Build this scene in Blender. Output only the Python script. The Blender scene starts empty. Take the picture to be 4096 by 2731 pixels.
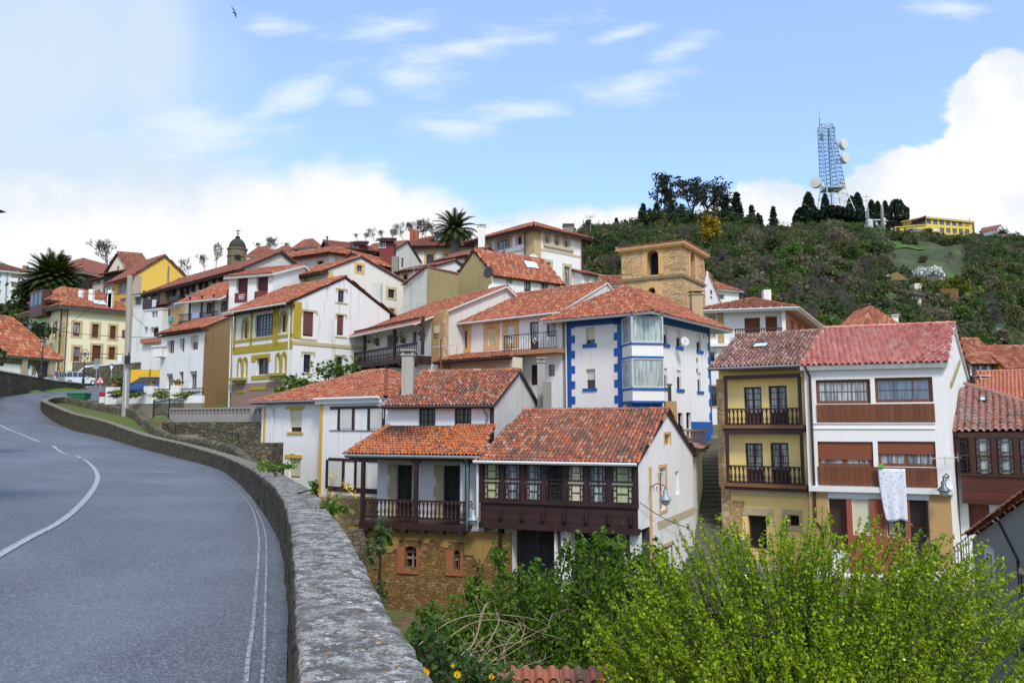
import bpy, math, random
import numpy as np
from mathutils import Vector, noise, geometry
random.seed(7); RNG = np.random.default_rng(7)
SC = bpy.context.scene
COL = SC.collection
R = math.radians
# ---------------------------------------------------------------- camera
F = 3137.0; CX = 2048.0; CY = 1365.5
TT = math.atan(.108); cT = math.cos(TT); sT = math.sin(TT)
cd = bpy.data.cameras.new('camera'); cam = bpy.data.objects.new('camera', cd); COL.objects.link(cam)
cd.sensor_width = 36; cd.lens = 36*F/4096; cd.clip_end = 3000; cd.clip_start = .05
cam.rotation_euler = (R(90)+TT, 0, 0)
SC.camera = cam
SC.view_settings.view_transform = 'Standard'; SC.view_settings.look = 'None'
SC.view_settings.exposure = .93; SC.view_settings.gamma = 1
SC.cycles.max_bounces = 5; SC.cycles.transparent_max_bounces = 8

def ray(px, py):
    dx = (px-CX)/F; dv = (CY-py)/F
    return Vector((dx, cT-dv*sT, sT+dv*cT))
def PY(px, py, Y): r = ray(px, py); return r*(Y/r.y)
def PZ(px, py, z): r = ray(px, py); return r*(z/r.z)
ZK = {0:(0,0,1),1:(0,900,1/1.96),2:(800,800,.574),3:(1400,800,1/1.96),4:(2200,900,.574),5:(2700,1200,.7014),6:(3200,1200,.7016),
 7:(1000,1400,1/1.568),8:(1300,1600,1/1.568),9:(2300,400,1/1.7418),10:(3000,400,1/1.5684),11:(0,1000,.3188),12:(500,1000,.3188),
 13:(3500,1200,.3189),14:(3000,700,.466),15:(0,1300,1/1.96),16:(1600,2000,.5952),17:(2700,1900,.5935),18:(1500,2350,.3827),19:(0,0,1.7415)}
def q(k, x, y=None):
    a = ZK[k]
    return (a[0]+x*a[2], None if y is None else a[1]+y*a[2])

# ---------------------------------------------------------------- node helper
class NT:
    def __init__(s, tree): s.t = tree; s.n = tree.nodes; s.l = tree.links
    def new(s, ty, **kw):
        n = s.n.new(ty)
        for k, v in kw.items():
            if k in n.inputs.keys(): s.set(n.inputs[k], v)
            else: setattr(n, k, v)
        return n
    def set(s, inp, v):
        if hasattr(v, 'is_output'): s.l.new(v, inp)
        else: inp.default_value = v
    def m(s, op, a, b=None, c=None, clamp=False):
        n = s.n.new('ShaderNodeMath'); n.operation = op; n.use_clamp = clamp
        for i, v in enumerate((a, b, c)):
            if v is not None: s.set(n.inputs[i], v)
        return n.outputs[0]
    def mix(s, f, a, b, bt='MIX'):
        n = s.n.new('ShaderNodeMix'); n.data_type = 'RGBA'; n.blend_type = bt
        s.set(n.inputs[0], f); s.set(n.inputs[6], c4(a)); s.set(n.inputs[7], c4(b)); return n.outputs[2]
    def noise(s, vec, scale, detail=4, rough=.55, lac=2, dist=0):
        n = s.new('ShaderNodeTexNoise'); s.l.new(vec, n.inputs['Vector'])
        n.inputs['Scale'].default_value = scale; n.inputs['Detail'].default_value = detail
        n.inputs['Roughness'].default_value = rough; n.inputs['Distortion'].default_value = dist
        return n.outputs['Fac']
    def ramp(s, f, stops, interp='LINEAR'):
        n = s.n.new('ShaderNodeValToRGB'); n.color_ramp.interpolation = interp
        e = n.color_ramp.elements
        while len(e) < len(stops): e.new(.5)
        for i, (p, c) in enumerate(stops): e[i].position = p; e[i].color = c4(c)
        s.l.new(f, n.inputs[0]); return n.outputs[0]
    def sstep(s, v, lo, hi):
        n = s.n.new('ShaderNodeMapRange'); n.interpolation_type = 'SMOOTHSTEP'
        s.set(n.inputs[0], v); n.inputs[1].default_value = lo; n.inputs[2].default_value = hi
        return n.outputs[0]
    def scale(s, vec, x, y, z):
        n = s.n.new('ShaderNodeMapping'); s.l.new(vec, n.inputs[0]); n.inputs['Scale'].default_value = (x, y, z)
        return n.outputs[0]
def c4(c):
    if hasattr(c, 'is_output'): return c
    if isinstance(c, (int, float)): return (c, c, c, 1)
    return (c[0], c[1], c[2], 1)

# ---------------------------------------------------------------- world: Nishita sky with cumulus and cirrus
SUN_AZ = R(163); SUN_EL = R(48)      # azimuth clockwise from +Y
w = bpy.data.worlds.new('World'); SC.world = w; w.use_nodes = True
W = NT(w.node_tree); W.n.clear()
sky = W.new('ShaderNodeTexSky', sky_type='NISHITA', sun_disc=False, sun_elevation=SUN_EL, sun_rotation=SUN_AZ)
sky.air_density = 1.0; sky.dust_density = .4; sky.ozone_density = 2.2
tc = W.new('ShaderNodeTexCoord').outputs['Generated']
sx = W.new('ShaderNodeSeparateXYZ'); W.l.new(tc, sx.inputs[0])
yy = W.m('MAXIMUM', sx.outputs[1], .08)
gx = W.m('DIVIDE', sx.outputs[0], yy); gz = W.m('DIVIDE', sx.outputs[2], yy)
cmb = W.new('ShaderNodeCombineXYZ'); W.l.new(gx, cmb.inputs[0]); W.l.new(gz, cmb.inputs[1])
g = cmb.outputs[0]
n1 = W.noise(g, 5, 8, .6); n2 = W.noise(W.scale(g, 1, 1.3, 1), 22, 8, .62); n3 = W.noise(W.scale(g, .8, 1.2, 1), 2.2, 6, .55)
def blob(ox, oy, rx, ry, rot=0):     # ellipse in direction space
    r = ray(ox*1.7415, oy*1.7415); x = r.x/r.y; z = r.z/r.y; dx = W.m('SUBTRACT', gx, x); dz = W.m('SUBTRACT', gz, z)
    if rot: c_ = math.cos(R(rot)); s_ = math.sin(R(rot)); dx, dz = W.m('ADD', W.m('MULTIPLY', dx, c_), W.m('MULTIPLY', dz, s_)), W.m('SUBTRACT', W.m('MULTIPLY', dz, c_), W.m('MULTIPLY', dx, s_))
    a = W.m('DIVIDE', dx, rx/1801); b = W.m('DIVIDE', dz, ry/1801)
    return W.m('SUBTRACT', 1, W.m('SQRT', W.m('ADD', W.m('MULTIPLY', a, a), W.m('MULTIPLY', b, b))))
def union(bl):
    o = blob(*bl[0])
    for b in bl[1:]: o = W.m('MAXIMUM', o, blob(*b))
    return o
cum = union([(850,520,110,160),(760,560,230,215),(560,560,260,200),(330,640,520,270),(1050,620,380,140),(960,560,170,150),(60,560,330,190),(1330,545,210,80),(1430,560,120,100),(1760,560,230,160),(1660,600,120,90),
 (2330,330,190,250),(2230,420,170,130),(2100,480,170,160),(2010,500,100,140),(2400,620,420,260),(2290,200,90,90),(1560,620,200,110)])
cd_ = W.m('ADD', cum, W.m('ADD', W.m('MULTIPLY', W.m('SUBTRACT', n2, .5), .5), W.m('MULTIPLY', W.m('SUBTRACT', n1, .5), .35)))
mcum = W.mix(W.sstep(gx, .05, .35), W.sstep(cd_, -.08, .34), W.sstep(cd_, .02, .15))
veil = union([(120,120,390,330),(330,110,150,300),(-100,200,500,400),(150,420,480,200)])
mveil = W.m('MULTIPLY', W.sstep(W.m('ADD', veil, W.m('MULTIPLY', W.m('SUBTRACT', n3, .5), 1.1)), -.40, .62), .92)
# wisps: stretched along their own direction
mp = W.n.new('ShaderNodeMapping'); W.l.new(g, mp.inputs[0]); mp.inputs['Rotation'].default_value = (0, 0, R(-20)); mp.inputs['Scale'].default_value = (3.2, 11, 1)
n4 = W.noise(mp.outputs[0], 3.0, 7, .6)
wis = union([(1090,105,360,60,14),(900,60,200,50,10),(740,430,260,80,10),(1450,200,200,60,15),(1180,250,220,50,8),(930,180,170,85,0),(1420,82,170,28,15),(1560,112,130,48,20),(650,235,330,60,28),(470,300,300,110,0),(1050,300,160,60,0),(820,215,90,50,0),(2180,20,160,40,0),(620,60,120,40,0)])
mwis = W.m('MULTIPLY', W.sstep(W.m('ADD', wis, W.m('MULTIPLY', W.m('SUBTRACT', n4, .5), 2.1)), .1, 1.25), .8)
# clouds outside the view (behind and beside the camera)
back = W.sstep(sx.outputs[1], .25, .0)
nb = W.noise(tc, 2.2, 6, .6); mb_ = W.m('MULTIPLY', W.sstep(nb, .44, .6), back)
ccol = W.mix(W.sstep(W.m('ADD', n1, W.m('MULTIPLY', cum, -.25)), .30, .62), (1.0, 1.0, 1.0), (.74, .82, .92))
skc = W.n.new('ShaderNodeBackground'); 
SKY_S = .115
skys = W.n.new('ShaderNodeVectorMath'); skys.operation = 'SCALE'; W.l.new(sky.outputs[0], skys.inputs[0]); skys.inputs[3].default_value = SKY_S
tint = W.mix(1.0, skys.outputs[0], (.92, 1.0, 1.10), 'MULTIPLY')
tint = W.mix(.28, tint, (.42,.57,.98)); c = W.mix(mveil, tint, (.36, .43, .49)); c = W.mix(mwis, c, (.45, .50, .56))
def cs(col, k):
    n = W.n.new('ShaderNodeVectorMath'); n.operation = 'SCALE'; W.l.new(col, n.inputs[0]); n.inputs[3].default_value = k; return n.outputs[0]
c = W.mix(mcum, c, cs(ccol, .54)); c = W.mix(mb_, c, (.46, .47, .48))
skc.inputs[1].default_value = 1.0; W.l.new(c, skc.inputs[0])
wo = W.n.new('ShaderNodeOutputWorld'); W.l.new(skc.outputs[0], wo.inputs[0])
# ---------------------------------------------------------------- sun (veiled, soft)
sl = bpy.data.lights.new('sun', 'SUN'); so = bpy.data.objects.new('sun', sl); COL.objects.link(so)
sl.energy = 1.55; sl.angle = R(14); sl.color = (1, .96, .89)
sd = Vector((math.sin(SUN_AZ)*math.cos(SUN_EL), math.cos(SUN_AZ)*math.cos(SUN_EL), math.sin(SUN_EL)))
so.rotation_euler = (-sd).to_track_quat('-Z', 'Y').to_euler(); so.location = (0, 0, 60)

# ---------------------------------------------------------------- mesh builder
ORG = {}
def org(o): return ORG.get(o.name, Vector((0, 0, 0))) if o else Vector((0, 0, 0))
def link(o, parent=None):
    COL.objects.link(o)
    if parent: o.parent = parent
    return o
def tag(o, label=None, cat=None, group=None, kind=None):
    if label: o['label'] = label
    if cat: o['category'] = cat
    if group: o['group'] = group
    if kind: o['kind'] = kind
    return o
def thing(name, label, cat, loc, group=None):
    o = bpy.data.objects.new(name, None); o.empty_display_size = .5; link(o); o.location = loc
    ORG[o.name] = Vector(loc); tag(o, label, cat, group); return o
class MB:
    def __init__(s): s.v = []; s.f = []; s.mi = []; s.att = []
    def add(s, vs, fs, mi=0, a=None):
        b = len(s.v); s.v.extend([tuple(p) for p in vs])
        for f in fs: s.f.append([b+i for i in f]); s.mi.append(mi); s.att.append(random.random() if a is None else a)
        return s
    def hexa(s, p, mi=0, a=None):      # p: 4 bottom ccw, 4 top
        return s.add(p, [(3,2,1,0),(4,5,6,7),(0,1,5,4),(1,2,6,5),(2,3,7,6),(3,0,4,7)], mi, a)
    def box(s, x0, x1, y0, y1, z0, z1, mi=0):
        return s.hexa([(x0,y0,z0),(x1,y0,z0),(x1,y1,z0),(x0,y1,z0),(x0,y0,z1),(x1,y0,z1),(x1,y1,z1),(x0,y1,z1)], mi)
    def fb(s, F_, u0, u1, z0, z1, o0, o1, mi=0, a=None):   # box in wall coordinates, o outward
        P = F_.pt
        return s.hexa([P(u0,z0,o1),P(u1,z0,o1),P(u1,z0,o0),P(u0,z0,o0),P(u0,z1,o1),P(u1,z1,o1),P(u1,z1,o0),P(u0,z1,o0)], mi, a)
    def tube(s, pts, r, n=6, mi=0, r1=None, cap=True, a=None):
        pts = [Vector(p) for p in pts]; m = len(pts); vs = []; fs = []
        for i, p in enumerate(pts):
            d = (pts[min(i+1, m-1)]-pts[max(i-1, 0)]).normalized()
            x = d.cross(Vector((0, 0, 1)));
            if x.length < .05: x = d.cross(Vector((1, 0, 0)))
            x.normalize(); y = d.cross(x)
            rr = r if r1 is None else r+(r1-r)*i/max(1, m-1)
            for k in range(n):
                t = 2*math.pi*k/n; vs.append(p+x*(rr*math.cos(t))+y*(rr*math.sin(t)))
        for i in range(m-1):
            for k in range(n): fs.append((i*n+k, i*n+(k+1) % n, (i+1)*n+(k+1) % n, (i+1)*n+k))
        if cap: fs.append(tuple(range(n))[::-1]); fs.append(tuple(range((m-1)*n, m*n)))
        return s.add(vs, fs, mi, a)
    def lathe(s, c, prof, n=12, mi=0, ax=None, a=None):
        c = Vector(c); A = Vector(ax or (0, 0, 1)).normalized(); X = A.orthogonal().normalized(); Y = A.cross(X); vs = []; fs = []
        for r, z in prof:
            for k in range(n):
                t = 2*math.pi*k/n; vs.append(c+A*z+X*(r*math.cos(t))+Y*(r*math.sin(t)))
        m = len(prof)
        for i in range(m-1):
            for k in range(n): fs.append((i*n+k, i*n+(k+1) % n, (i+1)*n+(k+1) % n, (i+1)*n+k))
        fs.append(tuple(range(n))[::-1]); fs.append(tuple(range((m-1)*n, m*n)))
        return s.add(vs, fs, mi, a)
    def poly(s, pts, mi=0): return s.add(pts, [tuple(range(len(pts)))], mi)
    def prism(s, pts, d, mi=0):          # polygon pts extruded by vector d
        n = len(pts); d = Vector(d); pts = [Vector(p) for p in pts]
        return s.add(pts+[p+d for p in pts], [tuple(range(n))[::-1], tuple(range(n, 2*n))]+[(i, (i+1) % n, (i+1) % n+n, i+n) for i in range(n)], mi)
    def build(s, name, mats, parent=None, smooth=False, origin=None):
        me = bpy.data.meshes.new(name)
        o0 = origin if origin is not None else org(parent)
        v = np.array(s.v, dtype=float)-np.array(o0)
        me.from_pydata(v.tolist(), [], s.f)
        if not isinstance(mats, (list, tuple)): mats = [mats]
        for m in mats: me.materials.append(m)
        if len(mats) > 1: me.polygons.foreach_set('material_index', s.mi)
        if len(s.att) == len(me.polygons):
            at = me.attributes.new('tile', 'FLOAT', 'FACE'); at.data.foreach_set('value', s.att)
        if smooth: me.polygons.foreach_set('use_smooth', [True]*len(me.polygons))
        me.update()
        o = bpy.data.objects.new(name, me); link(o, parent)
        if origin is not None: o.location = origin
        ORG[o.name] = Vector(o0); return o
def npmesh(name, V, Fq, att, mat, parent=None, origin=None, smooth=False):
    """fast mesh from arrays: V (n,3), Fq (m,k) faces, att (m,)"""
    o0 = np.array(origin if origin is not None else org(parent))
    me = bpy.data.meshes.new(name); k = Fq.shape[1]
    me.vertices.add(len(V)); me.vertices.foreach_set('co', (V-o0).astype(np.float32).ravel())
    me.loops.add(Fq.size); me.loops.foreach_set('vertex_index', Fq.astype(np.int32).ravel())
    me.polygons.add(len(Fq)); me.polygons.foreach_set('loop_start', np.arange(0, Fq.size, k, dtype=np.int32))
    me.polygons.foreach_set('loop_total', np.full(len(Fq), k, dtype=np.int32))
    if smooth: me.polygons.foreach_set('use_smooth', np.ones(len(Fq), dtype=bool))
    me.update(calc_edges=True)
    at = me.attributes.new('tile', 'FLOAT', 'FACE'); at.data.foreach_set('value', np.asarray(att, dtype=np.float32))
    me.materials.append(mat); me.validate()
    o = bpy.data.objects.new(name, me); link(o, parent)
    if origin is not None: o.location = origin
    ORG[o.name] = Vector(o0); return o

class Face:
    def __init__(s, A, B):
        s.A = Vector((A[0], A[1])); s.B = Vector((B[0], B[1])); d = s.B-s.A; s.len = d.length; s.U = d/s.len; s.N = Vector((s.U.y, -s.U.x))
    def pt(s, u, z, o=0): p = s.A+s.U*u+s.N*o; return Vector((p.x, p.y, z))
    def hit(s, px, py, o=0):
        r = ray(px, py); A = s.A+s.N*o; t = A.dot(s.N)/(r.x*s.N.x+r.y*s.N.y); p = r*t
        return (Vector((p.x, p.y))-A).dot(s.U), p.z
    def rect(s, k, x0, y0, x1, y1, o=0):
        a = q(k, x0, y0); b = q(k, x1, y1); xm = (a[0]+b[0])/2; ym = (a[1]+b[1])/2
        return s.hit(a[0], ym, o)[0], s.hit(xm, b[1], o)[1], s.hit(b[0], ym, o)[0], s.hit(xm, a[1], o)[1]

# ---------------------------------------------------------------- materials
MC = {}
def newmat(name):
    m = bpy.data.materials.new(name); m.use_nodes = True; n = NT(m.node_tree); n.n.clear()
    o = n.n.new('ShaderNodeOutputMaterial'); b = n.n.new('ShaderNodeBsdfPrincipled'); n.l.new(b.outputs[0], o.inputs[0])
    n.b = b; n.o = o; return m, n
def crd(n): return n.new('ShaderNodeTexCoord').outputs['Object']
def bump(n, h, st=.3, d=.02):
    bp = n.n.new('ShaderNodeBump'); n.l.new(h, bp.inputs['Height']); bp.inputs['Strength'].default_value = st; bp.inputs['Distance'].default_value = d
    n.l.new(bp.outputs[0], n.b.inputs['Normal'])
def plain(name, col, rough=.6, var=.12, sc=3, metal=0, spec=.5, bmp=0):
    if name in MC: return MC[name]
    m, n = newmat(name); f = n.noise(crd(n), sc, 4)
    lo = tuple(x*(1-var) for x in col); hi = tuple(min(1, x*(1+var)) for x in col)
    n.l.new(n.mix(f, lo, hi), n.b.inputs['Base Color']); n.b.inputs['Roughness'].default_value = rough; n.b.inputs['Metallic'].default_value = metal
    n.b.inputs['Specular IOR Level'].default_value = spec
    if bmp: bump(n, n.noise(crd(n), sc*8, 4), bmp)
    MC[name] = m; return m
def plaster(name, col, dirt=.35, dc=(.25, .22, .18), sc=1.0):
    if name in MC: return MC[name]
    m, n = newmat(name); v = crd(n)
    big = n.noise(n.scale(v, .5, .5, .35), sc, 5, .6); st = n.noise(n.scale(v, 2.6, 2.6, .16), sc*1.2, 6, .65); fine = n.noise(v, 14, 3)
    c = n.mix(n.m('MULTIPLY', n.sstep(big, .45, .75), dirt*.55), col, tuple(a*.5+b*.5 for a, b in zip(col, dc)))
    c = n.mix(n.m('MULTIPLY', n.sstep(st, .54, .78), dirt), c, dc)
    c = n.mix(n.m('MULTIPLY', fine, .10), c, tuple(a*.7 for a in col))
    n.l.new(c, n.b.inputs['Base Color']); n.b.inputs['Roughness'].default_value = .9; n.b.inputs['Specular IOR Level'].default_value = .2
    bump(n, n.noise(v, 7, 6, .6), .25, .03); MC[name] = m; return m
def tilemat(name, cols, dirt=.35, sp=(.10, .09, .07)):
    if name in MC: return MC[name]
    m, n = newmat(name); a = n.new('ShaderNodeAttribute'); a.attribute_name = 'tile'; v = crd(n)
    cols = [tuple(x*.86 for x in q_) for q_ in cols]; k = len(cols); rc = n.ramp(a.outputs['Fac'], [(i/k, c) for i, c in enumerate(cols)], 'CONSTANT')
    big = n.noise(v, .5, 5, .6); md = n.noise(v, 5, 5, .65)
    mean = tuple(sum(q_[i] for q_ in cols)/k for i in range(3)); rc = n.mix(.12, rc, mean); rc = n.mix(n.m('MULTIPLY', n.sstep(n.noise(v, .8, 4, .6), .45, .6), .45), rc, tuple(x*1.22+.008 for x in mean)); c = n.mix(n.m('MULTIPLY', n.sstep(big, .5, .72), dirt), rc, sp)
    c = n.mix(n.m('MULTIPLY', n.sstep(md, .52, .7), dirt*1.1), c, (.16, .12, .08))
    c = n.mix(n.m('MULTIPLY', n.sstep(n.noise(v, 9, 4, .6), .60, .72), dirt*.8), c, (.42, .32, .24))
    n.l.new(c, n.b.inputs['Base Color']); n.b.inputs['Roughness'].default_value = .8; n.b.inputs['Specular IOR Level'].default_value = .35
    MC[name] = m; return m
def rubble(name, cols, mortar, sx_=2.2, sz_=4.5, bm=.8, blend=.5):
    if name in MC: return MC[name]
    m, n = newmat(name); v = crd(n); wv = n.noise(v, 1.5, 3)
    ad = n.n.new('ShaderNodeVectorMath'); ad.operation = 'ADD'; n.l.new(v, ad.inputs[0])
    cb = n.new('ShaderNodeCombineXYZ'); 
    for i in range(3): n.l.new(n.m('MULTIPLY', wv, .3), cb.inputs[i])
    n.l.new(cb.outputs[0], ad.inputs[1]); vv = n.scale(ad.outputs[0], sx_, sx_, sz_)
    vo = n.new('ShaderNodeTexVoronoi'); n.l.new(vv, vo.inputs['Vector']); vo.inputs['Scale'].default_value = 1
    ve = n.new('ShaderNodeTexVoronoi', feature='DISTANCE_TO_EDGE'); n.l.new(vv, ve.inputs['Vector']); ve.inputs['Scale'].default_value = 1
    sp = n.new('ShaderNodeSeparateColor'); n.l.new(vo.outputs['Color'], sp.inputs[0])
    c = n.ramp(sp.outputs[0], [(i/len(cols), k) for i, k in enumerate(cols)], 'CONSTANT')
    e = n.sstep(ve.outputs[0], .02, .12); c = n.mix(e, mortar, c)
    c = n.mix(n.m('MULTIPLY', n.sstep(n.noise(v, .8, 5, .6), .42, .66), blend), c, mortar)
    c = n.mix(n.m('MULTIPLY', n.noise(v, 9, 5, .7), .35), c, tuple(x*.35 for x in mortar))
    n.l.new(c, n.b.inputs['Base Color']); n.b.inputs['Roughness'].default_value = .9; n.b.inputs['Specular IOR Level'].default_value = .2
    bump(n, n.m('ADD', e, n.noise(v, 12, 5, .7)), bm, .04); MC[name] = m; return m
def brickm(name, c1, c2, mo, s=1.0):
    if name in MC: return MC[name]
    m, n = newmat(name); v = crd(n); sp = n.new('ShaderNodeSeparateXYZ'); n.l.new(v, sp.inputs[0])
    cb = n.new('ShaderNodeCombineXYZ'); n.l.new(n.m('ADD', sp.outputs[0], n.m('MULTIPLY', sp.outputs[1], .8)), cb.inputs[0]); n.l.new(sp.outputs[2], cb.inputs[1])
    b = n.new('ShaderNodeTexBrick'); n.l.new(cb.outputs[0], b.inputs['Vector']); b.inputs['Scale'].default_value = 4*s
    b.inputs['Color1'].default_value = c4(c1); b.inputs['Color2'].default_value = c4(c2); b.inputs['Mortar'].default_value = c4(mo); b.inputs['Mortar Size'].default_value = .018
    c = n.mix(n.m('MULTIPLY', n.noise(v, 2, 4), .3), b.outputs[0], mo)
    n.l.new(c, n.b.inputs['Base Color']); n.b.inputs['Roughness'].default_value = .85; MC[name] = m; return m
def glassm(name, col, rough=.08, cur=None):
    if name in MC: return MC[name]
    m, n = newmat(name); v = crd(n); f = n.noise(n.scale(v, 6, 6, .4), 1.6, 3)
    c = n.mix(n.sstep(f, .4, .6), col, cur if cur else tuple(x*1.8 for x in col))
    n.l.new(c, n.b.inputs['Base Color']); n.b.inputs['Roughness'].default_value = rough; n.b.inputs['Specular IOR Level'].default_value = .6
    MC[name] = m; return m
def blindm(name, col, s=22):
    if name in MC: return MC[name]
    m, n = newmat(name); v = crd(n); sp = n.new('ShaderNodeSeparateXYZ'); n.l.new(v, sp.inputs[0])
    h = n.m('ABSOLUTE', n.m('SUBTRACT', n.m('FRACT', n.m('MULTIPLY', sp.outputs[2], s)), .5))
    c = n.mix(n.sstep(h, .35, .5), col, tuple(x*.55 for x in col)); n.l.new(c, n.b.inputs['Base Color']); n.b.inputs['Roughness'].default_value = .5
    bump(n, h, .5, .02); MC[name] = m; return m
def woodm(name, col, planks=7, axis=0, rough=.55):
    if name in MC: return MC[name]
    m, n = newmat(name); v = crd(n); sp = n.new('ShaderNodeSeparateXYZ'); n.l.new(v, sp.inputs[0])
    a = sp.outputs[2] if axis else n.m('ADD', sp.outputs[0], n.m('MULTIPLY', sp.outputs[1], .7))
    x = n.m('MULTIPLY', a, planks); fr = n.m('ABSOLUTE', n.m('SUBTRACT', n.m('FRACT', x), .5))
    wn = n.new('ShaderNodeTexWhiteNoise', noise_dimensions='1D'); n.l.new(n.m('FLOOR', x), wn.inputs['W'])
    st = n.noise(n.scale(v, 9 if not axis else 1, 9 if not axis else 1, .7 if not axis else 12), 2, 5, .6)
    c = n.mix(wn.outputs[0], tuple(k*.75 for k in col), tuple(k*1.25 for k in col)); c = n.mix(n.m('MULTIPLY', st, .5), c, tuple(k*.4 for k in col))
    c = n.mix(n.sstep(fr, .44, .5), c, tuple(k*.15 for k in col)); n.l.new(c, n.b.inputs['Base Color']); n.b.inputs['Roughness'].default_value = rough
    bump(n, fr, -.4, .01); MC[name] = m; return m
def leafm(name, cols, tr=.35, rough=.55):
    if name in MC: return MC[name]
    m, n = newmat(name); a = n.new('ShaderNodeAttribute'); a.attribute_name = 'tile'
    c = n.ramp(a.outputs['Fac'], [(i/max(1, len(cols)-1), k) for i, k in enumerate(cols)])
    n.l.new(c, n.b.inputs['Base Color']); n.b.inputs['Roughness'].default_value = rough; n.b.inputs['Specular IOR Level'].default_value = .3
    t = n.n.new('ShaderNodeBsdfTranslucent'); n.l.new(c, t.inputs[0]); mx = n.n.new('ShaderNodeMixShader'); mx.inputs[0].default_value = tr
    n.l.new(n.b.outputs[0], mx.inputs[1]); n.l.new(t.outputs[0], mx.inputs[2]); n.l.new(mx.outputs[0], n.o.inputs[0]); MC[name] = m; return m

WHITE = plaster('white_plaster', (.82,.80,.77), .42); WHITE2 = plaster('stained_white_plaster', (.76,.75,.72), .6)
CREAM = plaster('cream_plaster', (.80,.74,.52), .15, (.45,.38,.25)); BEIGE = plaster('beige_plaster', (.70,.63,.50), .35, (.35,.30,.22))
OCHRE = plaster('ochre_render', (.40,.25,.11), .75, (.16,.13,.09)); OCHG = plaster('olive_ochre_render', (.34,.27,.13), .8, (.12,.11,.08))
YEL = plaster('yellow_plaster', (.78,.50,.10), .15, (.5,.33,.12)); YEL2 = plaster('pale_yellow_plaster', (.88,.68,.27), .10, (.5,.38,.18))
BLUE = plain('blue_paint', (.004,.085,.34), .55, .2); TRIM = plaster('mustard_trim', (.42,.31,.035), .4, (.22,.18,.06)); TRIMY = plain('yellow_trim', (.62,.38,.06), .7)
TAUPE = plaster('taupe_render', (.30,.21,.17), .4); GREY = plaster('grey_render', (.26,.25,.22), .8, (.10,.10,.09)); STW = plaster('weathered_white', (.66,.64,.58), .9, (.22,.20,.16))
STONE = rubble('sandstone_blocks', [(.60,.37,.16),(.68,.46,.24),(.52,.32,.15),(.70,.50,.29),(.60,.36,.13)], (.42,.31,.17), 3.0, 4.0, .5, .25)
QUOIN = plain('sandstone_trim', (.64,.39,.17), .85, .3, 4, bmp=.3); QUOP = plain('pale_stone_trim', (.52,.42,.27), .85, .2, 4, bmp=.2)
TOWERST = rubble('tower_rubble', [(.70,.43,.18),(.76,.56,.34),(.60,.34,.13),(.70,.50,.29),(.50,.29,.15),(.80,.48,.16)], (.56,.39,.22), 2.2, 5.5, .7, .12)
RUB = rubble('ochre_rubble', [(.29,.16,.05),(.36,.21,.07),(.22,.12,.045),(.40,.27,.13),(.16,.09,.045)], (.26,.155,.06), 4.6, 12, 1, .6)
RUBG = rubble('grey_rubble', [(.20,.17,.13),(.26,.21,.14),(.15,.13,.10),(.30,.25,.18)], (.13,.11,.08), 2.4, 5, 1, .5)
DWOOD = woodm('dark_brown_wood', (.045,.018,.016), 7); DWH = woodm('dark_brown_boards', (.050,.020,.018), 9, 1); RWOOD = woodm('red_brown_boards', (.17,.052,.014), 6); RWH = woodm('red_brown_slats', (.12,.032,.014), 9, 1)
BRN = plain('brown_frame', (.06,.022,.012), .45, .2, 6); BRN2 = plain('reddish_brown_frame', (.11,.035,.015), .45, .2, 6); BLK = plain('black_iron', (.015,.015,.017), .5, .2)
WFR = plain('white_frame', (.72,.72,.70), .4, .08); GUT = plain('grey_gutter', (.25,.27,.27), .45, .2, metal=.3); GUTW = plain('white_gutter', (.66,.68,.68), .45, .1); GUTD = plain('dark_gutter', (.05,.045,.045), .5, .2)
GL = glassm('dark_glass', (.012,.015,.018)); GLC = glassm('curtained_glass', (.10,.12,.14), .12, (.42,.44,.44)); GLW = glassm('net_curtain_glass', (.32,.36,.35), .15, (.52,.55,.52)); DARK = plain('dark_opening', (.010,.009,.009), .9)
BLC = blindm('cream_blind', (.66,.61,.44)); BLW = blindm('white_blind', (.74,.74,.70)); BLB = blindm('brown_blind', (.14,.045,.03)); BLR = blindm('maroon_blind', (.12,.01,.02)); BLO = blindm('rust_blind', (.22,.055,.015)); BLG = blindm('grey_blind', (.16,.14,.12))
T_OR = tilemat('orange_tiles', [(.56,.13,.035),(.62,.18,.045),(.44,.10,.03),(.56,.24,.10),(.22,.10,.07),(.66,.16,.03),(.36,.17,.10)], .35)
T_MX = tilemat('mixed_tiles', [(.46,.11,.045),(.28,.09,.06),(.60,.16,.045),(.18,.11,.08),(.48,.22,.13),(.36,.10,.055),(.13,.09,.07),(.60,.30,.19)], .5)
T_PK = tilemat('pink_tiles', [(.64,.21,.16),(.70,.28,.22),(.57,.16,.12),(.76,.40,.33),(.52,.15,.11)], .12)
T_RD = tilemat('red_tiles', [(.48,.13,.055),(.57,.19,.08),(.36,.09,.045),(.58,.30,.18),(.42,.11,.05),(.26,.09,.055)], .32)
T_DK = tilemat('dark_tiles', [(.36,.11,.07),(.26,.09,.06),(.42,.14,.08),(.20,.09,.07)], .45)
T_BR = tilemat('brown_pale_tiles', [(.28,.13,.10),(.42,.24,.18),(.22,.10,.08),(.50,.34,.28),(.34,.15,.11),(.16,.09,.07)], .4)

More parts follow.
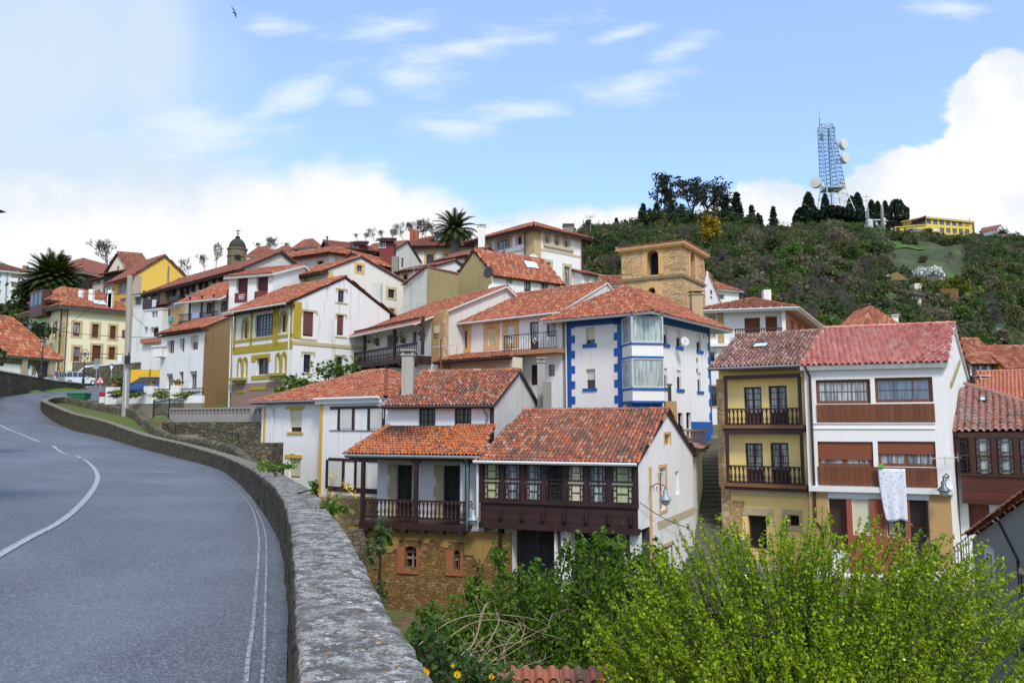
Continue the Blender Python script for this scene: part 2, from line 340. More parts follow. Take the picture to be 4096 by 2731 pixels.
# ---------------------------------------------------------------- roof tiles
PROF = ([0, .14, .22, .36, .5, .64, .78, .86, 1], [-.1, 0, .45, .88, 1, .88, .45, 0, -.1])
PROF2 = ([0, .2, .5, .8, 1], [-.1, .4, 1, .4, -.1])
def tiles(poly, pitch=.21, row=.38, amp=.055, lod=0, off=.10):
    """barrel tiles over a planar polygon; poly[0]->poly[1] is the eave. returns V,F,A"""
    P = [np.array(p, float) for p in poly]; U = P[1]-P[0]; U /= np.linalg.norm(U)
    n = np.cross(U, P[2]-P[0]); n /= np.linalg.norm(n)
    if n[2] < 0: n = -n; 
    V = np.cross(n, U)
    if V[2] < 0: V = -V
    uv = np.array([[(p-P[0])@U, (p-P[0])@V] for p in P])
    u0, u1 = uv[:, 0].min(), uv[:, 0].max(); v1 = uv[:, 1].max()
    nc = max(1, int(round((u1-u0)/pitch))); pitch = (u1-u0)/nc; nr = max(1, int(math.ceil(v1/row)))
    ps, ph = PROF if lod == 0 else PROF2; ps = np.array(ps); ph = np.array(ph)
    ci, ri = np.meshgrid(np.arange(nc), np.arange(nr)); ci = ci.ravel(); ri = ri.ravel()
    cu = u0+(ci+.5)*pitch; cv = (ri+.5)*row
    keep = np.zeros(len(cu), bool)
    inside = np.ones(len(cu), bool); m = len(uv)
    area = sum(uv[i][0]*uv[(i+1) % m][1]-uv[(i+1) % m][0]*uv[i][1] for i in range(m)); sg = 1 if area > 0 else -1
    for i in range(m):
        a = uv[i]; b = uv[(i+1) % m]; cr = (b[0]-a[0])*(cv-a[1])-(b[1]-a[1])*(cu-a[0])
        L = math.hypot(b[0]-a[0], b[1]-a[1]); inside &= (sg*cr/L > -.03-.1*(i != 0)*0)
    ci = ci[inside]; ri = ri[inside]; N = len(ci)
    if N == 0: return None
    jz = RNG.normal(0, .007, N); jt = RNG.normal(0, .022, N); jt[ri == 0] *= .4; jx = RNG.normal(0, .008, N)
    k = len(ps); su = u0+(ci[:, None]+ps[None])*pitch+jx[:, None]
    wav = .012*np.sin(u0+ci*1.3+ri*.7)[:, None]
    h0 = amp*ph[None]+.035+jz[:, None]+off+wav*0; h1 = amp*.85*ph[None]+jz[:, None]*.5+off
    t0 = ri[:, None]*row+jt[:, None]-.05+0*su; t1 = (ri[:, None]+1)*row+.02+0*su; t1 = np.minimum(t1, v1+.02)
    lo = P[0]+su[..., None]*U+t0[..., None]*V+h0[..., None]*n; hi = P[0]+su[..., None]*U+t1[..., None]*V+h1[..., None]*n
    VV = np.concatenate([lo, hi], 1).reshape(-1, 3)
    base = np.arange(N)[:, None]*(2*k); j = np.arange(k-1)[None]
    Fq = np.stack([base+j, base+j+1, base+k+j+1, base+k+j], -1).reshape(-1, 4)
    A = np.repeat(RNG.random(N), k-1)
    return VV, Fq, A
def ridge_caps(p0, p1, r=.13, off=.13):
    p0 = Vector(p0); p1 = Vector(p1); L = (p1-p0).length; n = max(1, int(L/.4)); d = (p1-p0)/n
    x = d.cross(Vector((0, 0, 1))).normalized(); y = x.cross(d).normalized(); Vs = []; Fs = []; A = []
    for i in range(n):
        a = random.random(); b = len(Vs); lift = .02
        for e, (pp, rr) in enumerate(((p0+d*i, r), (p0+d*(i+1.06), r*.86))):
            for k in range(6):
                t = math.pi*k/5; Vs.append(pp+x*(rr*math.cos(t))+y*(rr*math.sin(t)+off-.05+(lift if e == 0 else 0)))
        for k in range(5): Fs.append((b+k, b+k+1, b+7+k, b+6+k)); A.append(a)
    return np.array([tuple(v) for v in Vs]), np.array(Fs), np.array(A)
def tile_obj(name, slopes, mat, parent, caps=(), lod=0, pitch=.21, row=.38, origin=None, amp=None):
    Vs = []; Fs = []; As = []; b = 0
    am = amp or pitch*.40
    for s in slopes:
        r = tiles(s, pitch, row, am, lod)
        if r is None: continue
        Vs.append(r[0]); Fs.append(r[1]+b); As.append(r[2]); b += len(r[0])
    for c_ in caps:
        r = ridge_caps(*c_); Vs.append(r[0]); Fs.append(r[1]+b); As.append(r[2]); b += len(r[0])
    return npmesh(name, np.concatenate(Vs), np.concatenate(Fs), np.concatenate(As), mat, parent, origin, smooth=True)

# ---------------------------------------------------------------- windows
def arc(u0, u1, zs, zt, n=8):        # arch from (u1,zs) over to (u0,zs)
    c_ = (u0+u1)/2; rx = (u1-u0)/2; return [(c_+rx*math.cos(math.pi*i/n), zs+(zt-zs)*math.sin(math.pi*i/n)) for i in range(n+1)]
class House:
    def __init__(s, name, label, C, L, R_, zb, wall, cat='house', group=None, rwall=None, lz=None):
        """C=(k,x,y,Y) wall corner under the eave; L/R=(k,x,y) at the same height, (k,x,None,Y), or ('d',length) at right angles"""
        cx = q(C[0], C[1], C[2]); c0 = PY(cx[0], cx[1], C[3]); s.z = c0.z if lz is None else lz; s.zb = zb
        def pp(S, other=None, sgn=1):
            if S[0] == 'd':
                d = (other-Vector((c0.x, c0.y))).normalized(); n_ = Vector((-d.y, d.x))*sgn
                if n_.y < 0: n_ = -n_
                return Vector((c0.x, c0.y))+n_*S[1]
            if len(S) == 3: x = q(S[0], S[1], S[2]); p = PZ(x[0], x[1], c0.z); return Vector((p.x, p.y))
            x = q(S[0], S[1]); p = PY(x[0], CY, S[3]); return Vector((p.x*1, p.y))
        c2 = Vector((c0.x, c0.y))
        if L[0] == 'd': r = pp(R_); l = pp(L, r)
        else: l = pp(L); r = pp(R_, l)
        s.l, s.c, s.r = l, c2, r; s.b = l+r-c2
        s.FL = Face(l, c2); s.FR = Face(c2, r); s.FB = Face(r, s.b); s.FK = Face(s.b, l)
        s.th = thing(name, label, cat, ((l+r)/2).to_3d()+Vector((0, 0, zb)), group)
        s.holes = {'L': [], 'R': []}; s.wall = wall; s.rwall = rwall or wall; s.outR = None; s.outL = None
        s.kw = {}
    def F_(s, f): return s.FL if f == 'L' else s.FR
    def roof(s, kind='gL', rise=1.8, rf=.5, ov=.5, os=.25, mat=None, eave=None, thick=.14, lod=0, pitch=.21, row=.38, gut=None, raft=False, caps=True):
        """kind gL: ridge parallel to L face, gable on R face. gR: ridge parallel to R, gable on L. hip. sL: shed rising back from L. sR"""
        mat = mat or T_RD; eave = eave or DWOOD; z = s.z; s.kind = kind; s.rise = rise; s.rf = rf
        V3 = lambda p, zz: Vector((p.x, p.y, zz))
        if kind in ('gL', 'sL'): A, B, C_, D = s.l, s.c, s.r, s.b
        elif kind in ('gR', 'sR'): A, B, C_, D = s.c, s.r, s.b, s.l     # eave A->B , depth B->C
        if kind == 'hip':
            A, B, C_, D = s.l, s.c, s.r, s.b
            a = (B-A); d = (C_-B); ah = a.normalized(); dh = d.normalized(); sl = rise/(min(a.length, d.length)/2)
            ze = z-sl*ov*.5
            eA = V3(A-ah*ov-dh*ov, ze); eB = V3(B+ah*ov-dh*ov, ze); eC = V3(C_+ah*ov+dh*ov, ze); eD = V3(D-ah*ov+dh*ov, ze)
            if a.length > d.length: h = d.length/2; r0 = V3(A+d/2+ah*h, z+rise); r1 = V3(B+d/2-ah*h, z+rise); sl4 = [[eA, eB, r1, r0], [eB, eC, r1], [eC, eD, r0, r1], [eD, eA, r0]]; cp = [(r0, r1), (eA, r0), (eB, r1), (eC, r1), (eD, r0)]
            else: h = a.length/2; r0 = V3((A+B)/2+dh*h, z+rise); r1 = V3((C_+D)/2-dh*h, z+rise); sl4 = [[eA, eB, r0], [eB, eC, r1, r0], [eC, eD, r1], [eD, eA, r0, r1]]; cp = [(r0, r1), (eA, r0), (eB, r0), (eC, r1), (eD, r1)]
            cp = [c_ for c_ in cp if (c_[1]-c_[0]).length > .4]
            s.slopes = sl4; s.ridge = (r0, r1); s.eaves = [(eA, eB), (eB, eC)]
        else:
            a = (B-A); d = (C_-B); ah = a.normalized(); dh = d.normalized()
            if kind[0] == 'g':
                sl = rise/(d.length*rf); sb = rise/(d.length*(1-rf)); m = d*rf
                e0 = V3(A-ah*os-dh*ov, z-sl*ov); e1 = V3(B+ah*os-dh*ov, z-sl*ov); r1 = V3(B+ah*os+m, z+rise); r0 = V3(A-ah*os+m, z+rise)
                b1 = V3(C_+ah*os+dh*ov, z-sb*ov); b0 = V3(D-ah*os+dh*ov, z-sb*ov)
                s.slopes = [[e0, e1, r1, r0], [b1, b0, r0, r1]]; cp = [(r0, r1)]; s.ridge = (r0, r1); s.eaves = [(e0, e1)]
                s.gab = [(0, 0), (rf, rise), (1, 0)]
            else:
                sl = rise/d.length
                e0 = V3(A-ah*os-dh*ov, z-sl*ov); e1 = V3(B+ah*os-dh*ov, z-sl*ov); r1 = V3(C_+ah*os+dh*.1, z+rise); r0 = V3(D-ah*os+dh*.1, z+rise)
                s.slopes = [[e0, e1, r1, r0]]; cp = [(r0, r1)]; s.ridge = (r0, r1); s.eaves = [(e0, e1)]; s.gab = [(0, 0), (1, rise)]
        s.rmat = mat
        tile_obj('roof', s.slopes, mat, s.th, cp if caps else (), lod, pitch, row)
        mb = MB()
        for q_ in s.slopes:
            nn = (q_[1]-q_[0]).cross(q_[2]-q_[0]).normalized()
            if nn.z < 0: nn = -nn
            mb.prism([p+nn*.08 for p in q_], nn*-thick)
        if raft:
            for e0, e1 in s.eaves:
                n_ = int((e1-e0).length/.55); d_ = (e1-e0).normalized(); nn = Vector((-d_.y, d_.x, 0));
                if nn.y < 0: nn = -nn
                for i in range(n_+1):
                    p = e0+(e1-e0)*(i/n_)+Vector((0, 0, -.10)); p = p*1
                    mb.prism([p-d_*.06, p+d_*.06, p+d_*.06-Vector((0,0,.14)), p-d_*.06-Vector((0,0,.14))], nn*(ov)+Vector((0, 0, ov*.25)))
        mb.build('eaves', eave, s.th)
        if gut:
            mb = MB()
            for e0, e1 in s.eaves:
                d_ = (e1-e0).normalized(); o_ = Vector((d_.y, -d_.x, 0))
                mb.tube([e0+o_*.07+Vector((0,0,.04)), e1+o_*.07+Vector((0,0,.04))], .07, 6)
            mb.build('gutter', gut, s.th)
        return s
    def gable_outline(s, F_, par):
        z = s.z; L = F_.len; k = s.kind
        g_ = getattr(s, 'gab', None)
        if (k[1] == 'L' and F_ is s.FR) or (k[1] == 'R' and F_ is s.FL) or (k[1] == 'L' and F_ is s.FK) or (k[1] == 'R' and F_ is s.FB):
            pts = list(g_)
            if (F_ is s.FL and k[1] == 'R') or (F_ is s.FK): pts = [(1-a, b) for a, b in pts]
            pts = sorted(pts); return [(a*L, z+b+par) for a, b in pts]
        if k[0] == 's' and ((k[1] == 'L' and F_ is s.FB) or (k[1] == 'R' and F_ is s.FK)): return [(0, z+s.rise), (L, z+s.rise)]
        return [(0, z), (L, z)]
    def build(s, par=0.0, parts=True):
        names = (('L', s.FL, s.wall), ('R', s.FR, s.rwall)); mats = [s.wall] + ([s.rwall] if s.rwall is not s.wall else [])
        mb = MB()
        for nm, F_, m_ in names:
            mi = mats.index(m_); top = s.gable_outline(F_, par if s.kind != 'hip' else 0) if s.kind != 'hip' else [(0, s.z), (F_.len, s.z)]
            out = [(0, s.zb), (F_.len, s.zb)]+top[::-1]
            loops = [[Vector((a, b, 0)) for a, b in out]]; rev = []
            for h in s.holes[nm]:
                loops.append([Vector((a, b, 0)) for a, b in h[0]]); rev.append(h)
            tris = geometry.tessellate_polygon(loops); flat = [p for l_ in loops for p in l_]
            mb.add([F_.pt(p.x, p.y, 0) for p in flat], [tuple(t) if (flat[t[1]]-flat[t[0]]).cross(flat[t[2]]-flat[t[0]]).z > 0 else tuple(t)[::-1] for t in tris], mi)
            for pts, rec in rev:
                n_ = len(pts)
                for i in range(n_):
                    a = pts[i]; b = pts[(i+1) % n_]
                    mb.add([F_.pt(a[0], a[1], 0), F_.pt(b[0], b[1], 0), F_.pt(b[0], b[1], -rec), F_.pt(a[0], a[1], -rec)], [(0, 1, 2, 3)], mi)
        for F_ in (s.FB, s.FK):
            top = s.gable_outline(F_, par if s.kind != 'hip' else 0) if s.kind != 'hip' else [(0, s.z), (F_.len, s.z)]
            mb.poly([F_.pt(a, b, 0) for a, b in [(0, s.zb), (F_.len, s.zb)]+top[::-1]])
        mb.build('wall', mats, s.th)
        return s
    def win(s, f, k, rects, nx=2, ny=3, fr=None, pane=None, sh=0, shm=None, sur=None, sw=.16, sill=None, rec=.16, arch=0, name='window', fw=.07, bw=.035, panel=0, surtop=False, lab=None):
        Fc = s.F_(f); fr = fr or BRN; pane = pane or GL
        for rc in rects:
            u0, z0, u1, z1 = Fc.rect(k, *rc[:4]); window(s.th, Fc, u0, z0, u1, z1, nx, ny, fr, pane, sh, shm, sur, sw, sill, rec, arch, name, fw, bw, panel, lab)
            h = [(u0, z0), (u1, z0)]+(arc(u0, u1, z1-min((u1-u0)/2, arch), z1) if arch else [(u1, z1), (u0, z1)])
            s.holes[f].append((h, rec+.12))
        return s
    def strip(s, f, k, rects, mat, o=.03, name='trim'):
        return s.uvstrip(f, [s.F_(f).rect(k, *rc) for rc in rects], mat, o, name)
    def uvstrip(s, f, rects, mat, o=.03, name='trim'):
        for i, (u0, z0, u1, z1) in enumerate(rects): MB().fb(s.F_(f), u0, u1, z0, z1, -.01, o+.003*(i % 3)).build(name, mat, s.th)
        return s
def window(th, Fc, u0, z0, u1, z1, nx, ny, fr, pane, sh=0, shm=None, sur=None, sw=.16, sill=None, rec=.16, arch=0, name='window', fw=.07, bw=.035, panel=0, lab=None):
    mb = MB(); o = -rec
    if u1-u0 < .9: fw = min(fw, (u1-u0)*.1)
    mb.fb(Fc, u0, u0+fw, z0, z1, o-.06, o); mb.fb(Fc, u1-fw, u1, z0, z1, o-.06, o)
    mb.fb(Fc, u0, u1, z0, z0+fw, o-.058, o-.003); mb.fb(Fc, u0, u1, z1-fw, z1, o-.058, o-.003)
    zp = z0+panel*(z1-z0)
    if panel: mb.fb(Fc, u0+fw, u1-fw, z0+fw, zp, o-.05, o-.02)
    if arch:
        zs = z1-min((u1-u0)/2, arch)
        ar = arc(u0, u1, zs, z1)
        mb.prism([Fc.pt(a, b, o+.012) for a, b in [(u0, z1), (u0, zs)]+ar[::-1][:5]], (Fc.N*-.05).to_3d()); mb.prism([Fc.pt(a, b, o+.012) for a, b in ar[:5]+[(u1, z1)]], (Fc.N*-.05).to_3d())
    for i in range(1, nx):
        u = u0+(u1-u0)*i/nx; b = fw*.6 if (nx % 2 == 0 and i == nx//2) else bw/2
        mb.fb(Fc, u-b, u+b, zp, z1-fw*.5, o-.05, o-.006)
    for j in range(1, ny):
        z = zp+(z1-zp)*j/ny; mb.fb(Fc, u0+fw*.5, u1-fw*.5, z-bw/2, z+bw/2, o-.05, o-.012)
    w_ = mb.build(name, fr, th)
    if lab: w_['label'] = lab
    mb = MB(); mb.fb(Fc, u0+.01, u1-.01, zp, z1-.01, o-.055, o-.035); mb.build('pane', pane, w_)
    if sh: mb = MB(); zz = z1-(z1-z0)*sh; mb.fb(Fc, u0+.01, u1-.01, zz, z1-.01, o+.004, o+.05); mb.build('roller_shutter', shm or BLC, w_)
    if sur:
        mb = MB(); s_ = sw
        if arch:
            zs = z1-min((u1-u0)/2, arch); ar = arc(u0, u1, zs, z1, 10); ao = arc(u0-s_, u1+s_, zs, z1+s_, 10)
            for i in range(10):
                a, b, c_, d = ar[i], ao[i], ao[i+1], ar[i+1]; mb.prism([Fc.pt(x_, y_, .035) for x_, y_ in (a, b, c_, d)], (Fc.N*-.045).to_3d())
            mb.fb(Fc, u0-s_, u0, z0, zs, -.01, .035); mb.fb(Fc, u1, u1+s_, z0, zs, -.01, .035)
        else:
            mb.fb(Fc, u0-s_, u0, z0, z1, -.01, .035); mb.fb(Fc, u1, u1+s_, z0, z1, -.01, .035); mb.fb(Fc, u0-s_, u1+s_, z1, z1+s_, -.01, .038)
            if not sill and name == 'window': mb.fb(Fc, u0-s_, u1+s_, z0-s_*.8, z0, -.01, .038)
        mb.build('surround', sur, w_)
    if sill: mb = MB(); mb.fb(Fc, u0-.16, u1+.16, z0-.11, z0-.002, -rec+.01, .08); mb.build('sill', sill, w_)
    return w_
def chimney(th, k, x, y, Y, wd, h, mat, cap=True, down=1.0, name='chimney'):
    a = q(k, x, y); p = PY(a[0], a[1], Y); mb = MB(); mb.box(p.x-wd/2, p.x+wd/2, p.y-wd/2, p.y+wd/2, p.z-down, p.z+h)
    if cap:
        mb.box(p.x-wd*.62, p.x+wd*.62, p.y-wd*.62, p.y+wd*.62, p.z+h+.002, p.z+h+.06)
        for i in (-1, 1):
            for j in (-1, 1): mb.box(p.x+i*wd*.4-.05, p.x+i*wd*.4+.05, p.y+j*wd*.4-.05, p.y+j*wd*.4+.05, p.z+h+.06, p.z+h+.22)
        mb.box(p.x-wd*.66, p.x+wd*.66, p.y-wd*.66, p.y+wd*.66, p.z+h+.22, p.z+h+.29)
    return mb.build(name, mat, th)
def pipe(th, pts, r=.045, mat=None, name='downpipe'):
    mb = MB(); mb.tube(pts, r, 6); return mb.build(name, mat or GUT, th)
def baluster_prof(h, w_): return [(w_*.5,0),(w_*.5,h*.08),(w_*.28,h*.12),(w_*.5,h*.3),(w_*.42,h*.42),(w_*.22,h*.6),(w_*.3,h*.8),(w_*.5,h*.88),(w_*.5,h)]
def balustrade(th, Fc, u0, u1, z0, z1, o, mat, n, turned=True, w_=.09, posts=(), name='balustrade', sub=False, rail=.07, btm=True):
    mb = MB(); mb.fb(Fc, u0, u1, z1-rail, z1, o-.05, o+.05)
    if btm: mb.fb(Fc, u0, u1, z0, z0+rail, o-.04, o+.04)
    root = mb.build(name, mat, th); h = z1-z0-rail*2; zz = z0+rail
    mb = MB(); me = None
    for i in range(n):
        u = u0+(u1-u0)*(i+.5)/n; p = Fc.pt(u, zz, o)
        if sub:
            if me is None:
                b = MB(); b.lathe((0, 0, 0), baluster_prof(h, w_), 8); ob = b.build('baluster', mat, root, True, origin=Vector((0,0,0))); me = ob.data
                ob.location = p-org(th)
            else:
                ob = bpy.data.objects.new('baluster', me); link(ob, root); ob.location = p-org(th)
        elif turned: mb.lathe(p, baluster_prof(h, w_), 6)
        else: mb.tube([p, p+Vector((0, 0, h))], w_/2, 4)
    if not sub: mb.build('balusters', mat, root)
    return root
# ================================================================ near houses
def P2(k, x, Y): a = q(k, x, 0); p = PY(a[0], CY+340, Y); return Vector((p.x, p.y))
def block(th, name, pts, z0, z1, mat):
    mb = MB(); mb.prism([Vector((p[0], p[1], z0)) for p in pts], Vector((0, 0, z1-z0))); return mb.build(name, mat, th)
def boxes(th, name, Fc, lst, mat):
    mb = MB()
    for i, b in enumerate(lst): mb.fb(Fc, *b)
    return mb.build(name, mat, th)

# ---- A: gallery house
A = House('gallery_house', 'white gable-ended house with a dark glazed wooden gallery raised on posts', (8,1958,376,30.0), (8,985,None,32.3), (8,2305,330), -3.90, WHITE)
A.roof('gL', 1.9, .48, .42, .12, T_MX, DWOOD, gut=GUTW, pitch=.165, row=.30)
FA = A.FL; FAR = A.FR
A.win('R', 8, [(2098,422,2138,690)], 1, 3, BRN2, GL, sur=QUOIN, sw=.14, rec=.2)
A.win('R', 8, [(2127,212,2163,282)], 1, 1, QUOIN, plain('niche', (.30,.20,.08), .9), sur=QUOIN, sw=.10, rec=.05, name='niche')
A.win('R', 8, [(2196,446,2222,590)], 1, 1, WFR, WHITE, rec=.08, name='blind_window')
A.build(-.05)
# gallery: posts, panes, slatted apron
us = [FA.hit(*q(8, x, 530))[0] for x in (1000, 1115, 1245, 1377, 1510, 1645, 1785, 1922)]
zt = FA.hit(*q(8, 1460, 395))[1]; zs_ = FA.hit(*q(8, 1460, 640))[1]; zb_ = -3.90
mb = MB(); e = FA.len
mb.fb(FA, -.02, e+.02, zt-.02, -1.22, .0, .12); mb.fb(FA, -.04, e+.04, zs_-.10, zs_+.02, 0, .17); mb.fb(FA, -.04, e+.06, zb_-.14, zb_+.08, -.1, .20)
for u in [.03]+us[1:-1]+[e-.05]: mb.fb(FA, u-.085, u+.085, zs_, zt, 0, .13)
for u in us[:-1]+[e-.15]: mb.fb(FA, u-.03, u+.03, zb_+.05, zs_-.1, .07, .12)
gal = mb.build('gallery', DWOOD, A.th)
mb = MB(); mb.fb(FA, 0, e, zb_+.05, zs_-.08, 0, .075); mb.build('slatted_apron', DWH, gal)
for i, u in enumerate(us[1:]): mb = MB(); mb.prism([FA.pt(u-.04, z, .12) for z in (zb_+.12, zb_+.62)]+[FA.pt(u-.04, zb_+.62, .22), FA.pt(u-.04, zb_+.25, .22)], (FA.U*.08).to_3d()); mb.build('bracket', DWOOD, gal)
pm = [GLW, GLC, GLC, GL, GLC, GLC, GLW]
yb = glassm('yellow_net_glass', (.36,.37,.22), .12, (.50,.50,.32))
for i in range(7):
    u0 = (us[i]+.12) if i else .14; u1 = (us[i+1]-.12) if i < 6 else e-.16
    mb = MB(); zm = (zt+zs_)/2+.03; bw = .028; O = (.03, .085)
    for z0, z1 in ((zs_+.04, zm-.05), (zm+.05, zt-.06)):
        for a_, b_ in ((u0, u0+.05), (u1-.05, u1)): mb.fb(FA, a_, b_, z0, z1, *O)
        mb.fb(FA, u0, u1, z0, z0+.05, .03, .083); mb.fb(FA, u0, u1, z1-.05, z1, .03, .083)
        w_ = u1-u0; h_ = z1-z0
        for f_ in (.22, .78): mb.fb(FA, u0+w_*f_-bw/2, u0+w_*f_+bw/2, z0, z1, .03, .075)
        for f_ in (.3, .7): mb.fb(FA, u0, u0+w_*.22, z0+h_*f_, z0+h_*f_+bw, .03, .07); mb.fb(FA, u0+w_*.78, u1, z0+h_*(1-f_), z0+h_*(1-f_)+bw, .03, .07)
        mb.fb(FA, u0+w_*.22, u0+w_*.78, z0+h_*.5, z0+h_*.5+bw, .03, .072)
    wi = mb.build('window', DWOOD, gal); mb = MB(); mb.fb(FA, u0, u1, zs_+.04, zt-.05, .005, .035); mb.build('pane', yb if i in (0, 6) else (BLC if i in (4,) else pm[i]), wi)
# lower storey set back, with posts and struts
rec = 1.5
rb = Vector(A.b)-Vector(A.l); dd = (A.r-A.c).normalized(); ll = A.l+dd*rec; cc = A.c+dd*rec
FAl = Face(ll, cc); FRl = Face(cc, A.r); mb = MB()
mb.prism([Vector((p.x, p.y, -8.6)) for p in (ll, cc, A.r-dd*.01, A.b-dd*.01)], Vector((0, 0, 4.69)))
mb.build('ground_storey', plaster('recess_shade', (.065,.06,.065), .5), A.th)  # near-black wall colour stands in for the shade of the deep recess
mb = MB(); L2 = FRl.len
mb.fb(FRl, 0, .35, -8.6, -1.6, 0, .03); mb.build('quoin', QUOIN, A.th)
boxes(A.th, 'side_wall', FRl, [(.352, L2, -8.6, -3.86, 0, .02)], WHITE2)
boxes(A.th, 'band', FAR, [(2.6, FAR.len, -4.15, -3.86, 0, .045)], QUOP)
boxes(A.th, 'pier', FA, [(FA.hit(*q(8,1432,900))[0], FA.hit(*q(8,1535,900))[0], -8.6, zb_-.14, -.7, -.12)], WHITE)
boxes(A.th, 'pier', FA, [(e-.62, e-.02, -8.6, zb_-.14, -.7, -.12)], WHITE)
boxes(A.th, 'pier', FA, [(.85, 1.2, -8.6, zb_-.14, -.9, -.4)], WHITE)
mb = MB()
for x0, x1 in ((1102, 1085), (1465, 1478), (1898, 1905)):
    a = FA.hit(*q(8, x0, 815)); b = FA.hit(*q(8, x1, 1100)); mb.tube([FA.pt(a[0], zb_-.1, .02), FA.pt(b[0], -6.4, -.3)], .07, 4)
mb.build('strut', DWOOD, A.th)
window(A.th, FAl, FAl.hit(*q(8,1350,900))[0], -5.55, FAl.hit(*q(8,1412,900))[0], -4.6, 1, 1, DWOOD, DARK, rec=-.03)
window(A.th, FAl, FAl.hit(*q(8,1700,900))[0], -5.75, FAl.hit(*q(8,1760,900))[0], -4.7, 1, 1, DWOOD, DARK, rec=-.03)
window(A.th, FRl, FRl.hit(*q(8,2110,900))[0], -6.6, FRl.hit(*q(8,2170,900))[0], -5.0, 1, 2, BRN2, DARK, rec=-.04, sur=QUOP)
# ---- B: balcony house with ochre rubble base
PBl = P2(8, 238, 33.9); PBr = P2(8, 905, 32.45); FB_ = Face(PBl, PBr)
Bt = thing('balcony_house', 'small house with bright orange tiled roof and wooden baluster balcony over an ochre rubble base', 'house', (PBl.x+2.5, PBl.y+1, -8.6))
zw = FB_.hit(*q(8, 560, 400))[1]; D_ = 1.45
FW_ = Face(FB_.pt(0, 0, -D_).xy, FB_.pt(FB_.len, 0, -D_).xy)
mb = MB(); h1 = FW_.rect(8, 447, 405, 545, 722); h2 = FW_.rect(8, 740, 410, 845, 732); zf = FB_.hit(*q(8, 560, 745))[1]-.15
for u0, u1 in ((0, h1[0]), (h1[2], h2[0]), (h2[2], FW_.len)): mb.fb(FW_, u0, u1, zf, -.6, -.3, 0)
mb.fb(FW_, h1[0], h1[2], h1[3], -.6, -.3, -.002); mb.fb(FW_, h2[0], h2[2], h2[3], -.6, -.3, -.002)
mb.prism([Vector((p.x, p.y, zf)) for p in (FW_.pt(0,0,-.31), FW_.pt(FW_.len,0,-.31), FW_.pt(FW_.len,0,-2.6), FW_.pt(0,0,-2.6))], Vector((0,0,3.2)))
mb.fb(FB_, FB_.len-.55, FB_.len+.5, zf-.3, -1.3, -D_, -.45)
mb.build('wall', WHITE, Bt)
for h in (h1, h2):
    dw = window(Bt, FW_, h[0], zf+.02, h[2], h[3], 2, 3, DWOOD, glassm('door_glass', (.02,.035,.03)), rec=.15, name='door', panel=.3)
    for u0, u1 in ((h[0]-.42, h[0]), (h[2], h[2]+.26)):
        m_ = MB()
        for i in range(5): zz = zf+.02+i*(h[3]-zf)/5; g_ = .1*(i % 2) if u0 < h[0] else 0; m_.fb(FW_, u0+g_, u1, zz+.004, zz+(h[3]-zf)/5-.006, 0, .03)
        m_.build('stone_jamb', QUOP, dw)
mb = MB(); ue = FB_.len
mb.fb(FB_, -.05, ue+.02, zf-.28, zf-.02, -.05, .1); mb.fb(FB_, 0, ue, zf-.14, zf-.01, -D_, -.05)
for i in range(6): u = .3+i*(ue-.6)/5; mb.fb(FB_, u-.09, u+.09, zf-.42, zf-.26, -1.2, .16)
mb.build('balcony_floor', DWOOD, Bt)
mb = MB(); up = FB_.hit(*q(8, 573, 500))[0]
for u in (.07, up, ue-.06): mb.fb(FB_, u-.075, u+.075, zf, -1.45, -.06, .09); mb.fb(FB_, u-.2, u+.2, -1.52, -1.38, -.05, .08)
mb.fb(FB_, -.6, ue+.1, -1.42, -1.24, -.08, .1); mb.build('balcony_post', DWOOD, Bt)
za = FB_.hit(*q(8, 560, 745))[1]; zr_ = FB_.hit(*q(8, 560, 625))[1]
balustrade(Bt, FB_, .14, up-.08, za, zr_, 0.02, DWOOD, 13, True, .11, sub=True); balustrade(Bt, FB_, up+.08, ue-.12, za, zr_, .02, DWOOD, 12, True, .11, sub=True)
# roof (lean-to)
eL = PZ(*q(8, 132, 352), -1.26-.03); eR = PZ(*q(8, 968, 362), -1.29); 
eL = Vector((*P2(8, 132, 34.1), -1.27)); eR = Vector((*P2(8, 975, 31.98), -1.27))
rR = PY(*q(8, 1068, 180), 35.7); rL = PY(*q(8, 402, 178), 37.0); rL.z = rR.z = -.02
tile_obj('roof', [[eL, eR, rR, rL], [Vector((eL.x-.3, eL.y+2.6, -1.27)), eL, rL]], T_OR, Bt, [(eL, rL, .11, .1)], pitch=.165, row=.30)
mb = MB(); mb.prism([p+Vector((0,0,.06)) for p in (eL, eR, rR, rL)], Vector((0,0,-.14))); mb.build('eaves', DWOOD, Bt)
mb = MB(); mb.tube([eL+Vector((0,-.08,.02)), eR+Vector((0,-.08,.02))], .075, 6); mb.build('gutter', GUT, Bt)
# base with holes for two brick-framed openings
FO = Face(FB_.pt(-.7, 0, -.25).xy, FB_.pt(ue+1.75, 0, -.25).xy)
loops = [[(0, -9.2), (FO.len, -9.2), (FO.len, zf-.29), (0, zf-.29)]]; ow = []
for rc in ((500, 915, 574, 1050), (806, 940, 850, 1062)):
    r_ = FO.rect(8, *rc); ow.append(r_); loops.append([(r_[0], r_[1]), (r_[2], r_[1])]+arc(r_[0], r_[2], r_[3]-.16, r_[3], 6))
fl = [Vector((a, b, 0)) for l_ in loops for a, b in l_]; tr = geometry.tessellate_polygon([[Vector((a, b, 0)) for a, b in l_] for l_ in loops])
nx_, nz_ = 60, 34; mb = MB()
mb.add([FO.pt(p.x, p.y, 0) for p in fl], [tuple(t) if (fl[t[1]]-fl[t[0]]).cross(fl[t[2]]-fl[t[0]]).z > 0 else tuple(t)[::-1] for t in tr])
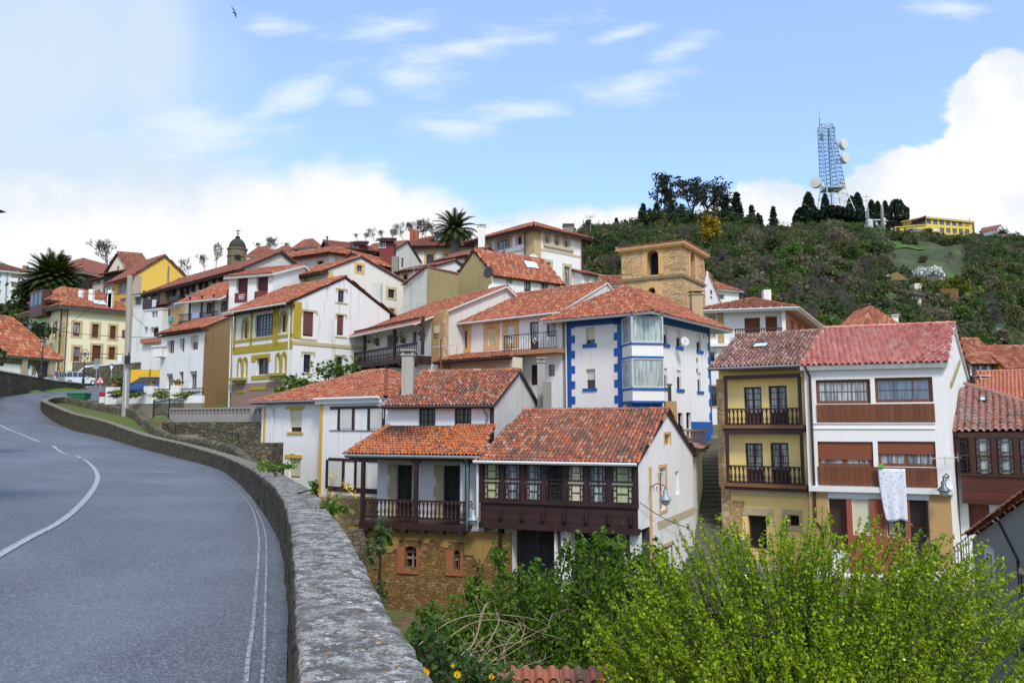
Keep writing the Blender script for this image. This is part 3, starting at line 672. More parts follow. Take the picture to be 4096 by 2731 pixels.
for l_ in loops[1:]:
    for i in range(len(l_)): a, b = l_[i], l_[(i+1) % len(l_)]; mb.add([FO.pt(*a, 0), FO.pt(*b, 0), FO.pt(*b, -.4), FO.pt(*a, -.4)], [(0,1,2,3)])
for a_, b_ in (((FO.len, 0), (FO.len, -4)), ((0, -4), (0, 0))): mb.poly([FO.pt(a_[0], -9.2, a_[1]), FO.pt(b_[0], -9.2, b_[1]), FO.pt(b_[0], zf-.29, b_[1]), FO.pt(a_[0], zf-.29, a_[1])])
m_, n_ = newmat('ochre_base'); v_ = crd(n_); spz = n_.new('ShaderNodeSeparateXYZ'); n_.l.new(v_, spz.inputs[0])
RUBB = RUB
mb.build('rubble_base', RUB, Bt)
# smooth ochre render patch on the upper part of the base, irregular lower edge
mb = MB(); random.seed(3); pts = [(0, zf-.3)]; N_ = 40
low = [(i/N_*FO.len, -5.0-.5*noise.noise(Vector((i*.35, 0, 2)))-.35*noise.noise(Vector((i*1.1, 5, 2)))+.25*math.sin(i*.35)) for i in range(N_+1)]
for i in range(N_):
    a, b = low[i], low[i+1]
    if any(r_[0]-.3 < a[0] < r_[2]+.15 for r_ in ow): a = (a[0], max(a[1], -4.72)); b = (b[0], max(b[1], -4.72))
    mb.prism([FO.pt(a[0], a[1], .002), FO.pt(b[0], b[1], .002), FO.pt(b[0], zf-.3, .002), FO.pt(a[0], zf-.3, .002)], (FO.N*.03).to_3d())
mb.build('render_patch', plaster('ochre_patch', (.34,.21,.07), .9, (.12,.095,.06), 1.6), Bt)
RB = brickm('orange_brick', (.36,.10,.04), (.30,.08,.03), (.26,.13,.07))
for r_ in ow:
    m_ = MB(); m_.fb(FO, r_[0]-.34, r_[0]-.002, r_[1]-.1, r_[3]-.02, 0, .035); m_.fb(FO, r_[2]+.002, r_[2]+.12, r_[1]-.1, r_[3]-.05, 0, .035); m_.fb(FO, r_[0]-.34, r_[2]+.12, r_[1]-.24, r_[1]-.104, 0, .06)
    fr_ = m_.build('window', RB, Bt); m_ = MB(); m_.fb(FO, r_[0], r_[2], r_[1], r_[3], -.42, -.38); m_.build('pane', DARK, fr_)
    m_ = MB(); m_.fb(FO, (r_[0]+r_[2])/2-.04, (r_[0]+r_[2])/2+.04, r_[1], r_[3]-.1, -.3, -.24); m_.fb(FO, r_[0], r_[2], r_[1]+.32, r_[1]+.42, -.29, -.23); m_.fb(FO, r_[0], r_[2], r_[3]-.3, r_[3]-.2, -.29, -.23); m_.build('bar', plain('old_grey_wood', (.25,.20,.16), .9), fr_)
# buttress to the left of the base
Pq = FO.pt(.2, 0, .1); mb = MB(); mb.prism([FO.pt(.1, -9, .02), FO.pt(1.2, -9, .02), FO.pt(.9, -4.3, .02), FO.pt(.45, -4.3, .02)], (FO.N*.9).to_3d()); mb.build('buttress', RUBG, Bt)
FO2 = Face(P2(8, 40, 37.5), FO.pt(0, 0, -2.0).xy); mb = MB(); mb.fb(FO2, -4, FO2.len, -9, -3.3, -1, 0); mb.build('side_base', STONE, Bt)
window(Bt, FO2, *[FO2.rect(8, 180, 835, 230, 935)[i] for i in (0, 1, 2, 3)], 1, 1, QUOIN, DARK, rec=-.02)
# downpipes
pipe(Bt, [FB_.pt(ue-.1, -1.3, .2), FB_.pt(ue-.02, -1.6, .12), FB_.pt(ue-.02, -4.2, .12)], .06, plain('blue_grey_pipe', (.13,.17,.20), .5))
pipe(A.th, [FA.pt(-.05, -1.2, .12), FA.pt(-.1, -1.5, .18), FA.pt(-.1, -4.1, .18)], .055, GUTW)

# ---- C: upper house with two dark windows
Ch = House('terraced_house', 'white house with two dark windows and a pale pillar chimney above the orange roof', (7,1528,336,35.9), (7,872,None,37.3), ('d',8.8), -1.2, plaster('lilac_white', (.80,.79,.80), .12), rwall=STW)
Ch.roof('gL', 1.75, .5, .40, .12, T_MX, DWOOD, gut=GUTD, pitch=.165, row=.30)
Ch.win('L', 7, [(1058,362,1163,490), (1282,362,1388,492)], 4, 3, plain('black_brown', (.02,.012,.012), .5), glassm('greenish_glass', (.02,.05,.045)), rec=.1, fw=.10, bw=.05)
Ch.build(-.04)
Ch.uvstrip('L', [(Ch.FL.len-.16, -1, Ch.FL.len+.02, Ch.z)], DWOOD, .05, 'corner_post')
chimney(Ch.th, 7, 990, 235, 38.2, .55, 1.55, plaster('cement', (.42,.40,.36), .7), True, 1.2)
pipe(Ch.th, [Ch.FL.pt(Ch.FL.len-.45, Ch.z-.1, .4), Ch.FL.pt(Ch.FL.len-.3, Ch.z-.5, .08), Ch.FL.pt(Ch.FL.len-.3, -.1, .08)], .05, GUT)
# ---- D: white house with mustard trims and wide banded windows
D = House('bay_house', 'white house with yellow strips and dark framed bands of blinds behind the parapet', (7,850,322,39.6), (7,90,None,45.5), ('d',8.5), -6.5, WHITE)
D.z = 1.40
D.roof('hip', 1.75, .5, .45, .3, T_RD, DWOOD, gut=GUT, pitch=.165, row=.30)
D.win('L', 7, [(250,372,325,512)], 2, 2, BRN, GL, sh=.8, shm=BLC, sill=TRIMY, rec=.16)
D.win('L', 7, [(245,678,316,800)], 2, 2, BRN, GL, sh=.92, shm=BLC, rec=.16)
D.strip('L', 7, [(228,352,342,371), (222,655,330,677), (255,647,285,655)], TRIMY, .05)
D.strip('L', 7, [(86,350,97,590)], TRIMY, .04)
D.build(0)
FD = D.FL; ub = FD.hit(*q(7, 488, 500))[0]; bo = .45
FDb = Face(FD.pt(ub, 0, bo).xy, FD.pt(FD.len+.9, 0, bo).xy)
boxes(D.th, 'bay', FDb, [(0, FDb.len, -3.75, 1.30, -bo, 0)], WHITE)
boxes(D.th, 'yellow_strip', FDb, [(-.12, .12, -3.7, 1.28, -.2, .03)], TRIMY)
def zz(F_, k, y, x=600): return F_.hit(*q(k, x, y))[1]
for (x0, x1, yt, ybm, pl) in ((505, 845, 352, 505, [(505,552,0),(566,640,1),(655,738,0),(755,832,1)]), (495, 745, 677, 885, [(500,586,1),(600,662,0),(678,745,1)])):
    zt_, zb2 = zz(FDb, 7, yt), zz(FDb, 7, ybm); u0 = FDb.hit(*q(7, x0, yt))[0]; u1 = FDb.len
    m_ = MB(); m_.fb(FDb, max(.13, u0), u1, zt_-.14, zt_, 0, .05); m_.fb(FDb, max(.13, u0), u1, zb2, zb2+(.22 if yt > 600 else .03), 0, .05)
    us2 = [FDb.hit(*q(7, a, 500))[0] for a in ([558, 648, 746, 838] if yt < 600 else [492, 593, 670])]
    for u in us2: m_.fb(FDb, u-.09, u+.09, zb2+.05, zt_-.1, 0, .047)
    wb = m_.build('window_band', DWOOD, D.th)
    for a, b, s_ in pl:
        if s_:
            ua, ub_ = FDb.hit(*q(7, a, 500))[0], FDb.hit(*q(7, b, 500))[0]; m_ = MB(); m_.fb(FDb, ua, min(ub_, u1-.02), zb2+.12, zt_-.12, 0, .03); m_.build('roller_shutter', blindm('pale_blind', (.68,.68,.60)), wb)
m_ = MB(); m_.fb(FDb, 0, FDb.len, -4.0, -3.74, -.5, .06); m_.build('beam', DWOOD, D.th)
mb = MB(); g0 = FDb.pt(-.3, 1.42, .3); g1 = FDb.pt(FDb.len-.6, 1.42, .3); mb.tube([g0, g1], .08, 6); mb.fb(FDb, -.3, FDb.len-.6, 1.16, 1.33, -.1, .22); mb.build('bay_gutter', GUTW, D.th)
pipe(D.th, [FD.pt(.6, 1.25, .4), FD.pt(1.1, .95, .1), FD.pt(1.1, -6, .1)], .05, GUTW)

# ---- E: white house with blue quoins and corner oriel
E = House('blue_trimmed_house', 'white house with bright blue quoins and a glazed corner oriel', (4,648,588,46.0), (4,118,636), (4,1110,700), -3.0, plaster('warm_white', (.80,.77,.72), .25), rwall=WHITE)
E.roof('hip', 1.9, .5, 1.15, .9, T_RD, GUTW, thick=.16, pitch=.19, row=.34)
E.win('L', 4, [(250,712,312,830)], 1, 2, BRN, GL, sh=.72, shm=BLC, rec=.2)
E.win('L', 4, [(252,1003,315,1138)], 1, 2, BRN, GL, sh=.55, shm=blindm('pale_slats', (.62,.60,.50), 14), rec=.2)
E.win('R', 4, [(783,708,818,830), (881,732,912,848), (1021,764,1050,876)], 1, 2, BRN2, GL, sh=.45, shm=BLW, rec=.14)
E.win('R', 4, [(787,998,818,1130), (884,1012,914,1142), (1028,1030,1052,1160)], 1, 2, BRN, GL, sh=.35, shm=BLW, rec=.14)
E.win('R', 4, [(892,1308,928,1440), (950,1305,983,1418)], 1, 1, DWOOD, DARK, rec=.18)
E.build()
bl = [('L', (230,828,326,853)), ('L', (230,1137,328,1157)), ('R', (779,827,832,851)), ('R', (876,845,926,868)), ('R', (1020,874,1064,895)), ('R', (783,1132,832,1152)), ('R', (882,1142,932,1164)), ('R', (1024,1157,1068,1176))]
for f_ in 'LR': E.strip(f_, 4, [r_ for a, r_ in bl if a == f_], BLUE, .07, 'sill')
zc = E.z; ql = []; FL, FR = E.FL, E.FR; zbase = -1.0
ua = FL.hit(*q(4, 500, 700))[0]; ub = FR.hit(*q(4, 722, 700))[0]; i = 0; z = zbase
tl = []; tr_ = []
while z < zc-.3:
    tl += [(0, z, .30+.26*(i % 2), z+.47), (ua-.30-.24*(i % 2), z, ua+.02, z+.47)]; tr_ += [(ub-.02, z, ub+.28+.24*(i % 2), z+.47), (FR.len-.2-.2*(i % 2), z, FR.len, z+.47)]
    z += .473; i += 1
tl += [(0, zc-.72, FL.len, zc-.02)]; tr_ += [(0, zc-.62, FR.len, zc-.02)]
E.uvstrip('L', tl, BLUE, .03, 'quoin'); E.uvstrip('R', tr_, BLUE, .03, 'quoin')
uz = FR.rect(4, 985, 1370, 1125, 1475); E.uvstrip('R', [(uz[0], -2.8, FR.len+.01, uz[3])], BLUE, .05, 'dado')
pa = FL.pt(ua, 0, .02); pb = FR.pt(ub, 0, .02)
def orl(off): 
    n_ = ((FL.N+FR.N)/2).normalized(); cpt = E.c+n_*(.70+off)
    t_ = (FR.N-FL.N).normalized(); p1 = cpt-t_*.95; p2 = cpt+t_*.95
    return [pa.xy-FL.U*off, p1, p2, pb.xy+FR.U*off, E.c-n_*.3]
zq = lambda y: FL.hit(*q(4, 640, y), .7)[1]
ori = block(E.th, 'oriel', orl(0), zq(915), zq(830), WHITE); block(E.th, 'oriel', orl(0), zq(1225), zq(1150), WHITE)
for a, b in ((833,821),(925,913),(1150,1135),(1240,1224)): block(ori, 'blue_band', orl(.06), zq(a), zq(b), BLUE)
block(ori, 'cornice', orl(.05), zq(634), zq(598), BLUE); block(ori, 'corbel', orl(-.3), zq(1300), zq(1240), BLUE)
for a, b in ((820, 634), (1134, 926)):
    o_ = orl(-.02); block(ori, 'pane', orl(-.04), zq(a), zq(b), glassm('oriel_glass', (.20,.28,.28), .08, (.46,.50,.47)))
    m_ = MB(); o_ = orl(0)
    for i in range(3):
        f_ = Face(o_[i], o_[i+1]); 
        for u in (0, f_.len-.07): m_.fb(f_, u, u+.07, zq(a), zq(b), -.05, .03-.002*i)
        m_.fb(f_, 0, f_.len, zq(b)-.09, zq(b), -.05, .026-.002*i); m_.fb(f_, 0, f_.len, zq(a), zq(a)+.09, -.05, .026-.002*i)
    m_.build('oriel_frame', plain('aluminium', (.55,.56,.55), .4), ori)
pipe(E.th, [FL.pt(.02, zc, .2), FL.pt(.02, zbase, .12)], .05, GUTW)
# bag of small things of E
m_ = MB()
for y in (960, 1030): u, z = FR.hit(*q(4, 1022, y-20)); m_.fb(FR, u-.08, u+.08, z-.12, z+.12, 0, .05)
m_.build('vent', GREY, E.th)
chimney(E.th, 4, 1022, 640, 53, .75, 1.5, plaster('ochre_chimney', (.50,.38,.22), .6), True, 1.5)

# ---- F: white house with yellow framed windows and iron balcony
Fh = House('balcony_terrace_house', 'white house with sandstone window frames and a black iron balcony left of the blue quoins', (3,1662,868,49.1), (3,752,972), ('d',9.5), -2.0, WHITE, rwall=STW)
Fh.roof('gL', 2.5, .55, .5, .1, T_RD, STW, thick=.12, gut=GUTW, pitch=.19, row=.34)
Fh.win('L', 3, [(850,1025,920,1165)], 1, 1, BRN2, GL, sh=.97, shm=BLB, sur=QUOIN, sw=.36, rec=.18)
Fh.win('L', 3, [(1080,1000,1142,1138)], 1, 1, BRN2, GL, sh=.97, shm=blindm('yellowish_blind', (.66,.60,.30)), sur=QUOIN, sw=.36, rec=.18)
Fh.win('L', 3, [(1228,980,1292,1122)], 1, 1, BRN2, GL, sh=.97, shm=BLW, sur=QUOIN, sw=.36, rec=.18)
Fh.win('L', 3, [(1408,955,1478,1182)], 1, 2, BRN, GLC, rec=.12, name='door', panel=.35, fw=.14)
Fh.win('L', 3, [(1542,938,1612,1072)], 1, 1, BRN, GLC, rec=.12, fw=.12)
Fh.win('L', 3, [(1556,1290,1605,1380)], 1, 2, plain('maroon_frame', (.10,.012,.015), .5), GLC, rec=.1, fw=.12)
Fh.win('L', 3, [(1418,1290,1480,1450)], 1, 2, BRN, GL, rec=.1, name='door', panel=.4)
Fh.build()
FF = Fh.FL; r_ = FF.rect(3, 1275, 1062, 1697, 1182); bd = 1.0
mb = MB(); mb.fb(FF, r_[0], r_[2], r_[1]-.28, r_[1], 0, bd); bal = mb.build('balcony', plaster('rusty_slab', (.40,.20,.10), .5), Fh.th)
zt_ = FF.hit(*q(3, 1480, 1085), bd)[1]; Fb2 = Face(FF.pt(r_[0], 0, bd).xy, FF.pt(r_[2], 0, bd).xy)
balustrade(bal, Fb2, 0, Fb2.len, r_[1]+.02, r_[1]+1.05, -.05, BLK, 22, False, .035, rail=.04)
Fb3 = Face(FF.pt(r_[0], 0, 0).xy, FF.pt(r_[0], 0, bd).xy); balustrade(bal, Fb3, 0, Fb3.len-.06, r_[1]+.02, r_[1]+1.05, .03, BLK, 5, False, .035, rail=.04)
mb = MB()
for i in range(4):
    u = Fb2.len*(i+.6)/4.3; c_ = r_[1]+.55
    mb.tube([Fb2.pt(u, c_+.2, .02), Fb2.pt(u+.12, c_, .02), Fb2.pt(u, c_-.2, .02), Fb2.pt(u-.12, c_, .02), Fb2.pt(u, c_+.2, .02)], .02, 4)
mb.build('rail_ornament', WFR, bal)
# lean-to roof below
c0 = Vector((*P2(3, 650, 52.5), 0)); c1 = Vector((*P2(3, 1275, 48.0), 0)); z0 = FF.hit(*q(3, 900, 1265), 1.5)[1]
e0 = PY(*q(3, 652, 1272), 51.2); e1 = PY(*q(3, 1272, 1238), 47.0); e0.z = e1.z = (e0.z+e1.z)/2
w0 = FF.pt(-.8, e0.z+.75, 0); w1 = FF.pt(FF.hit(*q(3, 1275, 1190))[0], e0.z+.75, 0)
tile_obj('lean_to_roof', [[e0, e1, w1, w0]], T_RD, Fh.th, pitch=.19, row=.34)
mb = MB(); mb.prism([e0, e1, w1, w0], Vector((0, 0, -.1))); mb.tube([e0+Vector((0,-.08,0)), e1+Vector((0,-.08,0))], .07); mb.build('lean_to_eaves', DWOOD, Fh.th)
Fl2 = Face((e0+(w0-e0)*.4).xy, (e1+(w1-e1)*.4).xy)
boxes(Fh.th, 'lean_to_wall', Fl2, [(0, Fl2.len, -2, e0.z+.2, -1.0, 0)], BEIGE)
for x0, x1 in ((720, 755), (785, 830), (862, 905), (1060, 1120)):
    u0 = Fl2.hit(*q(3, x0, 1320))[0]; u1 = Fl2.hit(*q(3, x1, 1320))[0]; window(Fh.th, Fl2, u0, e0.z-1.2, u1, e0.z-.45, 1, 1, BRN2, GLC, rec=-.03, sur=QUOIN)
pipe(Fh.th, [FF.pt(.3, Fh.z-.3, .4), FF.pt(.35, Fh.z-.6, .08), FF.pt(.35, e0.z, .08)], .05, GUTW)
# ---- G: house with long wooden balcony
G = House('gallery_balcony_house', 'white house with long dark wooden balcony and hanging flower pots', (3,640,935,52.9), (3,110,1045), ('d',10), -1.0, WHITE, rwall=STW)
G.z += .15
G.roof('gL', 2.7, .62, 1.5, .3, T_RD, STW, thick=.12, gut=GUTW, pitch=.19, row=.34)
FG = G.FL
# wall behind balcony is the face itself; balcony projects
G.win('L', 3, [(290,1055,340,1150), (487,1028,522,1130)], 1, 1, GUT, BLG, rec=.1)
G.win('L', 3, [(180,1365,240,1420), (330,1355,385,1420)], 2, 1, BRN, GL, sur=QUOP, rec=.1)
G.build()
u0 = -.2; u1 = FG.len+.1; bd = 1.1; Fg = Face(FG.pt(u0, 0, bd).xy, FG.pt(u1, 0, bd).xy)
zb2 = Fg.hit(*q(3, 370, 1240))[1]; zt2 = Fg.hit(*q(3, 370, 1140))[1]; ztop = G.z-.1
mb = MB(); mb.fb(FG, u0, u1, zb2-.34, zb2, 0, bd+.1)
for i in range(6): mb.fb(FG, i*FG.len/5-.1, i*FG.len/5+.1, zb2-.55, zb2-.345, 0, bd+.25)
bal = mb.build('balcony', DWOOD, G.th)
mb = MB()
for x in (112, 345, 567): u = Fg.hit(*q(3, x, 1100))[0]; mb.fb(Fg, u-.09, u+.09, zb2, ztop, -.12, .06)
mb.fb(Fg, 0, Fg.len, ztop-.35, ztop, -.1, .05); mb.build('balcony_post', DWOOD, bal)
balustrade(bal, Fg, .1, Fg.len-.1, zb2+.05, zt2, 0, DWOOD, 44, True, .10)
# brick strip with little window
rr_ = FG.hit(*q(3, 640, 1000))[0]; pr = FG.pt(FG.len, 0, 0); pf = P2(3, 738, 52.0)
GS = Face(pr.xy, (pf.x-.05, pf.y-.02)); boxes(G.th, 'brick_strip', GS, [(.1, GS.len*.62, zb2-.3, G.z+.2, -.3, .06)], brickm('ochre_brick', (.50,.30,.10), (.42,.22,.07), (.34,.24,.14)))
boxes(G.th, 'stone_pier', GS, [(GS.len*.62, GS.len+.1, -1, G.z+.3, -.3, .10)], STONE)
boxes(G.th, 'party_wall', GS, [(0, GS.len*.62, -1, zb2-.3, -.3, .05)], WHITE)
window(G.th, GS, *GS.rect(3, 670, 985, 708, 1082), 1, 2, BRN, GL, sh=.6, shm=BLC, rec=-.08)
G.apex = None
# ================================================================ houses on the right
# ---- AF: yellow house with two balconies
AF = House('yellow_balcony_house', 'yellow house with two wooden balconies and a mossy roof beside the stone steps', (5,742,440,36.9), (5,243,None,39.1), ('d',8.5), -6.8, YEL2)
AF.z = 3.1
AF.roof('gL', 1.75, .5, .85, .25, T_BR, plain('carved_brown_eaves', (.10,.045,.02), .8, .4, 5), gut=GUT, pitch=.19, row=.34)
FY = AF.FL
kw = dict(nx=2, ny=4, fr=DWOOD, pane=GLC, rec=.14, name='door', panel=.35, fw=.13)
AF.win('L', 5, [(395,495,495,722), (536,488,640,722)], **kw); AF.win('L', 5, [(403,815,502,1050), (547,813,650,1050)], **kw)
AF.win('L', 5, [(418,1228,522,1420)], 1, 1, BRN2, DARK, rec=.25, name='door'); AF.win('L', 5, [(645,1225,708,1293)], 1, 1, QUOP, DARK, rec=.25)
AF.build()
AF.strip('L', 5, [(385,1187,563,1226), (612,1195,722,1223), (610,1223,643,1293), (710,1223,722,1293), (640,1295,720,1316)], QUOP, .05, 'stone_lintel')
AF.strip('L', 5, [(246,450,300,1060)], STONE, .09, 'stone_pier'); AF.strip('L', 5, [(268,1060,318,1330), (318,1145,395,1200), (318,1200,384,1320)], STONE, .06, 'quoin')
AF.strip('L', 5, [(765,1110,800,1420)], QUOP, .06, 'stone_pier')
for (yt, yr, yb, yf) in ((440, 615, 712, 735), (758, 945, 1048, 1062)):
    u0 = FY.hit(*q(5, 300, 600))[0]; u1 = FY.hit(*q(5, 735, 600))[0]; bd = .55; Fb = Face(FY.pt(u0, 0, bd).xy, FY.pt(u1, 0, bd).xy)
    z1 = Fb.hit(*q(5, 520, yr))[1]; z0 = Fb.hit(*q(5, 520, yb))[1]; zt = Fb.hit(*q(5, 520, yt))[1]
    mb = MB(); mb.fb(FY, u0-.1, u1+.1, z0-.16, z0, 0, bd+.1); bal = mb.build('balcony', plain('honey_wood', (.22,.09,.03), .6, .3), AF.th)
    mb = MB(); mb.fb(Fb, .02, .15, z0, zt, -.1, .06); mb.fb(Fb, Fb.len-.12, Fb.len+.01, z0, zt, -.1, .06); mb.fb(Fb, 0, Fb.len, zt-.05, zt+.14, -.1, .05); mb.build('balcony_post', DWOOD, bal)
    mb = MB(); mb.fb(FY, u0-.1, u1+.1, z0-.32, z0-.165, 0, bd); mb.build('balcony_beam', DWOOD, bal)
    balustrade(bal, Fb, .15, Fb.len-.12, z0, z1, 0, DWOOD, 17, True, .13, sub=True)
AF.strip('L', 5, [(300,432,742,444)], YEL2, .5, 'cornice'); AF.strip('L', 5, [(325,1064,760,1112)], QUOP, .25, 'cornice')
m_ = MB(); p = PY(*q(5, 492, 277), 39.6); 
sl_ = AF.slopes[0]; nn = (sl_[1]-sl_[0]).cross(sl_[2]-sl_[0]).normalized(); nn = nn if nn.z > 0 else -nn
def on_slope(sl, k, x, y):
    r = ray(*q(k, x, y)); n_ = (sl[1]-sl[0]).cross(sl[2]-sl[0]).normalized(); return r*(sl[0].dot(n_)/r.dot(n_))
def skylight(th, sl, k, x0, y0, x1, y1, mat=None, out=.22):
    U = (sl[1]-sl[0]).normalized(); n_ = U.cross(sl[2]-sl[0]).normalized(); n_ = n_ if n_.z > 0 else -n_; V = n_.cross(U)
    a = on_slope(sl, k, x0, y1); b = on_slope(sl, k, x1, y0); d = b-a; w_ = abs(d.dot(U)); h_ = abs(d.dot(V)); w_ = max(.3, w_); h_ = max(.3, h_); c_ = (a+b)/2
    a = c_-U*w_/2-V*h_/2
    mb = MB(); mb.prism([a+n_*.1, a+U*w_+n_*.1, a+U*w_+V*h_+n_*.1, a+V*h_+n_*.1], n_*(out-.1)); s_ = mb.build('skylight', GUTD, th)
    i = .07; mb = MB(); mb.prism([a+U*i+V*i+n_*.2, a+U*(w_-i)+V*i+n_*.2, a+U*(w_-i)+V*(h_-i)+n_*.2, a+U*i+V*(h_-i)+n_*.2], n_*(out-.19)); mb.build('pane', glassm('sky_glass', (.45,.62,.80), .02), s_)
skylight(AF.th, AF.slopes[0], 5, 440, 265, 542, 290)
# ---- AG: white house with brown glazed bands
AG = House('banded_window_house', 'tall white house with two bands of brown windows and a pink tiled roof', (6,828,352,32.9), (6,22,372), (6,950,435), -6.8, WHITE)
AG.roof('gL', 2.05, .40, .30, .10, T_PK, WFR, thick=.2, pitch=.235, row=.36)
FA_ = AG.FL
gp = [dict(nx=3, ny=2, fr=RWOOD, pane=GLC, rec=.14, fw=.13, bw=.03), dict(nx=3, ny=2, fr=RWOOD, pane=glassm('blue_reflecting_glass', (.06,.09,.14), .03, (.12,.17,.24)), rec=.14, fw=.13, bw=.03)]
AG.win('L', 6, [(92,452,402,590)], **gp[0]); AG.win('L', 6, [(428,440,758,582)], **gp[1])
AG.win('L', 6, [(102,806,418,948)], 4, 1, RWOOD, GLC, sh=.72, shm=BLO, rec=.14, fw=.13); AG.win('L', 6, [(445,805,775,950)], 4, 1, RWOOD, GLC, sh=.5, shm=BLO, rec=.14, fw=.13)
AG.win('L', 6, [(170,1132,272,1430)], 1, 2, RWOOD, plain('brown_door', (.06,.025,.015), .5), rec=.3, name='door'); AG.win('L', 6, [(628,1135,742,1470)], 1, 2, RWOOD, plain('dark_door', (.03,.018,.015), .5), rec=.3, name='door')
AG.win('L', 6, [(305,1138,408,1335)], 1, 1, RWOOD, GL, sh=.985, shm=BLC, rec=.12); AG.win('L', 6, [(498,1245,604,1350)], 2, 1, RWOOD, GLC, rec=.12, fw=.1)
AG.build(-.02)
AG.strip('L', 6, [(96,592,768,698), (104,950,782,1060)], RWOOD, .05, 'spandrel'); AG.strip('L', 6, [(60,698,772,704), (60,730,772,734)], WFR, .05, 'ledge')
u_ = FA_.rect(6, 22, 1064, 868, 1095); AG.uvstrip('L', [(0, u_[1], FA_.len+.02, u_[3])], WFR, .30, 'ledge'); AG.strip('L', 6, [(160,1092,735,1132)], GUTW, .06, 'beam')
AG.strip('L', 6, [(272,1134,304,1550), (408,1134,497,1550), (304,1338,410,1550), (497,1352,628,1550), (604,1134,628,1352), (497,1134,604,1245)], brickm('red_brick', (.36,.075,.035), (.30,.06,.03), (.25,.10,.06), 1.4), .045, 'brick_panel')
AG.strip('L', 6, [(62,1098,168,1500), (742,1100,870,1540)], plaster('tan_stone', (.48,.30,.13), .3), .04, 'stone_facing')
rl = AG.FR.len; mb = MB(); a = AG.FR.hit(*q(6, 855, 480)); b = AG.FR.hit(*q(6, 905, 345))
mb.prism([AG.FR.pt(a[0], a[1]-.15, .01), AG.FR.pt(a[0], a[1]+.05, .01), AG.FR.pt(b[0], b[1]+.05, .01), AG.FR.pt(b[0], b[1]-.15, .01)], (AG.FR.N*.07).to_3d()); mb.build('mossy_ledge', plaster('lichen', (.34,.30,.12), .7), AG.th)
pipe(AG.th, [FA_.pt(.02, AG.z-.05, .3), FA_.pt(.22, AG.z-.5, .1), FA_.pt(.22, -4.1, .1), FA_.pt(.5, -4.4, .1), FA_.pt(.5, -6.8, .1)], .06, BRN)
zr = FA_.hit(*q(6, 600, 955))[1]
sh_ = FA_.rect(6, 448, 958, 602, 1252); mb = MB(); N_ = 14; M_ = 18; vs = []; fs = []
for j in range(M_+1):
    for i in range(N_+1):
        s_ = i/N_; t_ = j/M_; u = sh_[0]+(sh_[2]-sh_[0])*s_+(.22*t_*t_ if s_ < .01 else .22*t_*t_*(1-s_)); z = sh_[3]-(sh_[3]-sh_[1])*t_*(1.0+.02*math.sin(s_*7))
        vs.append(FA_.pt(u, z, .32+.035*math.sin(s_*14+t_*2)*t_+.02*math.sin(s_*5)))
for j in range(M_):
    for i in range(N_): a = j*(N_+1)+i; fs.append((a, a+N_+1, a+N_+2, a+1))
mb.add(vs, fs)
m_, n_ = newmat('floral_sheet'); v_ = crd(n_); vo = n_.new('ShaderNodeTexVoronoi'); n_.l.new(v_, vo.inputs['Vector']); vo.inputs['Scale'].default_value = 9
f_ = n_.m('MULTIPLY', n_.sstep(n_.m('MULTIPLY', vo.outputs['Distance'], -1), -.42, -.15), n_.sstep(n_.noise(v_, 16, 3), .45, .55))
n_.l.new(n_.mix(f_, (.72,.74,.80), (.14,.22,.55)), n_.b.inputs['Base Color']); n_.b.inputs['Roughness'].default_value = .9
so_ = mb.build('bed_sheet', m_, None, True, origin=FA_.pt((sh_[0]+sh_[2])/2, sh_[1], .32)); tag(so_, 'white bed sheet with small blue flowers hung from the brown window band', 'bed sheet')
so2 = so_.modifiers.new('s', 'SOLIDIFY'); so2.thickness = .01
# ---- AH: house with brown glazed gallery and mossy roof, far right
a = P2(6, 870, 34.4); b = P2(6, 1420, 32.6)
hl = PY(*q(6, 870, 762), 34.4)
AH = House('glazed_gallery_house', 'low house with a reddish brown glazed gallery and lichen covered roof at right', (6,1420,770,32.6), (6,852,None,34.6), ('d',8), -7, WHITE)
AH.z = -.28
AH.roof('hip', 2.55, .5, .35, .1, tilemat('lichen_tiles', [(.40,.17,.13),(.30,.14,.11),(.46,.22,.18),(.36,.22,.18),(.26,.15,.12),(.46,.17,.11)], .6, (.34,.30,.26)), DWOOD, pitch=.28, row=.36)
sl0 = [PY(*q(6, 848, 764), 34.2), PY(*q(6, 1520, 752), 31.9), PY(*q(6, 940, 492), 38.2)]; r_ = ray(*q(6, 1520, 668)); n_ = (sl0[1]-sl0[0]).cross(sl0[2]-sl0[0]).normalized(); p2 = r_*(sl0[0].dot(n_)/r_.dot(n_))
for o in [o for o in bpy.data.objects if o.parent == AH.th]: bpy.data.objects.remove(o)
AH.slopes = [[sl0[0], sl0[1], p2, sl0[2]]]; tile_obj('roof', AH.slopes+[[sl0[2], p2, p2+Vector((1.5,4,-1.6)), sl0[2]+Vector((1,4,-1.6))]], AH.rmat, AH.th, [(sl0[2], p2, .15, .13)], pitch=.26, row=.36)
mb = MB(); mb.prism([p+Vector((0,0,.05)) for p in AH.slopes[0]], Vector((0,0,-.16))); mb.build('eaves', DWOOD, AH.th)
FH = AH.FL; AH.win('L', 6, [(962,1155,1082,1320)], 1, 1, BRN2, RWOOD, rec=.2, name='door'); AH.build()
zb_ = FH.hit(*q(6, 1060, 1140))[1]; zs_ = FH.hit(*q(6, 1060, 985))[1]; zt = FH.hit(*q(6, 1060, 785))[1]; go = .6; Fg = Face(FH.pt(0, 0, go).xy, FH.pt(FH.len, 0, go).xy)
mb = MB(); mb.fb(FH, .2, FH.len, zb_, zs_-.06, 0, go); mb.fb(FH, .2, FH.len, zs_-.055, AH.z, 0, go-.15); g_ = mb.build('gallery', RWH, AH.th)
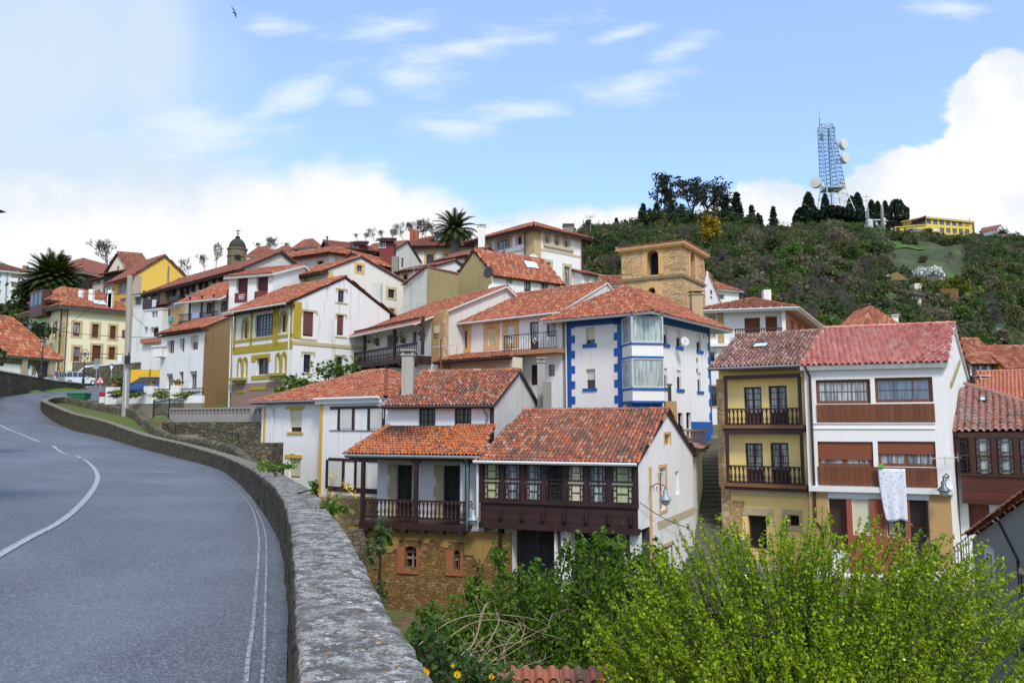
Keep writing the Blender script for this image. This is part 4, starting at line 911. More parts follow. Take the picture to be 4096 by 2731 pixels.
xs = [870, 985, 1108, 1236, 1364]; uu = [Fg.hit(*q(6, x, 880))[0] for x in xs]
mb = MB(); mb.fb(Fg, .2, Fg.len, zt, AH.z+.02, -.3, .06); mb.fb(Fg, .2, Fg.len, zs_-.1, zs_, -.1, .08); mb.fb(Fg, .2, Fg.len, zb_-.12, zb_+.06, -.3, .08)
for u in uu: mb.fb(Fg, u-.10, u+.10, zs_, zt, -.1, .05)
mb.build('gallery_frame', BRN, g_)
for i in range(4):
    u0, u1 = uu[i]+.13, uu[i+1]-.13; zm = (zs_+zt)/2; mb = MB(); mb.fb(Fg, u0, u1, zm-.04, zm+.04, -.1, .02)
    for z0, z1 in ((zs_+.03, zm-.04), (zm+.04, zt-.03)):
        w_ = u1-u0; h_ = z1-z0
        for f_ in (.0, .2, .77, .97): mb.fb(Fg, u0+w_*f_, u0+w_*f_+.03, z0, z1, -.1, .01)
        for f_ in (.0, .33, .66, .95): mb.fb(Fg, u0, u0+w_*.22, z0+h_*f_, z0+h_*f_+.03, -.1, .005); mb.fb(Fg, u0+w_*.77, u1, z0+h_*f_, z0+h_*f_+.03, -.1, .007)
        for f_ in (.18, .8): mb.fb(Fg, u0+w_*.2, u0+w_*.8, z0+h_*f_, z0+h_*f_+.03, -.1, .003)
    wi = mb.build('window', BRN, g_); mb = MB(); mb.fb(Fg, u0, u1, zs_+.02, zt-.02, -.145, -.06); mb.build('pane', GLW if i else GL, wi)
skylight(AH.th, AH.slopes[0], 6, 1022, 575, 1066, 598)
# ---- AI: grey stucco house right foreground
a = P2(6, 942, 23.5); b = P2(6, 1700, 15.5)
AIt = thing('grey_stucco_house', 'dark weathered grey stucco house with sloping tiled verge at the right edge', 'house', (a.x+3, a.y-2, -8)); FI = Face(a, b)
zl = FI.hit(*q(6, 945, 1343))[1]; ur, zr = FI.hit(*q(6, 1277, 1152)); zr2 = zl+(zr-zl)/ur*FI.len
mb = MB(); mb.prism([FI.pt(0, -8.5), FI.pt(FI.len, -8.5), FI.pt(FI.len, zr2), FI.pt(0, zl)], (FI.N*-7).to_3d()); mb.build('wall', plaster('dark_stucco', (.27,.255,.225), .85, (.08,.08,.07), .8), AIt)
e0 = FI.pt(-.2, zl+.02-.2*(zr-zl)/ur, .15); e1 = FI.pt(-.2, e0.z, -7); r0 = FI.pt(FI.len, zr2+.02, .15); r1 = FI.pt(FI.len, zr2+.02, -7)
tile_obj('roof', [[e1, e0, r0, r1]], T_MX, AIt, [(e0, r0, .10, .1)], pitch=.19, row=.34)
window(AIt, FI, *FI.rect(6, 1068, 1432, 1112, 1600), 1, 2, WFR, GLC, rec=-.04, sur=plain('grey_white_trim', (.45,.46,.46), .8), sw=.12)
window(AIt, FI, *FI.rect(17, 2340, 690, 2460, 850), 1, 2, BRN, GLC, rec=-.04, sur=QUOP, sw=.12)
r_ = FI.rect(17, 2285, 1105, 2480, 1210); mb = MB()
for z in (r_[1], r_[3]): mb.tube([FI.pt(r_[0], z, 0), FI.pt(r_[0], z, .35), FI.pt(r_[2], z, .35), FI.pt(r_[2], z, 0)], .015, 4)
for i in range(14): u = r_[0]+(r_[2]-r_[0])*i/13; mb.tube([FI.pt(u, r_[1], .35), FI.pt(u, r_[3], .35)], .012, 4)
mb.build('window_railing', BLK, AIt)
a = FI.hit(*q(6, 1250, 1480)); pipe(AIt, [FI.pt(a[0]-1.2, a[1]+.8, .04), FI.pt(a[0], a[1], .04), FI.pt(a[0], a[1]-3, .04)], .03, BLK, 'cable_conduit')
a2 = FI.rect(17, 2040, 800, 2130, 870); window(AIt, FI, *a2, 1, 1, BLK, GREY, rec=-.05, name='meter_cupboard')
# ---- AE: white house with balcony and brick flank
AE = House('brick_flanked_house', 'white house with a balcony, rust blinds and a red brick flank above the yellow house', (5,628,42,66), (5,175,58), (5,790,160), -1, WHITE, rwall=brickm('salmon_brick', (.62,.20,.11), (.56,.17,.09), (.45,.25,.18), .8))
AE.roof('hip', 1.3, .5, 1.2, 1.0, T_RD, WFR, thick=.25, pitch=.24, row=.4, gut=GUTW)
AE.win('L', 5, [(397,98,487,215), (517,90,585,208)], 1, 1, BRN, GL, sh=.97, shm=BLO, rec=.9, name='door')
AE.win('L', 5, [(196,92,225,208)], 1, 1, BRN, GLC, sur=QUOP, rec=.15)
AE.win('L', 5, [(207,490,238,605), (200,300,225,350)], 1, 2, BRN, GL, sur=QUOP, rec=.15)
AE.win('R', 5, [(658,120,680,215), (700,138,720,215), (740,162,758,220)], 1, 1, BRN2, GL, sh=.6, shm=BLO, rec=.15)
AE.build(); AE.strip('L', 5, [(245,55,278,248)], STONE, .08, 'stone_pier'); AE.strip('L', 5, [(200,250,345,266), (606,40,628,215)], WHITE, .5, 'ledge')
FE = AE.FL; r_ = FE.rect(5, 338, 155, 610, 222); Fb = Face(FE.pt(r_[0], 0, .6).xy, FE.pt(r_[2], 0, .6).xy); mb = MB(); mb.fb(FE, r_[0], r_[2], r_[1]-.3, r_[1], 0, .65); bal = mb.build('balcony', WHITE, AE.th)
balustrade(bal, Fb, 0, Fb.len, r_[1], Fb.hit(*q(5, 470, 160))[1], 0, BRN, 20, True, .14)
mb = MB()
for i in range(8): u = FE.len*(i+.5)/8; mb.fb(FE, u-.12, u+.12, AE.z-.25, AE.z-.02, 0, 1.1)
for i in range(9): u = AE.FR.len*(i+.5)/9; mb.fb(AE.FR, u-.12, u+.12, AE.z-.25, AE.z-.02, 0, 1.0)
mb.build('corbel', WFR, AE.th)
chimney(AE.th, 9, 1335, 1385, 71, .65, .8, WHITE, False, 1.5); 
# ---- AC: bell tower
AC = House('bell_tower', 'square sandstone bell tower with arched openings and a low tiled roof', (4,915,118,75), (4,497,168), (4,1072,205), 4, TOWERST, 'tower')
AC.roof('hip', .85, .5, .45, .45, T_MX, QUOIN, thick=.3, pitch=.24, row=.4)
FT = AC.FL
AC.win('L', 4, [(676,175,756,348)], 1, 1, QUOIN, DARK, rec=1.1, arch=3, sur=QUOIN, sw=.5, fw=.02); AC.win('L', 4, [(684,435,734,520)], 1, 1, QUOIN, DARK, rec=.8, arch=3, sur=QUOIN, sw=.7, fw=.02)
AC.win('R', 4, [(978,190,1010,372)], 1, 1, QUOIN, plain('shadow_stone', (.20,.14,.08), .9), rec=.9, arch=3, sur=QUOIN, sw=.45, fw=.02)
AC.build(); zb1 = FT.hit(*q(4, 700, 372))[1]
for f_, F2 in (('L', AC.FL), ('R', AC.FR)):
    L_ = F2.len; AC.uvstrip(f_, [(-.12, zb1-.14, L_+.12, zb1+.16)], plain('dark_stone_band', (.22,.17,.10), .9, .3), .16, 'string_course'); AC.uvstrip(f_, [(-.3, AC.z-.26, L_+.3, AC.z-.03), (-.2, AC.z-.42, L_+.2, AC.z-.265)], QUOIN, .28, 'cornice')
    ql = []
    for i in range(20):
        z_ = AC.z-1.4-i*.62; w1 = .75 if i % 2 else 1.1; 
        if z_ > 4 and abs(z_+.3-zb1) > .5: ql += [(0, z_, w1, z_+.59), (L_-w1, z_, L_, z_+.59)]
    AC.uvstrip(f_, ql, STONE, .05, 'quoin')
# ---- small white houses right of tower
H1 = House('white_gabled_house', 'small white gable with dark red window frames squeezed right of the bell tower', (9,888,1345,80), (9,845,None,82), (9,1010,1410), 6, WHITE)
H1.roof('gL', 2.6, .3, .1, .1, T_RD, WFR, pitch=.24, row=.4); H1.win('R', 9, [(942,1325,958,1355), (942,1368,958,1385)], 1, 1, plain('crimson', (.22,.02,.04), .6), plain('crimson', (.22,.02,.04), .6), rec=.05); H1.build()
H2 = House('green_shuttered_house', 'white house with a green shutter and tiled roof behind the bell tower', (9,1140,1330,98), (9,945,None,96), ('d',9), 6, WHITE)
H2.roof('gL', 1.8, .5, .5, .4, T_RD, WFR, pitch=.26, row=.42); H2.win('L', 9, [(1003,1352,1042,1392)], 1, 1, WFR, plain('green_shutter', (.02,.14,.13), .6), rec=.1); H2.build()
H3 = House('hidden_house', 'house mostly hidden behind the left side of the bell tower, only its tiled roof showing', (9,335,1290,86), (9,215,None,86), ('d',7), 8, WHITE)
H3.roof('gL', 1.6, .5, .3, .3, T_RD, WFR, pitch=.26, row=.42); H3.build()
# small hip roof house behind AG, and far yellow/blue houses on the right
H4 = House('hip_roofed_house', 'small house with only its hipped tile roof showing above the pink tiled roof', (6,575,158,85), (6,352,None,85), ('d',8), 2, BEIGE)
H4.roof('hip', 2.6, .5, .3, .3, T_RD, WFR, pitch=.26, row=.42); H4.build(); chimney(H4.th, 6, 535, 125, 87, .7, .5, WHITE); 
H5 = House('blue_balcony_house', 'far stone and white house with navy blue balcony and window frames', (6,1146,352,78), (6,962,None,78), ('d',8), -2, RUB)
H5.roof('gL', 2.7, .5, .5, .2, T_RD, DWOOD, pitch=.26, row=.42)
NAVY = plain('navy_paint', (.01,.02,.07), .5); H5.win('L', 6, [(978,365,1018,402), (1085,362,1122,400)], 2, 2, NAVY, GLC, rec=.1, fw=.15); H5.win('L', 6, [(1035,365,1062,428)], 1, 3, NAVY, GLC, rec=.1, name='door', fw=.15); H5.build()
F5 = H5.FL; r_ = F5.rect(6, 968, 398, 1130, 432); H5.strip('L', 6, [(968,355,977,430),(1019,355,1034,430),(1063,355,1084,430),(1123,355,1132,430)], WHITE, .02, 'white_panel')
Fb = Face(F5.pt(r_[0], 0, .7).xy, F5.pt(r_[2], 0, .7).xy); mb = MB(); mb.fb(F5, r_[0], r_[2], r_[1]-.25, r_[1], 0, .75); bal = mb.build('balcony', NAVY, H5.th); balustrade(bal, Fb, 0, Fb.len, r_[1], r_[3], 0, plain('blue_iron', (.03,.05,.12), .5), 26, False, .05)
H6 = House('far_yellow_house', 'bright yellow house with tiled roof at the far right edge beside the navy balcony house', (6,1420,382,76), (6,1152,None,76.5), ('d',8), -2, plaster('orange_yellow', (.80,.42,.03), .1))
H6.roof('gL', 2.4, .5, .4, .1, T_RD, DWOOD, pitch=.26, row=.42); H6.win('L', 6, [(1178,432,1205,470), (1256,430,1290,468)], 2, 2, WFR, GLC, sur=QUOP, rec=.1, fw=.1); H6.build()
H7 = House('long_roofed_house', 'low house with a plain salmon tiled roof in front of the navy balcony house', (6,1500,548,57), (6,985,None,60), ('d',7), -3, BEIGE)
H7.roof('gL', 2.1, .5, .3, .1, tilemat('salmon_tiles', [(.58,.20,.12),(.54,.18,.10),(.60,.23,.15)], .1), DWOOD, pitch=.26, row=.42); H7.build(); chimney(H7.th, 6, 1040, 480, 62, .7, .4, BEIGE)

# ================================================================ middle and left houses
# ---- H: villa with mustard trim
HV = House('mustard_trim_villa', 'big white villa with mustard yellow trim, arched windows and brown shuttered gable', (2,655,722,56), (2,240,790), (2,1318,None,62.3), -.6, WHITE2)
HV.z = 9.05
HV.roof('gL', 2.25, .5, .75, .12, T_RD, DWOOD, thick=.1, gut=GUTW, raft=True, pitch=.19, row=.34)
TW = dict(sur=TRIM, sw=.22)
HV.win('L', 2, [(300,838,330,965), (563,790,598,920)], 1, 1, BRN2, BLB, rec=.2, arch=1, **TW)
HV.win('L', 2, [(383,795,510,950)], 6, 6, BRN, glassm('leaded_glass', (.06,.10,.15), .08, (.10,.16,.22)), rec=.15, fw=.08, bw=.05)
HV.win('L', 2, [(392,1100,478,1215)], 4, 4, BRN, GL, rec=.25, fw=.08)
HV.win('L', 2, [(268,1108,290,1230), (305,1105,325,1230)], 1, 1, TRIM, GLC, rec=.3, arch=1, sur=TRIM, sw=.16)
HV.win('L', 2, [(533,1075,556,1200), (575,1070,597,1200)], 1, 1, TRIM, GLC, rec=.3, arch=1, sur=TRIM, sw=.16)
HV.win('L', 2, [(283,1340,312,1445)], 1, 1, BRN, plain('white_door', (.5,.5,.5), .5), rec=.3, name='door'); HV.win('L', 2, [(352,1322,468,1442)], 1, 1, BRN, plain('garage_door', (.08,.045,.04), .6), rec=.15, name='garage_door'); HV.win('L', 2, [(546,1322,592,1440)], 1, 1, BRN, GL, rec=.3, name='door')
kk = dict(sill=None, rec=.12, fw=.06)
HV.win('R', 2, [(718,778,790,950), (955,800,1000,942)], 1, 1, BRN2, GL, sh=.93, shm=BLB, **kk); HV.win('R', 2, [(962,630,1004,712)], 2, 1, BRN, glassm('bluish_glass', (.02,.03,.06)), **kk)
HV.win('R', 2, [(722,1075,772,1200), (948,1092,992,1200), (1083,1100,1128,1225)], 2, 3, BRN, glassm('navy_glass', (.01,.015,.04)), **kk)
HV.build(-.1)
hd = [(708,764,818,778),(708,778,716,800),(810,778,818,800),(698,965,812,978),(944,792,1024,802),(944,802,952,822),(1016,802,1024,822),(940,950,1022,960),(946,616,1028,626),(946,626,952,645),(1020,626,1028,645),(940,714,1028,722),
 (706,1055,800,1066),(706,1066,713,1085),(792,1066,800,1085),(704,1204,786,1212),(934,1078,1018,1088),(934,1088,940,1108),(1012,1088,1018,1108),(1070,1086,1142,1096),(1070,1096,1075,1114)]
HV.strip('R', 2, hd, plaster('faded_mustard', (.50,.43,.22), .4), .05, 'hood_mould'); FVR = HV.FR
zz1 = FVR.hit(*q(2, 900, 1012))[1]; HV.uvstrip('R', [(0, zz1-.13, FVR.len, zz1+.13)], plaster('faded_mustard', (.50,.43,.22), .4), .06, 'band'); HV.uvstrip('R', [(0, zz1+.3, .6, HV.z-.1)], TRIM, .07, 'corner_panel')
HV.uvstrip('R', [(0, -.6, FVR.len, FVR.hit(*q(2, 700, 1258))[1])], TAUPE, .02, 'base_course')
FV = HV.FL; L_ = FV.len; a1 = FV.hit(*q(2, 440, 1030))[1]; a2 = FV.hit(*q(2, 440, 975))[1]
HV.uvstrip('L', [(0, a1-.25, L_, a1+.28), (0, a2+.02, L_, a2+.22), (0, HV.z-.35, L_, HV.z-.02)]+[(FV.hit(*q(2, x, 850))[0]-.14, a1, FV.hit(*q(2, x, 850))[0]+.14, HV.z-.1) for x in (246, 362, 520, 540, 636)], TRIM, .05, 'trim')
HV.strip('L', 2, [(362,1075,490,1102), (362,1102,390,1125), (480,1102,492,1120), (360,1222,488,1248), (258,1322,318,1342), (352,1300,470,1322), (528,1300,596,1322)], TRIM, .06, 'lintel')
HV.uvstrip('L', [(0, -.6, L_, FV.hit(*q(2, 420, 1270))[1])], TAUPE, .02, 'base_course')
for rc in ((237,1240,332,1262), (500,1208,603,1238)):
    r_ = FV.rect(2, *rc); mb = MB(); mb.fb(FV, r_[0], r_[2], r_[3]-.2, r_[3], 0, .5); mb.fb(FV, r_[0]+.3, r_[2]-.3, r_[1]-.15, r_[3]-.203, 0, .35); mb.build('balconette', plaster('mossy_mustard', (.34,.29,.08), .6), HV.th)
pipe(HV.th, [FV.pt(L_-.4, HV.z-.2, .7), FV.pt(L_-.35, HV.z-.6, .1), FV.pt(L_-.35, 0, .1)], .06, GUTW); pipe(HV.th, [FV.pt(-.1, HV.z-.4, .2), FV.pt(-.1, 0, .1)], .06, GUTW)
# ---- I: small white house with ochre flank
HI = House('ochre_flanked_house', 'small white house with grilled windows and a bare ochre side wall behind the utility pole', (1,1605,822,63), (1,1268,868), (1,1822,None,67.5), .8, WHITE, rwall=OCHRE)
HI.z = 7.95
HI.roof('sL', 1.6, .5, .55, .1, T_RD, DWOOD, thick=.12, raft=True, pitch=.19, row=.34)
HI.win('L', 1, [(1310,905,1365,1005), (1407,888,1445,992)], 3, 1, BRN, GLC, rec=.35); HI.win('L', 1, [(1490,868,1553,978)], 3, 1, BRN, GLC, sh=.4, shm=BLC, rec=.35)
HI.win('L', 1, [(1300,1165,1353,1290)], 3, 1, BRN, GLC, sh=.12, shm=BLC, rec=.3); HI.win('L', 1, [(1400,1150,1435,1330)], 1, 1, BRN2, BRN2, rec=.3, name='door'); HI.win('L', 1, [(1484,1145,1542,1282)], 3, 1, BRN, GLC, sh=.15, shm=BLC, rec=.3)
HI.build(-.02)
# ---- J: cream institutional house
HJ = House('cream_house', 'large pale cream house with hipped roof, framed doors and brown name board', (11,800,690,100), (11,360,800), (11,1815,790), 5.5, CREAM)
HJ.roof('hip', 2.6, .5, .9, .9, T_RD, plain('grey_eaves', (.16,.13,.12), .7), thick=.5, pitch=.28, row=.44)
bb = dict(fr=BRN2, sur=plain('sand_frame', (.52,.38,.22), .8), sw=.28, rec=.15, fw=.12)
HJ.win('R', 11, [(920,908,1005,1080)], 2, 4, pane=GLC, panel=.25, **bb); HJ.win('R', 11, [(1155,928,1237,1100), (1380,950,1455,1118)], 2, 4, pane=BRN2, panel=.25, **bb)
HJ.win('R', 11, [(920,1215,1003,1398)], 2, 4, pane=GLC, panel=.4, name='door', **bb); HJ.win('R', 11, [(1155,1195,1265,1402)], 3, 5, pane=BRN2, name='door', **bb); HJ.win('R', 11, [(1365,1215,1445,1375), (1610,1190,1662,1330)], 2, 3, pane=BRN2, name='door', **bb)
HJ.win('L', 11, [(395,970,425,1145), (480,955,515,1130), (582,930,617,1105), (678,905,715,1085)], 2, 3, pane=GLC, **bb); HJ.win('L', 11, [(568,1205,600,1245), (632,1190,645,1265)], 1, 1, pane=GLC, **bb)
HJ.build(); HJ.uvstrip('L', [(HJ.FL.len-.9, 6, HJ.FL.len, HJ.z-.3)], STONE, .05, 'quoin'); HJ.uvstrip('R', [(0, 6, .35, HJ.z-.3)], STONE, .05, 'quoin')
for x in (770, 832): 
    f_ = HJ.FL if x == 770 else HJ.FR; u = f_.hit(*q(11, x, 1000))[0]; pipe(HJ.th, [f_.pt(u, HJ.z-.4, .12), f_.pt(u, 6, .12)], .07, GUTD)
r_ = HJ.FR.rect(11, 1530, 1010, 1735, 1105); mb = MB(); mb.fb(HJ.FR, r_[0], r_[2], r_[1], r_[3], .02, .12); sg = mb.build('name_board', plain('board_brown', (.10,.045,.03), .6), HJ.th)
mb = MB(); random.seed(5)
for row_, y0 in ((8, .62), (9, .30)):
    for i in range(row_):
        u = r_[0]+(r_[2]-r_[0])*(.12+.76*i/row_); w_ = (r_[2]-r_[0])*.05; z_ = r_[1]+(r_[3]-r_[1])*y0; h_ = (r_[3]-r_[1])*.16
        mb.fb(HJ.FR, u, u+.07, z_, z_+h_, .12, .14); mb.fb(HJ.FR, u, u+w_, z_+h_*.8*random.random(), z_+h_*.8*random.random()+.05, .12, .137) if i % 2 else mb.fb(HJ.FR, u+w_-.07, u+w_, z_, z_+h_, .12, .137)
mb.build('board_lettering', plain('dull_gold', (.42,.34,.2), .6), sg)
for x, y in ((1018, 570), (1148, 558), (1385, 570), (1392, 608)): chimney(HJ.th, 11, x, y+30, 104, .55, 1.0, WHITE, False, 1.6)
skylight(HJ.th, HJ.slopes[1], 11, 1185, 655, 1305, 692)
# raised clerestory with wooden oriel on the left
c0 = HJ.FL.pt(HJ.FL.len*.62, 0, -.3); 
HK = House('cream_house_attic', 'upper storey with brown wooden bay rising behind the cream house roof', (11,655,605,103), (11,495,640), ('d',9), 14, CREAM)
HK.roof('hip', 1.9, .5, 1.0, .6, T_RD, plain('grey_eaves', (.16,.13,.12), .7), thick=.4, pitch=.28, row=.44); HK.build()
r_ = HJ.FL.rect(11, 492, 610, 645, 845); Fo = HJ.FL; mb = MB(); mb.fb(Fo, r_[0], r_[2], r_[1], r_[3]+.9, 0, 1.15); o_ = mb.build('wooden_oriel', woodm('oriel_wood', (.10,.03,.015), 4), HJ.th)
mb = MB()
for i in range(3): u = r_[0]+(r_[2]-r_[0])*(i+.15)/3; w_ = (r_[2]-r_[0])/3*.7; mb.fb(Fo, u, u+w_, (r_[1]*.4+r_[3]*.6), r_[3]+.5, 1.15, 1.18)
mb.build('oriel_glazing', GL, o_)
# ---- K: low tiled building by the left wall
HL = House('low_white_building', 'low white building with a deep orange hipped tile roof and round window at left', (11,700,1345,81), (11,-260,1265), ('d',6), 1.5, WHITE)
HL.z = HL.z; HL.roof('hip', 3.9, .5, .5, .6, T_RD, GUT, thick=.35, pitch=.3, row=.45)
HL.win('L', 11, [(405,1415,465,1572)], 1, 2, BRN2, GLC, rec=.12, sur=QUOP, sw=.1, name='door'); HL.build()
FK_ = HL.FL; a = FK_.hit(*q(11, 545, 1500)); mb = MB(); mb.lathe(FK_.pt(a[0], a[1], 0), [(.75,0),(.75,.08),(.55,.09)], 20, ax=(FK_.N.x, FK_.N.y, 0)); o_ = mb.build('round_window', BRN, HL.th); mb = MB(); mb.lathe(FK_.pt(a[0], a[1], .06), [(.5,0),(.5,.05)], 20, ax=(FK_.N.x, FK_.N.y, 0)); mb.build('pane', GL, o_)
HL.strip('L', 11, [(258,1350,318,1568), (590,1380,668,1568)], plaster('pier_grey', (.38,.33,.24), .6), .35, 'pier'); HL.uvstrip('L', [(-1, HL.z-1.0, FK_.len, HL.z-.1)], RUBG, .06, 'stone_frieze')
HL.strip('L', 11, [(348,1430,372,1485)], plain('info_blue', (.03,.10,.45), .4), .04, 'blue_plaque')
# ================================================================ upper village
FW2 = dict(pitch=.26, row=.42, lod=1)
def dark_open(H, f, k, rs, **kw): H.win(f, k, rs, 1, 1, **kw)
# T
T_ = House('maroon_blind_house', 'white house with two maroon blinds and a paper notice on its slatted parapet', (12,1872,292,70), (12,1312,338), ('d',8.5), 3, WHITE)
T_.roof('gL', 1.5, .5, .5, .25, T_RD, WFR, thick=.2, pitch=.24, row=.4)
T_.win('L', 12, [(1395,345,1540,536), (1645,330,1795,516)], 1, 1, GUTD, BLR, sh=.8, shm=BLR, rec=.35)
T_.build(); T_.strip('L', 12, [(1380,536,1535,655), (1628,516,1790,622)], woodm('maroon_slats', (.20,.03,.03), 8, 1), .06, 'slatted_parapet')
r_ = T_.FL.rect(12, 1438, 562, 1500, 618); mb = MB(); mb.fb(T_.FL, r_[0], r_[2], r_[1], r_[3], .06, .08); sg = mb.build('notice', WFR, T_.th); mb = MB()
for row_ in (.62, .15):
    for i in range(5): u = r_[0]+(r_[2]-r_[0])*(.08+.18*i); h_ = r_[3]-r_[1]; mb.fb(T_.FL, u, u+.16, r_[1]+h_*row_, r_[1]+h_*(row_+.2), .08, .09)
mb.build('notice_print', BLK, sg)
# S
S_ = House('columned_balcony_house', 'white house with an orange tiled roof and dark columned balcony below the maroon blinds', (12,1290,575,72), (12,806,628), ('d',7), 2, WHITE)
S_.z += .15; S_.roof('gL', 1.9, .5, 1.3, .3, T_RD, WFR, thick=.15, gut=GUTW, pitch=.24, row=.4)
S_.win('L', 12, [(1020,658,1105,800), (1198,640,1278,780)], 2, 3, DWOOD, GLC, rec=.1, name='door', fw=.12); S_.build()
FS = S_.FL; Fb = Face(FS.pt(-.1,0,1).xy, FS.pt(FS.len,0,1).xy); z1 = Fb.hit(*q(12, 1040, 775))[1]; z0 = Fb.hit(*q(12, 1040, 870))[1]
mb = MB(); mb.fb(FS, -.1, FS.len, z0-.3, z0, 0, 1.05); bal = mb.build('balcony', DWOOD, S_.th); balustrade(bal, Fb, 0, Fb.len, z0, z1, 0, DWOOD, 34, False, .05)
mb = MB()
for x in (812, 962, 1110, 1278): u = Fb.hit(*q(12, x, 700))[0]; mb.fb(Fb, u-.07, u+.07, z0, S_.z-.1, -.08, .06)
mb.build('balcony_post', DWOOD, bal)
mb = MB(); r_ = Fb.rect(12, 850, 785, 938, 855); mb.fb(Fb, r_[0], r_[2], r_[1], r_[3], .06, .1); tag(mb.build('hung_cloth', plain('lilac_cloth', (.35,.33,.50), .9, .3), None, origin=Fb.pt(r_[0], r_[1], .08)), 'lilac cloth drying on the dark columned balcony rail', 'laundry')
# R row
RR = House('dark_gallery_row', 'long old row under one dark roof with wooden galleries and a stone arched base', (12,1500,215,78), (12,315,528), ('d',8), 5, plaster('grey_white', (.58,.56,.52), .7))
RR.roof('gL', 2.2, .5, 1.0, .3, T_DK, DWOOD, thick=.2, raft=True, **FW2)
RR.win('L', 12, [(690,520,755,570)], 1, 1, DWOOD, DARK, rec=.2); RR.build(); FR_ = RR.FL
def ubox(H, Fc, k, rects, o0, o1, mat, name):
    for r in rects: a = Fc.rect(k, *r); MB().fb(Fc, a[0], a[2], a[1], a[3], o0, o1).build(name, mat, H.th)
ubox(RR, FR_, 12, [(318,620,515,725)], 0, .9, DWOOD, 'wooden_gallery'); ubox(RR, FR_, 12, [(318,520,330,620), (420,510,430,620), (505,505,515,620), (318,515,515,530)], .75, .9, DWOOD, 'gallery_frame')
ubox(RR, FR_, 12, [(520,500,590,690)], 0, .8, plain('brown_board', (.13,.085,.05), .8, .3), 'board_panel')
ubox(RR, FR_, 12, [(638,590,760,650)], 0, .8, DWOOD, 'wooden_gallery'); ubox(RR, FR_, 12, [(635,480,645,660), (735,450,745,600), (808,425,818,560), (878,410,888,530), (975,380,985,500), (1045,360,1055,470), (1140,340,1150,420), (1222,320,1232,400)], .1, .5, DWOOD, 'gallery_post')
ubox(RR, FR_, 12, [(600,715,745,935), (430,730,600,900)], 0, .25, STONE, 'stone_base'); ubox(RR, FR_, 12, [(985,435,1035,500), (650,440,735,480)], .02, .3, BLR, 'red_awning')
ubox(RR, FR_, 12, [(450,740,500,830), (545,735,590,830)], .25, .27, DARK, 'arched_opening')
# Q
Q_ = House('shuttered_white_house', 'narrow white house with two brown shuttered windows below the yellow gable', (12,305,545,94), (12,112,575), ('d',8), 3, WHITE2)
Q_.roof('gL', 1.2, .5, .7, .2, T_DK, WFR, thick=.2, **FW2)
Q_.win('L', 12, [(133,588,202,685), (225,572,292,668)], 1, 1, BRN, BLB, sh=.95, shm=BLG, rec=.15); Q_.build()
Q2 = House('open_loggia_house', 'pale house with open dark loggias behind the right corner of the cream house', (12,462,735,88), (12,235,760), ('d',6), 2, WHITE2)
Q2.roof('sL', .3, .5, .1, .1, T_DK, WFR, **FW2); Q2.win('L', 12, [(325,765,410,850)], 2, 1, WFR, GLC, rec=.1); Q2.win('L', 12, [(318,965,420,1085), (240,965,282,1080)], 1, 1, WFR, DARK, rec=.4); Q2.build()
ubox(Q2, Q2.FL, 12, [(240,1110,460,1170)], .0, .5, plaster('pink_wall', (.40,.17,.12), .4), 'pink_parapet')
# P yellow gable
P_ = House('yellow_gable_house', 'bright yellow house with a broad plain gable above the shuttered white house', (11,1690,298,105), (11,1432,372), (12,800,372), 7, YEL)
P_.roof('gL', 3.0, .52, .8, .25, T_DK, plain('reddish_eaves', (.16,.05,.03), .8), thick=.2, **FW2)
P_.win('L', 11, [(1487,417,1588,532)], 3, 1, GUT, GLC, sur=plain('grey_surround', (.30,.29,.31), .8), rec=.15, sw=.25); P_.win('L', 11, [(1512,612,1578,645)], 1, 1, GUT, GLC, sur=plain('grey_surround', (.30,.29,.31), .8), rec=.15); P_.build()
P_.uvstrip('R', [(0, 7, .9, P_.z-.2)], plaster('grey_strip', (.42,.36,.28), .5), .05, 'corner_strip')
chimney(P_.th, 12, 520, 440, 108, .9, 2.6, GREY, False, .8); 
# N, N2, O
N_1 = House('small_cream_house', 'small cream house with tiny windows left of the dark glazed gallery', (11,1300,352,118), (11,1165,382), ('d',8), 9, BEIGE)
N_1.roof('gL', 1.2, .5, .4, .2, T_DK, DWOOD, **FW2); N_1.win('L', 11, [(1225,388,1253,420), (1222,505,1250,580)], 1, 2, BRN, GL, sur=QUOP, rec=.1); N_1.build()
N_2 = House('dark_glazed_house', 'tall house with dark glazed gallery between the cream house and the yellow house', (11,1530,262,115), (11,1305,305), ('d',8), 9, plain('brown_wall', (.15,.10,.08), .8, .3))
N_2.roof('gL', 1.4, .5, .6, .2, T_DK, DWOOD, **FW2); N_2.win('L', 11, [(1320,300,1522,375)], 8, 2, GUTD, glassm('grey_glass', (.08,.10,.12), .1), rec=.1, fw=.1, bw=.1); N_2.win('L', 11, [(1315,455,1412,575)], 3, 2, WFR, GLC, rec=.1, fw=.15); N_2.build()
O_ = House('cream_attic_house', 'cream gable with red roof topping the group left of the yellow house', (11,1612,222,125), (11,1365,248), (11,1870,240), 12, BEIGE)
O_.roof('gR', 2.7, .5, .5, .4, T_DK, DWOOD, **FW2); O_.win('L', 11, [(1473,210,1492,245)], 1, 1, BRN, GL, sur=QUOP, rec=.1); O_.build()
